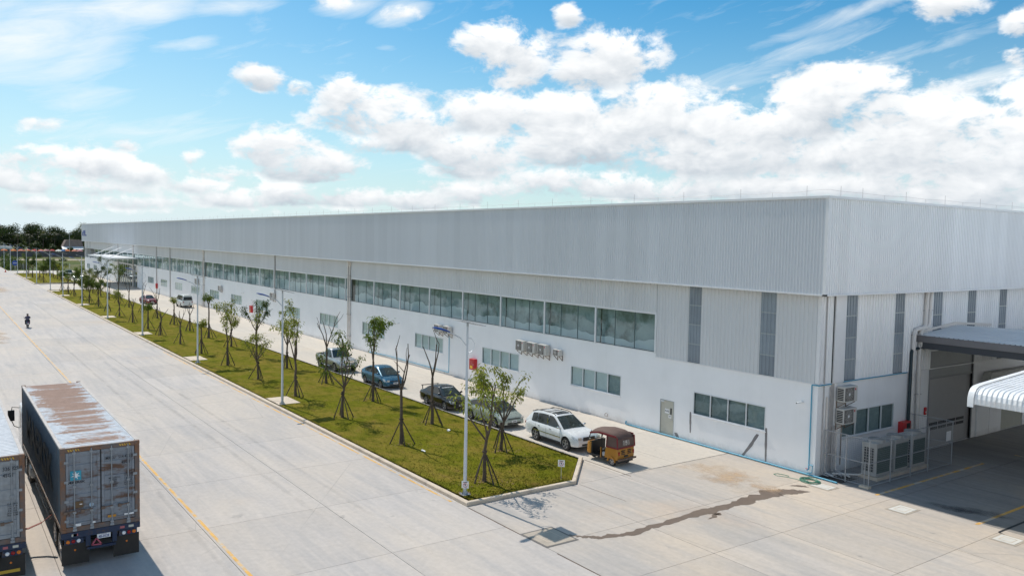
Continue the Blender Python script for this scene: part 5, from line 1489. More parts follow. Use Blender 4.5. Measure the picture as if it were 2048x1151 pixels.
def lorry(label, x_rear, yc, first):
    """origin at ground under the rear doors, local +x points backward toward the camera, cab at -x"""
    t = thing('container_lorry', label, 'lorry', (x_rear, yc, 0), 0.0, None)
    L, H, z0, hw = 13.7, 2.86, 1.27, 1.22
    zt = z0 + H
    roof_m, door_m = (M_croof, M_cdoor) if first else (M_croof2, M_cdoor2)
    box = thing('container', None, None); box.parent = t
    def B(mb, n, m, par=None, **k): return mb.build(n, m, par or cont, **k)
    # main shell = side walls
    mb = MB()
    for sg in (-1, 1):
        n = 50; p = (L - .3) / n
        o = len(mb.v); us = []
        for i in range(n):
            a = -L + .15 + i * p
            us += [(a, 0), (a + p * .25, 0), (a + p * .4, .04), (a + p * .85, .04)]
        us.append((-.15, 0))
        for (u_, q) in us:
            yy = sg * (hw - .015 - q); mb.v.append((u_, yy, z0 + .14)); mb.v.append((u_, yy, zt - .08))
        for i in range(len(us) - 1):
            f = (o + 2 * i, o + 2 * i + 2, o + 2 * i + 3, o + 2 * i + 1); mb.f.append(f if sg < 0 else f[::-1]); mb.mi.append(0)
    cont = mb.build('container_walls', M_cside, t)
    bpy.data.objects.remove(box)
    mb = MB(); n = 62; p = (L - .25) / n; us = []
    for i in range(n):
        a = -L + .12 + i * p; us += [(a, 0), (a + p * .35, 0), (a + p * .5, .026), (a + p * .85, .026)]
    us.append((-.13, 0))
    for (u_, q) in us:
        mb.v.append((u_, -hw + .10, zt - .045 + q)); mb.v.append((u_, hw - .10, zt - .045 + q))
    for i in range(len(us) - 1): mb.f.append((2 * i, 2 * i + 2, 2 * i + 3, 2 * i + 1)); mb.mi.append(0)
    B(mb, 'roof_panel', roof_m, t)
    for sg in (-1, 1):
        mb = MB(); mb.box(-L + .1, sg * (hw - .05) - .05, zt - .08, -.1, sg * (hw - .05) + .05, zt - .012); B(mb, 'top_rail', mat('rail_dusty', (.46, .42, .39), .7, var=.2, vscale=4), t)
        mb = MB(); mb.box(-L + .1, sg * (hw - .06) - .06, z0, -.1, sg * (hw - .06) + .055, z0 + .15); B(mb, 'bottom_rail', M_cpost, t)
        for xx in (-L + .06, -.075):
            mb = MB(); mb.box(xx - .075, sg * (hw - .075) - .075, z0 + .12, xx + .075, sg * (hw - .075) + .075, zt - .10); B(mb, 'corner_post', M_cpost, t)
            for zz in (z0, zt - .12):
                mb = MB(); mb.box(xx - .09, sg * (hw - .08) - .085, zz, xx + .09, sg * (hw - .08) + .085, zz + .12); B(mb, 'corner_casting', M_cpost, t, bevel=.012)
    mb = MB(); mb.box(-L + .02, -hw + .15, z0 + .1, -L + .08, hw - .15, zt - .05); B(mb, 'front_wall', M_cside, t)
    mb = MB(); mb.box(-.13, -hw + .15, zt - .16, .0, hw - .15, zt - .008); hd = B(mb, 'door_header', M_cpost, t)
    mb = MB()
    for sg in (-1, 1):
        for k in range(5):
            y0 = sg * (hw - .28) - sg * k * .075
            mb.add([(.003, y0, zt - .12), (.003, y0 - .04, zt - .12), (.003, y0 - .075, zt - .05), (.003, y0 - .035, zt - .05)], [(0, 3, 2, 1)])
    mb.build('hazard_stripes', M_hazard, hd)
    mb = MB(); mb.box(-.13, -hw + .15, z0 + .0, -.0, hw - .15, z0 + .16); B(mb, 'door_sill', M_cpost, t)
    # doors with recessed corrugation
    for sg in (-1, 1):
        ya, yb = (.02, hw - .16) if sg > 0 else (-hw + .16, -.02)
        mb = MB(); zc = [z0 + .20, z0 + .55, z0 + .62, z0 + 1.05, z0 + 1.12, z0 + 1.55, z0 + 1.62, z0 + 2.05, z0 + 2.12, z0 + 2.52, z0 + 2.58, zt - .20]
        mb.box(ya, 0, 0, ya, 0, 0) if False else None
        mb.box(-.09, ya, z0 + .17, -.05, yb, zt - .17)
        for (a, b) in ((ya, ya + .09), (yb - .09, yb)): mb.box(-.05, a, z0 + .17, -.018, b, zt - .17)
        mb.box(-.05, ya + .09, z0 + .17, -.018, yb - .09, z0 + .30); mb.box(-.05, ya + .09, zt - .30, -.018, yb - .09, zt - .17)
        for k in range(4):
            zz = z0 + .42 + k * .50; mb.box(-.05, ya + .09, zz, -.026, yb - .09, zz + .34)
        d = B(mb, 'door', door_m, t, bevel=.012)
        for yy in (ya + (yb - ya) * .30, ya + (yb - ya) * .80) if sg > 0 else (ya + (yb - ya) * .24, ya + (yb - ya) * .74):
            mb = MB(); mb.path([(.012, yy, z0 + .06), (.012, yy, zt - .07)], .019, 8)
            for zz in (z0 + .12, z0 + .62, z0 + 1.5, zt - .22): mb.box(-.02, yy - .05, zz, .03, yy + .05, zz + .07)
            mb.box(-.01, yy - .06, z0 + .02, .035, yy + .06, z0 + .10)
            mb.build('lock_rod', M_cdoor2, d)
            mb = MB(); mb.bar((.045, yy + .02, z0 + .72), (.045, yy - .30, z0 + .69), .02, .035); mb.box(-.015, yy - .33, z0 + .63, .05, yy - .22, z0 + .73); mb.build('door_lever', M_rust, d)
        for k in range(4):
            mb = MB(); mb.box(-.03, sg * (hw - .16) - .05, z0 + .35 + k * .66, .006, sg * (hw - .16) + .08, z0 + .43 + k * .66); mb.build('hinge', M_cdoor2, d)
    mb = MB(); mb.box(-.09, -.018, z0 + .17, -.04, .018, zt - .17); B(mb, 'door_gasket', M_dark, t)
    RB = (Q, 0, Q)       # text faces +x
    if first:
        zs = zt - .95
        mb = MB(); mb.box(-.0, -.93, zs - .16, .004, -.60, zs + .16)
        lg = mb.build('logo_panel', mat('logo_blue', (.03, .30, .42), .5), t)
        mb = MB(); st = []
        for k in range(14):
            a = PI / 2 + 2 * PI * k / 14; r_ = .145 if k % 2 == 0 else .055; st.append((-.765 + r_ * math.cos(a), zs + r_ * math.sin(a)))
        mb.prism(st, .0045, .0065, 'x'); mb.build('logo_star', M_wprint, lg)
        text('maersk', M_kprint, t, .105, (.003, -.745, zs - .235), RB, 1.35)
        text('num1a', M_kprint, t, .15, (.003, .30, zt - .50), RB, .75)
        text('num1b', M_kprint, t, .15, (.003, .77, zt - .50), RB, .75)
        text('iso', M_kprint, t, .16, (.003, .78, zt - .70), RB, .8)
        text('mgw', M_kprint, t, .075, (.003, .42, zt - 1.35), RB, .9)
        text('kgs', M_kprint, t, .075, (.003, .86, zt - 1.30), RB, .9)
        mb = MB(); mb.lathe([(0, .004), (.07, .004)], 16, 'x', (0, -.30, z0 + .85)); mb.build('round_sticker', mat('sticker_blue', (.35, .48, .60), .5), t)
        mb = MB(); mb.box(.0, -.80, z0 + .80, .004, -.55, z0 + 1.02); mb.build('brown_placard', mat('placard_brown', (.14, .085, .04), .7), t)
        mb = MB(); mb.box(.0045, -.66, z0 + .90, .006, -.58, z0 + .93); mb.build('placard_print', M_wprint, t)
        mb = MB(); mb.box(.0, .20, z0 + .30, .004, .46, z0 + .38); mb.build('orange_sticker', mat('sticker_orange', (.55, .25, .02), .5), t)
        mb = MB(); mb.box(.0, .72, z0 + .30, .004, 1.02, z0 + .355); mb.build('white_sticker', M_wprint, t)
        mb = MB(); mb.box(.0, -.83, z0 + .17, .004, -.62, z0 + .26); mb.build('white_sticker', M_wprint, t)
        mb = MB(); mb.box(.0, -.27, z0 + .20, .004, -.18, z0 + .26); mb.build('white_sticker', M_wprint, t)
        # big faded lettering on the left side
        v, f = TEXT['maersk']; s = 1.7
        o = MB(); o.add([(xx * s * 1.5, yy * s, zz) for xx, yy, zz in v], f)
        so = o.build('side_lettering', mat('faded_black', (.02, .025, .03), .7), t); so.location = (-6.9, -hw + .012 - .02, z0 + 1.45); so.rotation_euler = (Q, 0, 0)
    else:
        text('num2', M_kprint, t, .17, (.003, .88, zt - .42), RB, .8)
        text('iso', M_kprint, t, .17, (.003, .76, zt - .63), RB, .8)
        text('kgs', M_kprint, t, .075, (.003, .86, zt - 1.75), RB, .9)
    # trailer chassis
    mb = MB()
    for sg in (-1, 1): mb.box(-L + .3, sg * .45 - .07, .92, -.05, sg * .45 + .07, 1.20)
    for k in range(8): mb.box(-L + .6 + k * 1.7, -1.1, 1.12, -L + .72 + k * 1.7, 1.1, 1.255)
    ch = B(mb, 'chassis', M_chassis, t)
    mb = MB(); mb.box(-.16, -1.22, 1.06, .02, 1.22, 1.262); bo = B(mb, 'rear_beam', M_chassis, t)
    mb = MB()
    for sg in (-1, 1): mb.box(.021, sg * .72 - .14, 1.12, .024, sg * .72 + .0, 1.20)
    mb.build('red_reflector', mat('faded_pink', (.42, .12, .14), .5), bo)
    mb = MB()
    for sg in (-1, 1): mb.box(.021, sg * .88 - .03, 1.12, .024, sg * .88 + .13, 1.20)
    mb.build('white_reflector', mat('faded_cream', (.55, .54, .46), .5), bo)
    for sg in (-1, 1):
        mb = MB(); mb.box(-.14, min(sg * .55, sg * 1.12), .86, .01, max(sg * .55, sg * 1.12), 1.04); lb = B(mb, 'lamp_board', M_chassis, t)
        for k, m in enumerate((M_amber, M_tail, M_wprint)):
            mb = MB(); mb.lathe([(0, .05), (.045, .045), (.062, .02), (.065, .0)], 14, 'x', (0, sg * (1.02 - k * .16), .95)); mb.build(('amber_lamp', 'red_lamp', 'white_lamp')[k], m, lb)
        mb = MB(); mb.box(-.10, min(sg * .38, sg * 1.20), .14, -.07, max(sg * .38, sg * 1.20), .86); B(mb, 'mudflap', M_mud, t)
        mb = MB(); mb.lathe([(0, .02), (.03, .015), (.035, 0)], 10, 'x', (-.07, sg * .80, .62)); B(mb, 'round_reflector', M_amber, t)
        mb = MB(); mb.box(-.14, min(sg * .34, sg * .48), .70, .0, max(sg * .34, sg * .48), 1.06); B(mb, 'lamp_bracket', M_chassis, t)
    mb = MB(); mb.box(-.10, -.45, .58, -.0, .45, .66); B(mb, 'under_run_bar', M_chassis, t)
    if first:
        mb = MB(); mb.box(.0, -.14, .90, .012, .28, 1.06); pl = B(mb, 'licence_plate', M_plate, t)
        text('plate1', mat('plate_blue_print', (.03, .05, .22), .5), pl, .125, (.014, .07, .962), RB, .78)
        mb = MB(); mb.box(.013, -.02, 1.035, .014, .16, 1.046); mb.build('plate_print', MATS['plate_blue_print'], pl)
        mb = MB()
        T3 = [(-.30, .72), (.0, .70), (-.16, .93)]
        for k in range(3):
            a, b = T3[k], T3[(k + 1) % 3]; mb.bar((.015, a[0], a[1]), (.015, b[0], b[1]), .02, .045)
        B(mb, 'warning_triangle', mat('triangle_pink', (.40, .08, .12), .5), t)
    else:
        mb = MB(); mb.box(-.06, .40, .30, -.05, 1.05, .40); B(mb, 'yellow_reflector', M_hazard, t)
    # axles and wheels
    for xx in (-1.35, -2.65):
        mb = MB(); mb.path([(xx, -1.0, .52), (xx, 1.0, .52)], .07, 8); B(mb, 'axle', M_trimk, t)
        for sg in (-1, 1):
            add_wheel(t, xx, sg * .985, .52, .24, 8); add_wheel(t, xx, sg * .70, .52, .24, 8)
    for sg in (-1, 1):
        mb = MB(); mb.box(-3.3, sg * 1.0 - .14, 1.08, -.7, sg * 1.0 + .14, 1.11); B(mb, 'wing', M_mud, t)
        mb = MB(); mb.path([(-8.9, sg * 1.12, .95), (-4.0, sg * 1.12, .88)], .05, 8); mb.path([(-8.9, sg * 1.12, .70), (-4.0, sg * 1.12, .63)], .05, 8)
        for xx in (-8.5, -6.4, -4.3): mb.bar((xx, sg * 1.10, .6), (xx, sg * 1.10, 1.15), .06, .06)
        B(mb, 'side_guard', mat('guard_steel', (.38, .34, .31), .55, .3, var=.25, vscale=4), t)
        mb = MB(); mb.path([(-.5, sg * 1.16, .55), (-.2, sg * 1.18, .35)], .05, 8); mb.path([(-.9, sg * 1.14, .8), (-.35, sg * 1.17, .62)], .05, 8); B(mb, 'bundle_pole', MATS['guard_steel'], t)
    # dotted reflective tape on the lower rail
    mb = MB()
    for k in range(64): mb.box(-L + .3 + k * .205, -hw - .004, z0 + .07, -L + .40 + k * .205, -hw + .001, z0 + .12)
    B(mb, 'reflective_tape', mat('tape_cream', (.6, .55, .45), .5), t)
    # tractor: cab ahead of the container
    tr = MB(); rows = []
    cx0, cx1 = -L - 2.35, -L - .45
    prof = [(cx1, .95), (cx1, 2.75), (cx1 - .25, 3.0), (cx0 + .55, 3.02), (cx0 + .12, 2.0), (cx0, 1.7), (cx0 - .02, .6), (cx0 + .5, .5), (cx1 - .4, .55)]
    tr.prism([(a, b) for a, b in prof], -1.2, 1.2, 'y')
    cab = B(tr, 'cab', P_white, t, bevel=.09)
    for sg in (-1, 1):
        mb = MB(); mb.add([(cx1 - .55, sg * 1.208, 1.95), (cx1 - .55, sg * 1.208, 2.65), (cx0 + .62, sg * 1.208, 2.65), (cx0 + .35, sg * 1.208, 1.95)], [(0, 1, 2, 3)]); mb.build('side_window', M_cglass, cab)
        mb = MB(); mb.path([(cx0 + .5, sg * 1.2, 2.75), (cx0 + .35, sg * 1.48, 2.78), (cx0 + .35, sg * 1.50, 2.6)], .02, 6); mb.path([(cx0 + .35, sg * 1.5, 2.1), (cx0 + .4, sg * 1.4, 1.85), (cx0 + .45, sg * 1.2, 1.75)], .02, 6)
        mb.box(cx0 + .28, sg * 1.50 - .16, 2.1, cx0 + .38, sg * 1.50 + .12, 2.62); mb.build('mirror', M_trimk, cab)
        add_wheel(t, cx0 + .95, sg * 1.03, .52, .28, 8)
        for xx in (-L + .55, -L + 1.85):
            add_wheel(t, xx, sg * .985, .52, .24, 8)
        mb = MB(); mb.box(-L + 2.5, sg * 1.0 - .2, .55, -L + 3.4, sg * 1.0 + .2, 1.0); B(mb, 'fuel_tank', M_steel, t, bevel=.08)
    mb = MB(); mb.quad((cx0 + .08, -1.05, 1.95), (cx0 + .08, 1.05, 1.95), (cx0 + .50, 1.0, 2.85), (cx0 + .50, -1.0, 2.85)); mb.build('windscreen', M_screen, cab)
    mb = MB(); mb.path([(cx1 - .3, -1.1, 3.0), (cx1 - .28, -1.1, 3.9)], .012, 5); mb.build('aerial', M_trimk, cab)
    mb = MB()
    for sg in (-1, 1): mb.box(cx0 + .2, sg * .42 - .06, .75, -L + 2.6, sg * .42 + .06, 1.0)
    B(mb, 'tractor_frame', M_trimk, t)
    return t
l1 = lorry('lorry with a rusty-roofed grey container and white cab, nearer the yellow line', -6.85, -30.66, True)
l2 = lorry('lorry with a cleaner pale grey container, cut off by the left picture edge', -6.75, -34.12, False)
# loose strap hanging between the two lorries
mb = MB(); pts = [(-9.2, -31.92, 1.25), (-9.3, -32.2, 1.0), (-9.35, -32.6, .85), (-9.3, -32.95, .85)]
for a, b in zip(pts[:-1], pts[1:]): mb.bar(a, b, .16, .015)
tag(mb.build('load_strap', mat('strap_red', (.22, .06, .045), .7, var=.2)), 'dull red strap stretched between the two container lorries', 'strap')

# ------------------------------------------------------------------ motorbike with two riders
def skin_body(name, verts, edges, rad, mats, pick, parent):
    """one continuous figure grown on a skeleton, then coloured by region"""
    me = bpy.data.meshes.new(name); me.from_pydata(verts, edges, [])
    o = bpy.data.objects.new(name, me); COL.objects.link(o)
    md = o.modifiers.new('skin', 'SKIN'); md.use_smooth_shade = True
    for i, sv in enumerate(me.skin_vertices[0].data):
        sv.radius = (rad[i], rad[i]); sv.use_root = (i == 0)
    ss = o.modifiers.new('sub', 'SUBSURF'); ss.levels = 1; ss.render_levels = 1
    dg = bpy.context.evaluated_depsgraph_get()
    m2 = bpy.data.meshes.new_from_object(o.evaluated_get(dg)); m2.name = name
    bpy.data.objects.remove(o)
    for m in mats: m2.materials.append(m)
    for p in m2.polygons: p.material_index = pick(p.center); p.use_smooth = True
    o = bpy.data.objects.new(name, m2); COL.objects.link(o); o.parent = parent
    return o
def rider(label, dx, dz, top_m, leg_m, reach, loc, rz):
    t = thing('person', label, 'person', loc, rz)
    z = .78 + dz; x = dx
    V = [(x, 0, z), (x + .03, 0, z + .22), (x + .06, 0, z + .46), (x + .075, 0, z + .56), (x + .09, 0, z + .66), (x + .095, 0, z + .74)]
    E_ = [(0, 1), (1, 2), (2, 3), (3, 4), (4, 5)]
    Rd = [.14, .135, .12, .055, .092, .07]
    for sg in (-1, 1):
        n = len(V)
        V += [(x + .06, sg * .17, z + .45), (x + .16, sg * .25, z + .24), (x + reach, sg * .22, z + .26), (x + reach + .09, sg * .22, z + .25)]
        E_ += [(2, n), (n, n + 1), (n + 1, n + 2), (n + 2, n + 3)]; Rd += [.065, .048, .035, .03]
        n = len(V)
        V += [(x + .03, sg * .11, z), (x + .40, sg * .20, z + .02), (x + .32, sg * .20, z - .42), (x + .46, sg * .20, z - .46)]
        E_ += [(0, n), (n, n + 1), (n + 1, n + 2), (n + 2, n + 3)]; Rd += [.10, .075, .05, .04]
    sk = mat('skin', (.30, .17, .11), .55)
    def pick(c):
        if c.z > z + .53 or c.x > x + reach - .12 and c.z > z + .15: return 2
        if c.z < z + .08: return 1
        return 0
    skin_body('body', V, E_, Rd, [top_m, leg_m, sk], pick, t)
    mb = MB(); mb.sphere((x + .075, 0, z + .715), (.115, .102, .105), 12, 8); mb.build('hair', mat('black_hair', (.012, .010, .009), .6), t, 60)
def motorbike():
    loc, rz = (-87.9, -25.95, 0), 0.0
    rz = PI                                        # rides away from the camera
    t = thing('motor_scooter', 'blue and black motor scooter riding away on the main road', 'motor scooter', loc, rz)
    MBL = mat('scooter_blue', (.01, .12, .22), .3, var=.1, coat=.5)
    for x in (-.62, .64):
        mb = MB(); mb.lathe([(.17, -.05), (.25, -.055), (.285, -.03), (.29, 0), (.285, .03), (.25, .055), (.17, .05)], 20, 'y', (x, 0, .29)); w = mb.build('wheel', M_tyre, t, 50)
        mb = MB(); mb.lathe([(.0, -.03), (.17, -.045), (.17, .045), (0, .03)], 16, 'y', (x, 0, .29)); mb.build('rim', M_rim, w)
    mb = MB(); mb.prism([(-.75, .55), (-.68, .80), (-.1, .74), (.05, .42), (.40, .38), (.48, .30), (.0, .26), (-.45, .38)], -.13, .13, 'y'); mb.build('body_shell', M_trimk, t, bevel=.03)
    mb = MB(); mb.prism([(-.86, .62), (-.80, .78), (-.45, .76), (-.45, .58)], -.15, .15, 'y'); mb.prism([(.40, .40), (.62, .95), (.70, .92), (.55, .45)], -.17, .17, 'y'); mb.build('blue_panels', MBL, t, bevel=.02)
    mb = MB(); mb.prism([(-.75, .80), (-.72, .88), (.05, .80), (.08, .74)], -.14, .14, 'y'); mb.build('saddle', M_trimk, t, bevel=.03)
    mb = MB(); mb.path([(.64, .0, .3), (.52, 0, 1.0)], .03, 8); mb.path([(.42, -.33, 1.04), (.52, 0, 1.0), (.42, .33, 1.04)], .016, 6); mb.build('fork_and_handlebar', M_trimk, t)
    mb = MB(); mb.box(-.90, -.09, .66, -.85, .09, .74); mb.build('tail_light', M_tail, t, bevel=.015)
    mb = MB(); mb.box(-.90, -.09, .48, -.885, .09, .60); mb.build('licence_plate', M_plate, t)
    mb = MB(); mb.prism([(-.95, .30), (-.85, .60), (-.80, .60), (-.90, .30)], -.07, .07, 'y'); mb.build('mudguard', M_trimk, t)
    for sg in (-1, 1):
        mb = MB(); mb.path([(.44, sg * .26, 1.04), (.42, sg * .30, 1.18)], .008, 5); mb.sphere((.42, sg * .31, 1.2), (.02, .055, .04), 8, 6); mb.build('mirror', M_trimk, t)
    navy = mat('navy_shirt', (.035, .035, .075), .8, var=.15, vscale=8)
    slate = mat('slate_shirt', (.07, .07, .11), .8, var=.15, vscale=8)
    dark = mat('dark_trousers', (.015, .015, .02), .8)
    rider('person in navy shirt steering the motor scooter', -.10, .06, navy, dark, .42, loc, rz)
    rider('person in slate shirt riding pillion on the motor scooter', -.52, .10, slate, dark, .30, loc, rz)
motorbike()
# ================================================================== YOUNG STAKED TREES
def leaf_mat(name, c1, c2, c3):
    m = bpy.data.materials.new(name); m.use_nodes = True
    T = NT(m.node_tree); T.n.clear()
    out = T.node('ShaderNodeOutputMaterial')
    P = T.node('ShaderNodeNewGeometry')
    isl = P.outputs['Random Per Island']
    oi = T.node('ShaderNodeObjectInfo').outputs['Random']
    c = T.mix(isl, (*c1, 1), (*c2, 1))
    c = T.mix(T.ramp(T.math('FRACT', T.math('MULTIPLY', isl, 7.31)), .80, .95), c, (*c3, 1))
    k = T.ramp(oi, 0, 1, .8, 1.2)
    cc = T.node('ShaderNodeCombineXYZ')
    for i in range(3): T.put(cc.inputs[i], k)
    c = T.mix(1.0, c, cc.outputs[0], 'MULTIPLY')
    b = T.node('ShaderNodeBsdfPrincipled'); T.put(b.inputs['Base Color'], c); b.inputs['Roughness'].default_value = .5; b.inputs['Specular IOR Level'].default_value = .35
    tr = T.node('ShaderNodeBsdfTranslucent'); T.put(tr.inputs[0], T.mix(1.0, c, (1.25, 1.25, .55, 1), 'MULTIPLY'))
    mx = T.node('ShaderNodeMixShader'); mx.inputs[0].default_value = .35
    T.l.new(b.outputs[0], mx.inputs[1]); T.l.new(tr.outputs[0], mx.inputs[2]); T.l.new(mx.outputs[0], out.inputs[0])
    MATS[name] = m
    return m
M_leaf_y = leaf_mat('yellow_green_leaf', (0.135, 0.175, 0.018), (0.27, 0.29, 0.04), (0.38, 0.34, 0.10))
M_leaf_g = leaf_mat('green_leaf', (0.06, 0.11, 0.014), (0.145, 0.20, 0.026), (0.24, 0.25, 0.05))
M_leaf_d = leaf_mat('dark_green_leaf', (0.03, 0.065, 0.014), (0.07, 0.11, 0.02), (0.11, 0.14, 0.03))
M_bark = mat('grey_brown_bark', (0.115, 0.085, 0.065), .9, var=.25, vscale=9, bump=.01, bscale=25, objvar=.15)
M_stake = mat('eucalyptus_stake', (0.085, 0.062, 0.048), .9, var=.25, vscale=8, objvar=.2)
def add_leaf(mb, p, d, up, ln, w):
    s = d.cross(up)
    if s.length < 1e-4: s = Vector((1, 0, 0))
    s.normalize(); n = s.cross(d).normalized()
    a = p; m1 = p + d * (ln * .45) + n * (ln * .05); e = p + d * ln - n * (ln * .12)
    o = len(mb.v)
    mb.v += [tuple(a), tuple(m1 - s * w), tuple(e), tuple(m1 + s * w)]
    mb.f.append((o, o + 1, o + 2, o + 3)); mb.mi.append(0)
def leaf_tuft(mb, rn, c, d, n, r, ln):
    for i in range(n):
        a = rn.random() * 2 * PI; el = rn.uniform(-.9, .55)
        dd = Vector((math.cos(a) * math.cos(el), math.sin(a) * math.cos(el), math.sin(el)))
        off = dd * (r * rn.random() ** .6) + d * (r * rn.uniform(-.5, .8))
        dr = (dd + Vector((0, 0, -rn.uniform(.25, 1.1)))).normalized()
        add_leaf(mb, c + off, dr, Vector((0, 0, 1)), ln * rn.uniform(.7, 1.25), ln * rn.uniform(.14, .22))
def young_tree(label, x, y, h, kind, seed, lean=(0, 0), group='young trees staked along the lawn'):
    """kind: full, sparse, tall, bare, top ; everything local to the trunk foot"""
    rn = random.Random(seed)
    if kind != 'bare': h *= .87
    t = thing('young_tree', label, 'tree', (x, y, .095), rn.random() * 6.28, group)
    wood = MB(); lf = MB()
    fork = {'full': .46, 'sparse': .46, 'tall': .52, 'bare': .52, 'top': .76, 'low': .42}[kind] * h
    tr = .075 + .018 * h / 5
    bx, by = lean
    P0 = Vector((0, 0, -.08)); pts = [P0]
    for k in range(1, 6):
        f = k / 5; pts.append(Vector((bx * f * f + rn.uniform(-.03, .03), by * f * f + rn.uniform(-.03, .03), fork * f)))
    wood.path(pts, [tr * 1.25, tr, tr * .92, tr * .86, tr * .8, tr * .76], 7)
    tips = []
    def grow(p, d, ln, r, lvl):
        q = [p]; cur = p.copy(); dd = d.copy(); n = 4
        for k in range(n):
            dd = (dd + Vector((rn.uniform(-.16, .16), rn.uniform(-.16, .16), .05))).normalized()
            cur = cur + dd * (ln / n); q.append(cur.copy())
            if lvl > 0 and k >= 1 and rn.random() < (.42 if kind != 'bare' else .3):
                sd = (dd + Vector((rn.uniform(-1, 1), rn.uniform(-1, 1), rn.uniform(-.1, .5)))).normalized()
                grow(cur.copy(), sd, ln * rn.uniform(.35, .6), r * .5, lvl - 1)
        wood.path(q, [r * (1 - .55 * k / n) for k in range(n + 1)], 5)
        tips.append((cur, dd, q))
    nb = {'full': 4, 'sparse': 3, 'tall': 3, 'bare': 3, 'top': 3, 'low': 4}[kind]
    a0 = rn.random() * 6.28
    for k in range(nb):
        a = a0 + 2 * PI * k / nb + rn.uniform(-.4, .4)
        sp = {'full': .55, 'sparse': .42, 'tall': .27, 'bare': .42, 'top': .7, 'low': .80}[kind] * rn.uniform(.6, 1.25)
        d = Vector((math.cos(a) * sp, math.sin(a) * sp, 1)).normalized()
        grow(pts[-1].copy(), d, (h - fork) * rn.uniform(.72, 1.02), tr * .55, 1 if kind in ('bare', 'top') else 2)
    if kind in ('full', 'tall', 'sparse', 'low'):
        grow(pts[-1].copy(), Vector((0, 0, 1)), (h - fork) * 1.0, tr * .62, 2)
    m_leaf = M_leaf_g
    if kind != 'bare':
        dens = {'full': 44, 'sparse': 30, 'tall': 30, 'top': 40, 'low': 22}[kind]
        for (c, d, q) in tips:
            leaf_tuft(lf, rn, c, d, int(dens * rn.uniform(.7, 1.3)), .30, .22)
            leaf_tuft(lf, rn, q[-2], d, int(dens * .7 * rn.uniform(.4, 1.2)), .28, .21)
            if kind in ('full', 'tall', 'low'): leaf_tuft(lf, rn, q[-3], d, int(dens * .5 * rn.uniform(.2, 1.2)), .26, .20)
    wood.build('trunk', M_bark, t, 60)
    if lf.f: lf.build('crown', {0: M_leaf_y, 1: M_leaf_g, 2: M_leaf_d}[SHADE[0]], t)
    ns = rn.choice((3, 4, 4))
    hs = min(1.35, fork * .8) + rn.uniform(-.1, .15)
    for k in range(ns):
        a = 2 * PI * k / ns + rn.uniform(-.3, .3); r_ = rn.uniform(.55, .85)
        mb = MB(); mb.path([(math.cos(a) * r_, math.sin(a) * r_, -.06), (math.cos(a) * r_ * .5, math.sin(a) * r_ * .5, hs * .5 + rn.uniform(-.03, .03)), (-math.cos(a) * .06, -math.sin(a) * .06, hs * 1.1)], [.036, .033, .028], 6)
        mb.build('stake', M_stake, t)
    mb = MB(); mb.lathe([(tr * 1.1, hs - .05), (tr * 1.35, hs - .04), (tr * 1.35, hs + .04), (tr * 1.1, hs + .05)], 8); mb.build('tie', M_stake, t)
    return t
SHADE = [0]
ORD = ['first', 'second', 'third', 'fourth', 'fifth', 'sixth', 'seventh', 'eighth', 'ninth', 'tenth', 'eleventh', 'twelfth', 'thirteenth', 'fourteenth', 'fifteenth', 'sixteenth', 'seventeenth', 'eighteenth', 'nineteenth', 'twentieth']
LOOK = {'full': 'leafy young tree', 'sparse': 'thin-leaved young tree', 'tall': 'tall leafy young tree', 'bare': 'bare forked tree', 'top': 'tuft-topped young tree', 'low': 'low-forked leafy tree'}
ROAD_ROW = [(-7.65, 5.3, 'low', 0, (0.1, 0)), (-15.9, 5.6, 'bare', 0, (0, 0)), (-23.67, 5.0, 'low', 1, (.1, .1)), (-31.75, 6.0, 'sparse', 0, (0, 0)), (-39.75, 4.2, 'low', 0, (-.3, -.2)), (-47.95, 4.7, 'sparse', 0, (0, 0)),
            (-56.1, 3.7, 'top', 0, (0, 0)), (-64.25, 3.8, 'bare', 0, (0, 0)), (-72.9, 3.5, 'bare', 0, (.2, 0)), (-79.5, 3.2, 'top', 1, (0, 0)), (-88.1, 3.4, 'bare', 0, (0, 0)), (-97.2, 3.6, 'sparse', 0, (0, 0)),
            (-105.8, 3.4, 'bare', 0, (0, 0)), (-114.2, 4.6, 'full', 1, (0, 0)), (-122.0, 4.2, 'full', 1, (0, 0)), (-130.0, 3.5, 'full', 0, (0, 0)), (-139.0, 4.6, 'full', 1, (0, 0)), (-147.5, 4.8, 'full', 2, (0, 0)), (-155.2, 4.2, 'sparse', 1, (0, 0))]
LANE_ROW = [(-11.88, 4.3, 'low', 0, (.15, 0)), (-19.26, 5.5, 'bare', 0, (0, 0)), (-27.38, 6.1, 'tall', 1, (0, 0)), (-35.54, 5.3, 'bare', 0, (0, 0)), (-43.94, 4.8, 'sparse', 0, (0, 0)), (-52.07, 5.8, 'full', 2, (0, 0)), (-59.8, 5.0, 'sparse', 0, (0, 0)),
            (-67.97, 5.4, 'top', 1, (0, 0)), (-75.8, 3.4, 'bare', 0, (0, 0)), (-83.6, 3.9, 'top', 0, (.4, -.3)), (-92.6, 4.2, 'bare', 0, (0, 0)), (-102.0, 4.4, 'bare', 0, (0, 0)), (-111.3, 4.2, 'bare', 0, (0, 0)), (-120.4, 6.2, 'tall', 1, (0, 0)),
            (-128.1, 3.6, 'bare', 0, (0, 0)), (-137.3, 5.9, 'full', 2, (0, 0)), (-145.0, 4.6, 'sparse', 0, (0, 0)), (-153.0, 5.0, 'full', 1, (0, 0))]
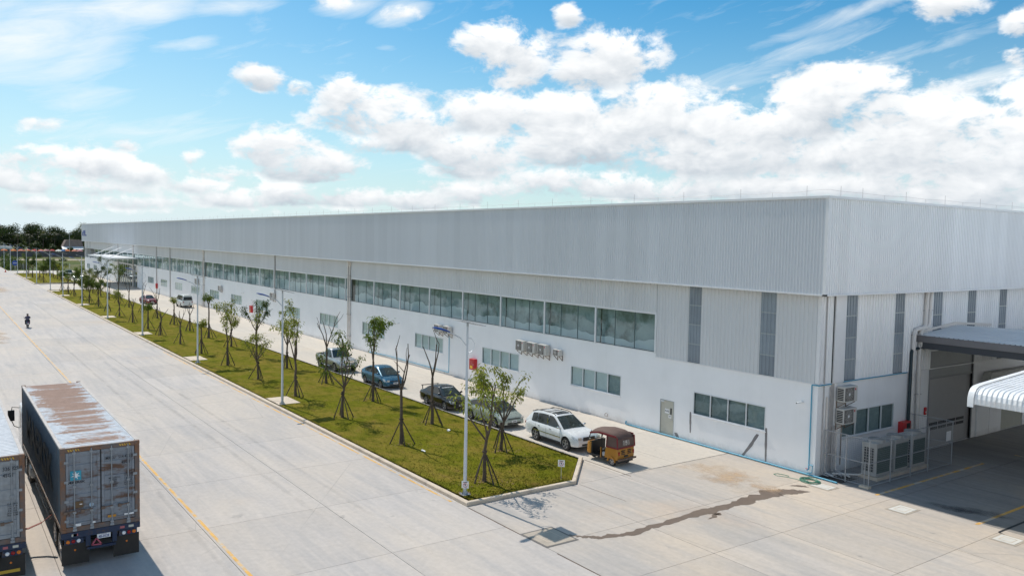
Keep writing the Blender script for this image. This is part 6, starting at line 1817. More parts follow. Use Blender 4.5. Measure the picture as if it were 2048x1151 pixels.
for row, yy, nm, rs in ((ROAD_ROW, -14.42, 'roadside row', 100), (LANE_ROW, -10.55, 'lane side row', 300)):
    for i, (x, h, kind, sh, lean) in enumerate(row):
        SHADE[0] = sh
        young_tree('%s, %s from the near end of the %s' % (LOOK[kind], ORD[i], nm), x, yy + (.1 * math.sin(i * 3.1)), h, kind, rs + i * 7 + 3, lean)
FAR_ROW = [(-186.6, -14.48, 4.0, 'full', 1), (-195.5, -14.3, 3.6, 'sparse', 1), (-205.5, -10.5, 4.0, 'full', 1), (-199.0, -10.3, 3.8, 'full', 2), (-209.8, -14.5, 4.4, 'full', 2), (-220.3, -14.4, 4.6, 'full', 1), (-228.5, -14.3, 4.6, 'sparse', 1), (-217.0, -10.1, 4.2, 'full', 2), (-224.7, -10.0, 4.0, 'full', 1), (-190.5, -10.4, 3.6, 'sparse', 0)]
for i, (x, y, h, kind, sh) in enumerate(sorted(FAR_ROW, key=lambda q: -q[0])):
    SHADE[0] = sh
    young_tree('%s on the far lawn island, %s from its near end' % (LOOK[kind], ORD[i]), x, y, h, kind, 900 + i * 11, (0, 0), 'young trees on the far lawn island')

# ================================================================== SOLAR STREET LAMPS
M_pole = mat('lamp_pole_paint', (0.58, 0.62, 0.66), .4, .2, var=.05)
M_lampblue = mat('lamp_head_blue', (0.012, 0.06, 0.30), .3, coat=.4)
M_solar = mat('solar_panel', (.03, .035, .05), .2)
def lamp_proto():
    r = thing('street_lamp', 'x', 'street lamp')
    mb = MB(); mb.path([(0, 0, .0), (0, 0, 7.5)], [.085, .045], 14); mb.build('pole', M_pole, r, 50)
    mb = MB(); mb.box(-.19, -.19, 0, .19, .19, .025)
    for i in (-1, 1):
        for j in (-1, 1):
            mb.path([(i * .14, j * .14, .02), (i * .14, j * .14, .08)], .018, 6); mb.add([(i * .02, j * .08, .025), (i * .02, j * .17, .025), (i * .02, j * .08, .2)], [(0, 1, 2)])
    mb.build('base_plate', M_steel, r)
    mb = MB(); mb.path([(0, 0, 6.55), (0, -.35, 6.95), (0, -.75, 7.15), (0, -1.0, 7.24)], [.032, .03, .028, .026], 8); mb.build('arm', M_pole, r, 60)
    mb = MB()
    sec = [(-.90, .05, 7.22, .045), (-1.05, .10, 7.28, .06), (-1.35, .13, 7.37, .075), (-1.62, .11, 7.44, .06), (-1.74, .04, 7.46, .03)]
    for (yy, w, z, h) in sec:
        for k in range(10):
            a = 2 * PI * k / 10; mb.v.append((w * math.cos(a), yy, z + h * math.sin(a) * (1 if math.sin(a) > 0 else .4)))
    for i in range(4):
        for k in range(10): mb.f.append((i * 10 + k, i * 10 + (k + 1) % 10, (i + 1) * 10 + (k + 1) % 10, (i + 1) * 10 + k)); mb.mi.append(0)
    hd = mb.build('lamp_head', M_lampblue, r, 60)
    mb = MB(); mb.box(-.075, -1.58, 7.345, .075, -1.15, 7.365); l_ = mb.build('lens', M_lamp, hd); l_.rotation_euler = (0, 0, 0)
    mb = MB()
    ax = [(0, .0, 6.25), (0, .22, 6.32), (0, .36, 6.5), (0, .36, 6.72), (0, .22, 6.9), (0, .0, 6.95)]
    mb.path(ax, .016, 6); mb.build('cable_hoop', M_pole, r, 60)
    mb = MB(); d = Vector((0, 1, -.24)).normalized()
    c = Vector((0, -.02, 7.62))
    mb.bar(c - d * .66, c + d * .66, 1.0, .035); pn = mb.build('solar_panel', M_solar, r)
    mb = MB(); mb.bar(c - d * .68 + Vector((0, 0, -.006)), c + d * .68 + Vector((0, 0, -.006)), 1.05, .022); mb.build('panel_frame', M_alu, pn)
    mb = MB(); mb.path([(0, 0, 7.45), (0, 0, 7.62)], .05, 8); mb.build('panel_bracket', M_steel, r)
    return r
LX_ = [-6.5, -29.45, -50.6, -73.4, -95.0, -117.1, -139.0, -157.4, -181.9, -204.4, -228.9, -251.9, -276.0]
proto = lamp_proto()
for i, x in enumerate(LX_):
    o = proto if i == 0 else copy_tree(proto)
    o.location = (x, -16.2, .098 if x > -232 else 0.0)
    if x in (-157.4,): o.location.z = .16
    tag(o, 'solar street lamp with blue head, %s along the road from the camera' % ('nearest' if i == 0 else ORD[i]), 'street lamp', 'solar street lamps along the kerb')
# small notices
def notice(label, loc, rz, h, post):
    t = thing('notice_sign', label, 'sign', loc, rz)
    mb = MB(); mb.box(-.16, -.006, h - .16, .16, .006, h + .16); mb.build('board', M_wprint, t)
    mb = MB(); mb.lathe([(.085, 0), (.105, 0)], 20, 'y', (0, -.008, h - .02)); mb.bar((-.07, -.009, h + .05), (.07, -.009, h - .09), .022, .003); mb.build('prohibition_ring', M_red, t)
    mb = MB(); mb.sphere((0, -.008, h - .0), (.028, .004, .045), 8, 5); mb.box(-.10, -.0095, h + .10, .10, -.0075, h + .13); mb.build('symbol', M_kprint, t)
    if post:
        mb = MB(); mb.path([(0, .012, 0), (0, .012, h)], .011, 6); mb.build('post', M_steel, t)
notice('small white prohibition sign on a thin post at the lawn corner', (-5.95, -11.2, .095), R(42), .80, True)
notice('small white prohibition sign fixed low on the nearest lamp pole', (-6.36, -16.28, .1), R(42), .48, False)
mb = MB()
for k in range(14):
    a = rnd.random() * 6.28; r_ = rnd.random() * .38; mb.sphere((-6.5 + math.cos(a) * r_, -16.2 + math.sin(a) * r_, .10), (.07, .06, .025), 6, 4)
tag(mb.build('loose_soil', mat('brown_soil', (.24, .14, .09), .95, var=.2), None, 60), 'brown loose soil around the nearest lamp base', 'soil', kind='stuff')
def litter(label, loc, s, m, seed):
    rn = random.Random(seed); bm = bmesh.new(); bmesh.ops.create_icosphere(bm, subdivisions=2, radius=1)
    for v in bm.verts: v.co = Vector((v.co.x * s[0], v.co.y * s[1], max(-.02, v.co.z * s[2]))) * (1 + rn.uniform(-.3, .3))
    me = bpy.data.meshes.new('litter'); bm.to_mesh(me); bm.free(); me.materials.append(m)
    o = bpy.data.objects.new('litter', me); COL.objects.link(o); o.location = loc; tag(o, label, 'litter')
litter('crumpled white plastic bag on the lawn beside the bare tree', (-17.2, -10.6, .13), (.13, .10, .07), M_wprint, 3)
litter('torn pale wrapper lying on the near lawn', (-14.0, -14.1, .11), (.20, .06, .03), M_wprint, 5)
# ================================================================== WALL EQUIPMENT
def ac_unit(label, loc, rz, w=.82, h=.56, d=.32, group=None, legs=True, fan_r=None):
    """front faces local -y; origin at the bracket foot on the wall"""
    t = thing('ac_unit', label, 'air conditioner', loc, rz, group)
    y0, y1 = -d - .12, -.12
    mb = MB(); mb.box(-w / 2, y0, 0, w / 2, y1, h); mb.build('casing', M_ac, t, bevel=.015)
    r_ = fan_r or min(h * .42, w * .33); cx_ = -w * .13
    mb = MB(); mb.box(-w * .45, y0 - .008, h * .08, w * .24, y0 - .001, h * .92); g_ = mb.build('fan_grille', M_grille, t)
    mb = MB()
    for k in range(6):
        rr = r_ * (k + 1) / 6.5; mb.lathe([(rr, y0 - .016), (rr + .008, y0 - .016)], 22, 'y', (cx_, 0, h / 2))
    for k in range(6):
        a = PI * k / 6; mb.bar((cx_ - r_ * math.cos(a), y0 - .015, h / 2 - r_ * math.sin(a)), (cx_ + r_ * math.cos(a), y0 - .015, h / 2 + r_ * math.sin(a)), .006, .006)
    mb.build('guard_wires', M_ac, g_)
    mb = MB(); mb.lathe([(0, y0 - .02), (r_ * .22, y0 - .018)], 12, 'y', (cx_, 0, h / 2)); mb.build('hub_badge', M_alu, g_)
    mb = MB(); mb.box(w * .30, y0 - .004, h * .72, w * .38, y0 + .002, h * .86); mb.build('red_sticker', M_red, t)
    mb = MB()
    for k in range(7): mb.box(-w / 2 - .004, y0 + .05, h * .12 + k * h * .11, -w / 2 + .002, y1 - .04, h * .12 + k * h * .11 + h * .07)
    mb.build('side_louvres', M_dark, t)
    mb = MB()
    for sx_ in (-1, 1):
        mb.box(sx_ * w * .35 - .02, y0 + .02, -.045, sx_ * w * .35 + .02, 0, -.005); mb.bar((sx_ * w * .35, -.02, -.34), (sx_ * w * .35, y0 + .06, -.04), .03, .03); mb.box(sx_ * w * .35 - .02, -.03, -.36, sx_ * w * .35 + .02, 0, -.045)
    mb.build('bracket', M_rust, t)
    return t
for k, w_ in enumerate(('left', 'middle', 'right')):
    ac_unit('%s one of three grey condenser boxes racked on the long wall' % w_, (-24.2 + k * 1.32, 0, 3.36), 0, .98, .74, .36, 'three condensers on the long wall')
ac_unit('small white condenser just right of the three racked ones', (-20.05, 0, 3.50), 0, .74, .42, .26)
ac_unit('left of the pair of condensers behind the nearest lamp head', (-36.15, 0, 3.50), 0, .9, .62, .34, 'pair of condensers on the long wall')
ac_unit('right of the pair of condensers behind the nearest lamp head', (-34.65, 0, 3.50), 0, .9, .62, .34, 'pair of condensers on the long wall')
ac_unit('grey condenser on the long wall behind the second street lamp', (-77.2, 0, 3.45), 0, 1.0, .8, .36)
ac_unit('grey condenser on the long wall above the barred tree, near the van', (-100.0, 0, 3.2), 0, .9, .66, .34)
ac_unit('grey condenser on the long wall behind the third street lamp', (-112.9, 0, 3.5), 0, 1.0, .8, .36)
ac_unit('upper of two condensers stacked beside the building corner', (0.0, 1.98, 3.62), Q, 1.12, .78, .42, 'condensers stacked at the corner')
ac_unit('lower of two condensers stacked beside the building corner', (0.0, 1.98, 2.52), Q, 1.12, .78, .42, 'condensers stacked at the corner')
def red_box(label, x, z, h, side='L', u=None):
    t = thing('hose_cabinet', label, 'hose cabinet', (x, 0, z) if side == 'L' else (0, u, z), 0 if side == 'L' else Q)
    mb = MB(); mb.box(-.36, -.30, 0, .36, -.002, h); mb.build('cabinet', M_red, t, bevel=.015)
    mb = MB(); mb.box(-.31, -.308, .05, .31, -.301, h - .05); d_ = mb.build('door_panel', mat('red_enamel_door', (.44, .02, .025), .4, var=.08), t)
    mb = MB(); mb.box(-.20, -.312, h * .12, .14, -.3085, h * .38); mb.build('yellow_print', M_yprint, d_)
    mb = MB()
    for k in range(3): mb.box(-.18, -.312, h * (.5 + k * .12), .12, -.3085, h * (.53 + k * .12))
    mb.build('faded_print', mat('faded_red_print', (.5, .2, .16), .5), d_)
    mb = MB(); mb.bx((.25, -.32, h * .5), (.03, .03, .12)); mb.build('latch', M_steel, d_)
red_box('red fire hose cabinet on the long wall behind the nearest lamp', -30.85, 1.02, .86)
red_box('red fire hose cabinet on the long wall behind the dark leafy tree', -86.0, 1.05, .9)
red_box('red fire hose cabinet on the long wall near the glazed entrance', -142.0, 1.05, .9)
# hydrant inlet box and alarm point beside the shutter
t = thing('hydrant_box', 'red hydrant box with a black inlet on the end wall', 'hydrant box', (0, 7.85, 1.22), Q)
mb = MB(); mb.box(-.42, -.28, 0, .42, -.002, .70); mb.build('cabinet', M_red, t, bevel=.015)
mb = MB(); mb.box(-.02, -.287, .30, .36, -.281, .60); mb.build('window', M_dark, t)
mb = MB(); mb.lathe([(0, -.33), (.07, -.33), (.08, -.285)], 14, 'y', (.12, 0, .45)); mb.build('inlet', M_black, t, 50)
mb = MB(); mb.box(.02, -.287, .02, .2, -.281, .2); mb.build('notice', M_wprint, t)
t = thing('alarm_point', 'small red alarm point beside the roller shutter', 'alarm point', (0, 10.15, 2.0), Q)
mb = MB(); mb.box(-.09, -.09, 0, .09, -.002, .42); mb.build('housing', M_red, t, bevel=.01)
mb = MB(); mb.box(-.04, -.097, .12, .04, -.091, .20); mb.build('call_glass', M_wprint, t)
# security cameras
def cctv(label, loc):
    t = thing('security_camera', label, 'security camera', loc)
    mb = MB(); mb.box(-.06, -.03, -.06, .06, -.0, .06); mb.path([(0, -.02, 0), (0, -.16, -.05)], .018, 6); mb.build('mount', M_alu, t)
    mb = MB(); mb.bar((.10, -.10, .0), (-.10, -.30, -.06), .09, .08); mb.build('camera_body', M_alu, t, bevel=.012)
    mb = MB(); mb.sphere((-.11, -.31, -.065), .032, 8, 6); mb.build('lens', M_black, t)
cctv('white security camera on the long wall between low windows', (-43.8, 0, 3.52))
cctv('white security camera high by the building corner', (-.85, 0, 3.60))
cctv('white security camera on the long wall behind the dark leafy tree', (-89.6, 0, 3.5))
cctv('white security camera on the long wall near the van', (-117.8, 0, 3.5))
# ------------------------------------------------------------------ pipes on the walls
def pipe(name, label, cat, pts, r, m, n=8, extra=None):
    mb = MB(); mb.path(pts, r, n)
    if extra: extra(mb)
    o = mb.build(name, m, None, 50); tag(o, label, cat); return o
pipe('water_pipe', 'blue water pipe along the foot of the long wall to the corner', 'pipe', [(-13.3, -.08, .25), (-13.3, -.10, .07), (-12.2, -.10, .07), (-.5, -.10, .07), (1.3, -.12, .06)], .042, M_blue)
pipe('water_pipe', 'blue water pipe rising up the building corner and round it', 'pipe', [(-.30, -.20, .30), (-.30, -.07, .34), (-.30, -.06, .8), (-.30, -.06, 4.50), (-.28, -.06, 4.53), (.07, -.06, 4.53), (.07, .1, 4.53), (.07, 1.0, 4.53)], .030, M_blue)
pipe('water_pipe', 'thin blue pipe along the top of the end wall plaster', 'pipe', [(.07, 2.0, 4.56), (.07, 8.0, 4.56)], .030, M_blue)
pipe('water_pipe', 'blue pipe dropping from the pair of condensers and along the wall foot', 'pipe', [(-34.75, -.05, 3.3), (-34.75, -.05, .25), (-34.8, -.05, .22), (-46.1, -.05, .22), (-50.0, -.05, .08)], .026, M_blue)
t = thing('garden_tap', 'red handled tap on the blue pipe at the building corner', 'tap', (-.30, -.08, .55))
mb = MB(); mb.path([(0, 0, 0), (.22, 0, .0), (.22, -.03, -.35), (-.02, -.10, -.40)], .026, 8); mb.build('spout', M_blue, t, 50)
mb = MB(); mb.bx((-.06, -.06, -.20), (.12, .03, .03)); mb.build('handle', M_red, t)
pipe('pipe_stub', 'two rusty pipe stubs bent out of the long wall foot', 'pipe', [(-15.2, -.0, .40), (-15.2, -.14, .36), (-15.2, -.14, .22), (-14.95, -.14, .22), (-14.95, -.14, .40)], .016, M_rust)
# end wall services
pipe('sprinkler_pipe', 'thick black pipe down the end wall to the hydrant box', 'pipe', [(2.4, 10.2, 5.86), (.6, 10.0, 5.86), (.14, 9.4, 5.85), (.14, 8.35, 5.80), (.14, 8.25, 5.65), (.14, 8.20, 1.95)], .085, M_teal, 10)
def dp(y0, off, label):
    pipe('downpipe', label, 'downpipe', [(.16, y0 + .1, ZP + .0), (.16, y0, ZP - .3), (.16, y0 - .05, 7.15), (.16, y0 - .2, 6.98), (.16, y0 - 1.0 + off, 6.88), (.16, y0 - 1.16 + off, 6.72), (.16, y0 - 1.18 + off, 5.2), (.16, y0 - 1.12 + off, .12)], .115, M_pvc, 10)
dp(9.55, 0.0, 'cream downpipe, left of the cranked pair on the end wall')
dp(9.92, 0.30, 'cream downpipe, right of the cranked pair on the end wall')
mb = MB()
for z in (7.9, 6.6, 3.3): mb.bar((.1, 8.2 if z < 7 else 9.3, z), (.27, 9.2 if z < 7 else 10.1, z), .03, .03)
tag(mb.build('pipe_clips', M_conduit), 'grey clips holding the cranked downpipes', 'pipe clips', kind='stuff')
for i, (y, r, m) in enumerate([(.42, .03, M_conduit), (.72, .045, M_pvc), (.92, .025, M_conduit), (1.25, .03, M_conduit), (1.42, .03, M_conduit), (1.62, .045, M_pvc), (2.02, .022, M_rust)]):
    pipe('conduit', ['thin grey conduit nearest the building corner', 'fat cream conduit near the building corner', 'thin grey conduit between two fat cream ones', 'grey conduit under the stacked condensers, left', 'grey conduit under the stacked condensers, centre', 'fat cream conduit under the stacked condensers', 'thin rusty conduit beside the end wall window'][i], 'conduit',
         [(.06, y, (ZP - .05, 3.9, 4.4, 2.4, 2.4, 2.3, 2.4)[i]), (.06, y, .30), (.10, y, .12), (.5 + .12 * i, y * .7 + .1, .10)] if i != 6 else [(.06, y, 2.4), (.06, y, .35)], r, m, 7)
mb = MB(); mb.box(0.02, .1, .001, 1.35, 1.5, .012); tag(mb.build('drain_pit', mat('wet_pit', (.06, .05, .045), .6, var=.3, coords='W')), kind='structure')
pipe('drain_pipe', 'grey drain pipe lying on the ground inside the cage', 'pipe', [(.35, .9, .12), (1.2, 1.9, .12), (1.2, 4.5, .14)], .05, M_pvc)
# ------------------------------------------------------------------ outdoor units in their cage
M_vrf = mat('condenser_grey', (0.40, 0.395, 0.38), .5, var=.08, vscale=3, objvar=.05)
def vrf(label, y):
    t = thing('condenser_tower', label, 'condenser', (1.56, y, .16), Q, 'tower condensers in the cage')
    w, d, h = 1.26, .78, 1.62
    mb = MB(); mb.box(-w / 2, -d / 2, 0, w / 2, d / 2, h); mb.build('casing', M_vrf, t, bevel=.02)
    mb = MB(); mb.lathe([(.40, h), (.40, h + .13), (.37, h + .13), (.37, h + .02), (0, h + .02)], 24, 'z'); mb.build('fan_shroud', M_vrf, t, 40)
    mb = MB()
    for k in range(5): mb.lathe([(.07 * (k + 1), h + .135), (.07 * (k + 1) + .008, h + .135)], 20, 'z')
    for k in range(4):
        a = PI * k / 4; mb.bar((-.38 * math.cos(a), -.38 * math.sin(a), h + .135), (.38 * math.cos(a), .38 * math.sin(a), h + .135), .01, .008)
    mb.build('fan_guard', M_cage, t)
    mcoil = mat('coil_green', (.03, .07, .065), .5, var=.2, vscale=12)
    mb = MB(); mb.box(-w / 2 + .07, -d / 2 - .006, .14, w / 2 - .07, -d / 2 + .0, h - .22); c_ = mb.build('coil_face', mcoil, t)
    mb = MB(); mb.box(-w / 2 - .006, -d / 2 + .12, .18, -w / 2, d / 2 - .12, h - .25); c2_ = mb.build('coil_face', M_dark, t)
    mb = MB()
    for k in range(9): mb.box(-w / 2 - .014, -d / 2 + .12, .18 + k * .138, -w / 2 - .007, d / 2 - .12, .20 + k * .138)
    for k in range(5): mb.box(-w / 2 - .016, -d / 2 + .12 + k * .13, .18, -w / 2 - .0145, -d / 2 + .145 + k * .13, h - .25)
    mb.build('guard_mesh', M_vrf, c2_)
    mb = MB()
    for k in range(22): mb.box(-w / 2 + .07, -d / 2 - .012, .16 + k * .058, w / 2 - .07, -d / 2 - .007, .172 + k * .058)
    mb.build('fin_rows', mat('coil_fin', (.07, .12, .11), .4), c_)
    mb = MB(); mb.box(-.05, -d / 2 - .03, 0, .05, -d / 2 - .0125, h); 
    return t
vrf('tower condenser in the cage, nearest the building corner', 2.72)
vrf('middle one of the three tower condensers in the cage', 4.38)
vrf('tower condenser in the cage, farthest from the building corner', 6.04)
mb = MB(); mb.box(1.1, 1.95, 0.0, 2.12, 2.15, .15); mb.box(1.85, 2.15, 0, 2.12, 6.75, .15); mb.box(1.1, 6.55, 0, 1.85, 6.75, .15)
tag(mb.build('plinth', M_kerb), 'low concrete plinth under the tower condensers', 'plinth')
M_mesh = None
def cage():
    t = thing('wire_cage', 'galvanised wire mesh cage fencing in the tower condensers', 'fence', (0, 0, 0))
    X1, Y0, Y1, H_ = 2.5, .55, 8.3, 2.3
    posts = [(1.3, Y0), (X1, Y0), (X1, 2.42), (X1, 4.25), (X1, 5.9), (X1, Y1), (.15, Y1), (.12, Y0)]
    for (x, y) in posts:
        mb = MB(); mb.path([(x, y, 0), (x, y, H_)], .028, 8); mb.build('post', M_cage, t)
    segs = [((.12, Y0), (1.3, Y0)), ((1.3, Y0), (X1, Y0)), ((X1, Y0), (X1, 2.42)), ((X1, 2.42), (X1, 4.25)), ((X1, 4.25), (X1, 5.9)), ((X1, 5.9), (X1, Y1)), ((.15, Y1), (X1, Y1))]
    for (a, b) in segs:
        for z in (.08, 1.15, H_):
            mb = MB(); mb.path([(a[0], a[1], z), (b[0], b[1], z)], .020, 6); mb.build('rail', M_cage, t)
        mb = MB(); A = Vector((a[0], a[1], 0)); B_ = Vector((b[0], b[1], 0)); ln = (B_ - A).length; d = (B_ - A) / ln; n = int(ln / .09)
        for k in range(1, n): p = A + d * (ln * k / n); mb.bar((p.x, p.y, .1), (p.x, p.y, H_ - .02), .0035, .0035)
        for k in range(1, 24): z = .1 + k * .093; mb.bar((A.x, A.y, z), (B_.x, B_.y, z), .0035, .0035)
        mb.build('wire_mesh', M_cage, t)
    mb = MB(); mb.box(X1 + .03, 7.6, 1.35, X1 + .04, 8.05, 1.85); mb.build('notice', M_wprint, t)
    mb = MB(); mb.box(X1 - .35, Y0 - .22, 0, X1 + .12, Y0 + .05, .10); mb.build('footing', M_kerb, t)
    mb = MB(); mb.path([(X1 - .2, Y0 - .03, .1), (X1 - .2, Y0 - .03, 1.2)], .02, 6); mb.build('gate_bolt', M_cage, t)
cage()
# ------------------------------------------------------------------ coiled hose
pts = []
rn = random.Random(2)
for k in range(150):
    a = k * .36; r_ = .36 + .10 * math.sin(k * .13) + rn.uniform(-.015, .015)
    pts.append((.36 + r_ * math.cos(a) * 1.15 + .05 * math.sin(k * .05), -.88 + r_ * math.sin(a) * .95, .022 + .0009 * k * (.5 + .5 * math.sin(k * .21))))
a_ = pts[-1]
pts += [(.1, -1.2, .03), (-.3, -1.15, .02), (-.7, -1.25, .02), (-1.1, -1.45, .02), (-1.38, -1.35, .02), (-1.35, -1.12, .02), (-1.0, -1.0, .02), (-.75, -1.02, .02), (-.72, -1.12, .05)]
pipe('garden_hose', 'green garden hose lying in a loose coil at the building corner', 'hose', pts, .014, mat('hose_green', (.08, .26, .18), .45, var=.1), 6)
# ================================================================== RIGHT HAND CANOPIES
t = thing('loading_canopy', 'pale ribbed loading canopy with dark fascia over the shutter', 'canopy', (0, 0, 0))
M_canopy = mat('canopy_sheet', (0.62, 0.625, 0.62), .65, var=.06, vscale=.5, coords='W')
M_fascia = mat('grey_fascia', (0.20, 0.19, 0.195), .55, var=.12, vscale=.8, coords='W')
XE, YA, YR, YB = 14.7, 8.92, 13.0, 24.0
def canopy_slope(y0, z0, y1, z1, nm):
    mb = MB(); n = int(XE / .25); us = []
    for i in range(n):
        a = .03 + i * (XE - .03) / n; p = (XE - .03) / n
        us += [(a, 0), (a + p * .6, 0), (a + p * .7, .035), (a + p * .88, .035)]
    us.append((XE, 0))
    for (u_, q) in us: mb.v.append((u_, y0, z0 + q)); mb.v.append((u_, y1, z1 + q))
    for i in range(len(us) - 1): mb.f.append((2 * i, 2 * i + 2, 2 * i + 3, 2 * i + 1)); mb.mi.append(0)
    mb.build(nm, M_canopy, t)
canopy_slope(YA, 6.56, YR, 6.90, 'roof_slope'); canopy_slope(YR, 6.90, YB, 6.05, 'roof_slope')
mb = MB(); mb.box(.02, YA - .05, 6.20, XE, YA - .004, 6.555); mb.build('fascia', M_fascia, t)
mb = MB(); mb.box(.25, YA + .02, 5.85, XE, YA + .16, 6.30); mb.build('edge_beam', mat('dark_beam', (.06, .065, .075), .6, coords='W'), t)
mb = MB()
for k in range(4): mb.box(.1 + k * 3.4, YA + .2, 6.05, .22 + k * 3.4, YB, 6.25)
mb.build('rafter', MATS['dark_beam'], t)
mb = MB(); mb.prism([(YA + .1, 6.66), (YR, 6.98), (17.4, 6.72), (17.4, 6.84), (YR, 7.12), (YA + .1, 6.80)], .02, .10, 'x'); mb.build('wall_flashing', M_pvc, t)
mb = MB(); mb.path([(.3, YA - .0, 6.2), (.3, YA + .05, 5.95), (.15, YA + .0, 5.92)], .05, 8); mb.build('gutter_outlet', M_pvc, t)
t = thing('curved_awning', 'bright white bullnose awning cutting into the right picture edge', 'awning', (0, 0, 0))
M_awn = mat('white_awning_sheet', (0.78, 0.79, 0.80), .42, var=.08, vscale=1.6, coords='W', col2=(.62, .60, .57), c2=(.52, .75), c2scale=1.1)
def awning():
    X0, X1, Yf, Yb, Z = 8.1, 14.75, -1.95, 8.0, 5.86
    prof = [(Yf, Z - .62), (Yf, Z - .40), (Yf + .06, Z - .22), (Yf + .18, Z - .08), (Yf + .36, Z), (Yf + .8, Z + .045), (Yb, Z + .55)]
    mb = MB(); n = 36; p = (X1 - X0) / n; us = []
    for i in range(n):
        a = X0 + i * p; us += [(a, 0), (a + p * .66, 0), (a + p * .74, .034), (a + p * .90, .034)]
    us.append((X1, 0)); m = len(prof)
    nr = []
    for j, (y, z) in enumerate(prof):
        y0, z0 = prof[max(j - 1, 0)]; y1, z1 = prof[min(j + 1, m - 1)]; d = Vector((y1 - y0, z1 - z0)).normalized(); nr.append((-d.y, d.x))
    for (u_, q) in us:
        for (y, z), nn in zip(prof, nr): mb.v.append((u_, y + nn[0] * q, z + nn[1] * q))
    for i in range(len(us) - 1):
        for j in range(m - 1): mb.f.append((i * m + j, (i + 1) * m + j, (i + 1) * m + j + 1, i * m + j + 1)); mb.mi.append(0)
    mb.build('roof_sheet', M_awn, t)
    mb = MB(); k = len(prof)
    for (y, z), nn in zip(prof, nr):
        mb.v += [(X0 - .12, y + nn[0] * .06, z + nn[1] * .06 - (.12 if y == Yf and z < Z - .5 else 0)), (X0 + .12, y + nn[0] * .06, z + nn[1] * .06 - (.12 if y == Yf and z < Z - .5 else 0)), (X0 - .12, y - nn[0] * .1, z - nn[1] * .1)]
    for j in range(m - 1):
        mb.f.append((3 * j, 3 * j + 1, 3 * j + 4, 3 * j + 3)); mb.f.append((3 * j + 2, 3 * j, 3 * j + 3, 3 * j + 5)); mb.mi += [0, 0]
    mb.build('end_flashing', M_awn, t, 40)
    mb = MB(); mb.box(X0, Yf + .5, Z - .28, X1, Yf + .62, Z - .08); mb.box(X0, Yb - .3, Z + .1, X1, Yb - .18, Z + .3); mb.build('purlin', M_fascia, t)
    for x, y in ((8.6, 2.2), (12.5, 2.2)):
        mb = MB(); mb.box(x - .06, y - .05, Z + .1, x + .06, y + .05, Z + .42); mb.path([(x, y, Z + .36), (14.8, y + 2.9, 8.3)], .055, 8); mb.build('tie_rod', M_alu, t)
awning()
# small wall awning and traffic cone, blue sign, boom gate far away
t = thing('traffic_cone', 'tiny orange traffic cone at the far road corner', 'traffic cone', (-241.7, -18.1, 0))
mb = MB(); mb.lathe([(.22, .04), (.05, .72), (0, .72)], 14); mb.build('cone', mat('cone_orange', (.7, .10, .03), .5), t, 40)
mb = MB(); mb.box(-.25, -.25, 0, .25, .25, .045); mb.build('base', mat('cone_base', (.5, .06, .02), .6), t)
t = thing('road_sign', 'round blue road sign at the far side road', 'sign', (-251.8, -15.1, -.1), R(75))
mb = MB(); mb.path([(0, .03, 0), (0, .03, 3.1)], .04, 8); mb.build('post', M_steel, t)
mb = MB(); mb.lathe([(0, -.022), (.72, -.022), (.75, 0), (.72, .012), (0, .012)], 28, 'y', (0, 0, 2.3)); b_ = mb.build('board', mat('sign_blue', (.01, .06, .28), .4), t)
mb = MB(); mb.box(-.45, -.032, 2.25, .45, -.0225, 2.35); mb.build('white_bar', M_wprint, b_)

# the neighbouring white hall whose sunlit wall faces the yard from outside the picture; it carries the awning; unseen, made tall and white to bounce sun onto the end wall
t = thing('neighbour_hall', 'white neighbouring hall right of the loading yard, outside the picture', 'building', (14.8, -1.0, 0))
mb = MB(); mb.box(0, 0, -.1, 30, 62, 12.5); mb.build('wall', M_plaster, t)
mb = MB(); mb.box(-.02, -.2, 12.5, 30.2, 62.2, 12.7); mb.build('roof', M_sheet_w, t)
# ================================================================== BEYOND THE FACTORY
def big_tree_mesh(seed, h, rx, dark):
    rn = random.Random(seed); lf = MB(); wood = MB()
    th = h * .22
    wood.path([(0, 0, -.3), (.1, 0, th * .5), (0, .1, th), (0, 0, h * .75)], [.38, .3, .24, .08], 8)
    lobes = []
    for k in range(13):
        a = rn.random() * 6.28; r_ = rx * rn.uniform(.2, .75); z = h * rn.uniform(.26, .88)
        c = Vector((math.cos(a) * r_, math.sin(a) * r_, z)); lobes.append((c, rx * rn.uniform(.34, .55)))
        wood.path([(0, 0, th * rn.uniform(.7, 1.1)), tuple(c * .6 + Vector((0, 0, th * .4))), tuple(c)], [.14, .09, .03], 5)
    lobes.append((Vector((0, 0, h * .86)), rx * .45))
    for (c, r_) in lobes:
        for i in range(230):
            d = Vector((rn.gauss(0, 1), rn.gauss(0, 1), rn.gauss(0, .8))); d.normalize()
            p = c + d * (r_ * rn.uniform(.55, 1.05)) * (1 + .25 * mnoise.noise(d * 3 + c))
            s = rn.uniform(.22, .48)
            n = (d + Vector((rn.uniform(-.6, .6), rn.uniform(-.6, .6), rn.uniform(-.2, .8)))).normalized()
            t1 = n.cross(Vector((0, 0, 1)) if abs(n.z) < .9 else Vector((1, 0, 0))).normalized(); t2 = n.cross(t1)
            o = len(lf.v); a = rn.random() * 6.28; u_ = t1 * math.cos(a) + t2 * math.sin(a); v_ = n.cross(u_)
            lf.v += [tuple(p - u_ * s), tuple(p + v_ * s * .55), tuple(p + u_ * s), tuple(p - v_ * s * .55)]
            lf.f.append((o, o + 1, o + 2, o + 3)); lf.mi.append(0)
    return wood.mesh('trunk', M_bark, 60), lf.mesh('crown', dark)
M_far1 = leaf_mat('far_dark_leaf', (0.018, 0.036, 0.010), (0.042, 0.070, 0.016), (0.075, 0.095, 0.022))
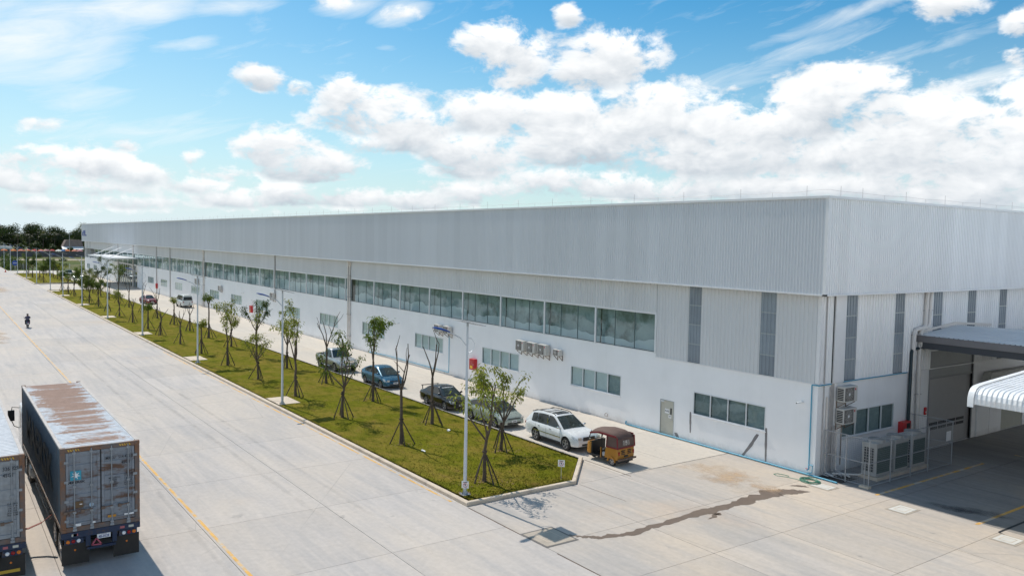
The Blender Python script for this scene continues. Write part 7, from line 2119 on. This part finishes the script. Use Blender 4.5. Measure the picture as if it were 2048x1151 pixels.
M_far2 = leaf_mat('far_mid_leaf', (0.028, 0.052, 0.012), (0.062, 0.095, 0.020), (0.10, 0.12, 0.03))
M_frond = leaf_mat('palm_frond_leaf', (0.028, 0.045, 0.012), (0.060, 0.075, 0.022), (0.13, 0.11, 0.05))
KINDS = [big_tree_mesh(11, 14.5, 6.0, M_far1), big_tree_mesh(12, 12.5, 5.2, M_far2), big_tree_mesh(13, 16.0, 6.5, M_far1), big_tree_mesh(14, 10.0, 4.6, M_far2)]
def far_tree(label, x, y, k, s, rz, grp='wood beyond the field'):
    t = thing('broadleaf_tree', label, 'tree', (x, y, -.16), rz, grp); t.scale = (s, s, s)
    inst(KINDS[k][0], 'trunk', t); inst(KINDS[k][1], 'crown', t)
FT = [(-2.5, 0, 1.0), (3.0, 2, .98), (8.0, 0, 1.06), (13.5, 1, 1.05), (17.5, 3, 1.15), (22.0, 0, .98), (26.5, 1, .98), (31.0, 2, .84), (36.0, 0, .95), (-8.0, 2, .9), (-14, 1, 1.0), (42, 2, .95), (49, 0, 1.0), (-21, 0, 1.0)]
FT2 = [(-24 + 4.4 * k, (1, 2, 0, 3)[k % 4], .78 + .16 * math.sin(k * 1.7)) for k in range(18)]
for i, (y, k, s) in enumerate(FT2):
    far_tree('dark tree in the rear row of the distant wood, %s from the left' % ORD[i], -515 - 6 * math.sin(i * 1.3), y, k, s, i * .9, 'rear row of the distant wood')
fl = sorted(FT)
for i, (y, k, s) in enumerate(fl):
    far_tree('dark broadleaf tree in the distant wood, %s from the left' % ORD[i], -492 - 14 * math.sin(i * 2.3), y, k, s, i * 1.3)
for i, (x, y, k, s) in enumerate([(-455, -6, 3, .62), (-452, 2, 3, .55), (-458, 9.5, 3, .66), (-450, 15.5, 3, .55), (-462, 34, 3, .7), (-448, 24.0, 3, .42), (-446, 30, 3, .40), (-449, -12, 3, .7)]):
    far_tree('rounded understorey tree in front of the distant wood, %s of a ragged row' % ORD[i], x, y, k, s, i * 2.1, 'understorey trees before the wood')
def palm(label, x, y, h, seed):
    rn = random.Random(seed)
    t = thing('coconut_palm', label, 'palm', (x, y, -.16), 0, 'coconut palms in the wood')
    mb = MB(); mb.path([(0, 0, 0), (.3, .1, h * .3), (.4, .2, h * .65), (.3, .2, h)], [.24, .19, .16, .15], 8); mb.build('trunk', M_bark, t, 60)
    lf = MB()
    for k in range(26):
        a = rn.random() * 6.28; el = rn.uniform(-.5, 1.2); ln = rn.uniform(2.8, 3.8)
        p = Vector((.3, .2, h)); d = Vector((math.cos(a) * math.cos(el), math.sin(a) * math.cos(el), math.sin(el)))
        prev = p
        for j in range(12):
            d = (d + Vector((0, 0, -.13))).normalized(); q = prev + d * (ln / 12)
            side = d.cross(Vector((0, 0, 1))).normalized()
            for sg in (-1, 1):
                wl = .75 * math.sin(PI * (j + 1.5) / 14)
                e = prev + side * sg * wl + d * .35 + Vector((0, 0, -.30 * wl))
                o = len(lf.v); lf.v += [tuple(prev), tuple(prev + d * .16), tuple(e)]; lf.f.append((o, o + 1, o + 2)); lf.mi.append(0)
            prev = q
    lf.build('fronds', M_frond, t)
for i, (x, y, h) in enumerate([(-486, 12.5, 14.6), (-478, 33.0, 15.2), (-476, 19.5, 10.0), (-470, 7.5, 9.0), (-474, 14.0, 10.5), (-468, 2.0, 9.5), (-473, 36.0, 13.5)]):
    palm('coconut palm in the distant wood, %s' % ['tallest one rising left of centre', 'tall one beside the hall end', 'low one above the house roof', 'low one over the market', 'middle one below the tallest palm', 'low one at the left', 'rightmost one behind the hall'][i], x, y, h, 50 + i)
def bush_mesh(seed, r_, m):
    rn = random.Random(seed); lf = MB()
    for i in range(420):
        d = Vector((rn.gauss(0, 1), rn.gauss(0, 1), abs(rn.gauss(0, .8)))).normalized()
        p = Vector((d.x * r_, d.y * r_, d.z * r_ * .95)) * rn.uniform(.55, 1.08) * (1 + .4 * mnoise.noise(d * 2.2 + Vector((seed, 0, 0))))
        s = rn.uniform(.12, .26); u_ = Vector((rn.uniform(-1, 1), rn.uniform(-1, 1), rn.uniform(-.6, .6))).normalized(); v_ = d.cross(u_)
        if v_.length < .1: continue
        v_.normalize(); o = len(lf.v)
        lf.v += [tuple(p - u_ * s), tuple(p + v_ * s * .5), tuple(p + u_ * s), tuple(p - v_ * s * .5)]; lf.f.append((o, o + 1, o + 2, o + 3)); lf.mi.append(0)
    return lf.mesh('shrub', m)
BM = [bush_mesh(1, 1.6, M_far2), bush_mesh(2, 1.3, M_leaf_g), bush_mesh(3, 1.9, M_leaf_d)]
BP = [(-392, -22, 2, 1.3), (-394, -14, 0, 1.2), (-390, -8, 2, 1.1), (-396, 4, 0, 1.2), (-391, 24, 2, 1.2), (-262, -15.5, 1, 1.1), (-266, -12.2, 0, 1.2), (-272, -14.0, 2, 1.1), (-280, -15.2, 0, 1.1), (-276, -10.8, 1, .8), (-292, -13.5, 2, 1.2), (-300, -11, 0, 1.0), (-310, -13.0, 2, 1.3), (-322, -10.0, 0, 1.3), (-335, -11.5, 2, 1.3), (-305, -5.0, 1, .7), (-330, 2.0, 0, .8), (-290, 2.5, 1, .7), (-345, 8.0, 0, .9)]
for i, (x, y, k, s) in enumerate(BP):
    o = inst(BM[k], 'shrub', None, (x, y, -.2), i * 1.7); o.scale = (s, s, s * 1.3)
    tag(o, 'wild green shrub in the far field, %s from the side road' % ORD[i], 'shrub', 'wild shrubs in the far field')
# dirt track across the field
mb = MB(); mb.box(-372, -120, -.155, -358, 120, -.15); tag(mb.build('dirt_track', mat('dirt_track', (.42, .33, .25), .95, var=.15, vscale=.3, coords='W')), kind='structure')
# perimeter fence along the side road
t = thing('chain_fence', 'dark wire fence along the far side road before the field', 'fence', (-252.6, 0, 0))
for k in range(15):
    mb = MB(); mb.path([(0, -16 + k * 3.0, -.16), (0, -16 + k * 3.0, 2.0)], .045, 6); mb.build('post', M_steel, t)
mb = MB()
for k in range(150): mb.bar((0, -16 + k * .28, .0), (0, -16 + k * .28, 1.95), .010, .010)
for k in range(8): mb.bar((0, -16, .05 + k * .26), (0, 26, .05 + k * .26), .014, .014)
mb.build('wire_mesh', M_conduit, t)
t = thing('dark_gate', 'low dark sliding gate across the far side road', 'gate', (-251.2, -6.2, 0))
mb = MB(); mb.box(-.05, -2.2, .15, .05, 2.2, .25); mb.box(-.05, -2.2, 1.1, .05, 2.2, 1.2); mb.build('frame', M_trimk, t)
for k in range(12):
    mb = MB(); mb.box(-.03, -2.15 + k * .37, .25, .03, -1.93 + k * .37, 1.1); mb.build('slat', M_trimk, t)
# wall and market umbrellas
t = thing('boundary_wall', 'long dark grey boundary wall beyond the dirt track', 'wall', (-405, 0, -.16))
mb = MB(); mb.box(-.15, -60, 0, .15, 60, 2.5); mb.build('wall_face', mat('dark_wall', (.10, .10, .105), .9, var=.2, vscale=.4, coords='W'), t)
for k in range(20):
    mb = MB(); mb.box(-.25, -60 + k * 6.2, 0, .25, -59.6 + k * 6.2, 2.7); mb.build('pier', MATS['dark_wall'], t)
UC = [('orange', (.62, .16, .03)), ('red', (.50, .05, .04)), ('pink', (.60, .26, .26)), ('coral', (.66, .22, .14)), ('blue', (.05, .16, .36)), ('teal', (.06, .28, .28)), ('white', (.7, .68, .62))]
US = [(-7.5, 0), (-4.2, 0), (-1.2, 3), (1.6, 0), (4.2, 1), (6.6, 3), (9.0, 2), (11.4, 1), (13.6, 6), (15.6, 4), (17.8, 0), (20.3, 3), (-10.5, 5), (22.6, 2)]
cnt = {}
for i, (y, c) in enumerate(sorted(US)):
    nm, col = UC[c]; cnt[nm] = cnt.get(nm, 0) + 1
    t = thing('market_umbrella', '%s market umbrella above the far wall, %s from the left' % (nm, ORD[i]), 'umbrella', (-409 - 2.5 * math.sin(i * 1.9), y, -.16), i * .8, 'market umbrellas behind the far wall')
    mb = MB(); mb.path([(0, 0, 0), (0, 0, 3.4)], .04, 6); mb.build('pole', M_conduit, t)
    mb = MB(); r_ = 1.45
    for k in range(8):
        a, b = 2 * PI * k / 8, 2 * PI * (k + 1) / 8
        mb.add([(0, 0, 3.5), (r_ * .55 * math.cos(a), r_ * .55 * math.sin(a), 3.25), (r_ * math.cos(a), r_ * math.sin(a), 2.75), (r_ * math.cos(b), r_ * math.sin(b), 2.75), (r_ * .55 * math.cos(b), r_ * .55 * math.sin(b), 3.25)], [(0, 1, 4), (1, 2, 3, 4)])
    mb.build('canopy', mat('umbrella_' + nm, col, .8, var=.1, objvar=.1), t)
# the house under the palms
t = thing('house', 'low house with a tiled roof and pale porch under the palms', 'house', (-462, 26, -.16))
mb = MB(); mb.box(-7, -4.0, 0, 0, 5.2, 3.6); mb.build('wall', mat('house_wall', (.12, .11, .10), .9, var=.15), t)
mb = MB(); mb.prism([(-4.2, 4.0), (5.4, 4.0), (4.6, 7.5), (-2.6, 7.5)], -7, 1.0, 'x')
mb.build('roof', mat('brown_roof_tile', (.24, .185, .165), .9, var=.2, vscale=1.2), t)
mb = MB(); mb.prism([(1.0, 3.9), (5.5, 2.6), (5.5, 2.75), (1.0, 4.1)], -4.8, 5.4, 'y'); mb.build('porch_roof', mat('pale_tin', (.62, .63, .62), .5, var=.1), t)
for y in (-4.4, -1.2, 2.0, 5.0):
    mb = MB(); mb.box(5.0, y, 0, 5.2, y + .2, 2.75); mb.build('porch_post', M_conduit, t)
t = thing('shed', 'pale tin roofed shed at the far left edge of the wood', 'shed', (-430, -6.5, -.16))
mb = MB(); mb.box(-3, -4, 0, 3, 3, 3.2); mb.build('wall', MATS['house_wall'], t)
mb = MB(); mb.prism([(-4.5, 3.2), (3.6, 3.2), (3.0, 4.4), (-4.0, 4.4)], -3.4, 3.4, 'x'); mb.build('roof', MATS['pale_tin'], t)
# power line
PP = [(-440, 22.3), (-440, -30), (-440, 75)]
for i, (x, y) in enumerate(PP):
    t = thing('power_pole', ['concrete power pole standing before the distant wood', 'power pole outside the left picture edge', 'power pole hidden behind the factory'][i], 'power pole', (x, y, -.16))
    mb = MB(); mb.path([(0, 0, 0), (0, 0, 11.2)], [.2, .12], 8); mb.build('mast', M_conduit, t, 60)
    mb = MB(); mb.box(-.06, -1.1, 10.4, .06, 1.1, 10.55); mb.build('crossarm', M_conduit, t)
mb = MB()
for off, z in ((-1.0, 10.5), (0, 10.9), (1.0, 10.5), (0, 8.4), (0.1, 8.0)):
    for (a, b) in ((PP[1], PP[0]), (PP[0], PP[2])):
        pts = []
        for k in range(13):
            f = k / 12; pts.append((a[0] + off, a[1] + (b[1] - a[1]) * f, z - .9 * 4 * f * (1 - f)))
        mb.path(pts, .022, 4)
tag(mb.build('power_lines', M_trimk), 'thin dark power lines strung before the distant wood', 'power lines')
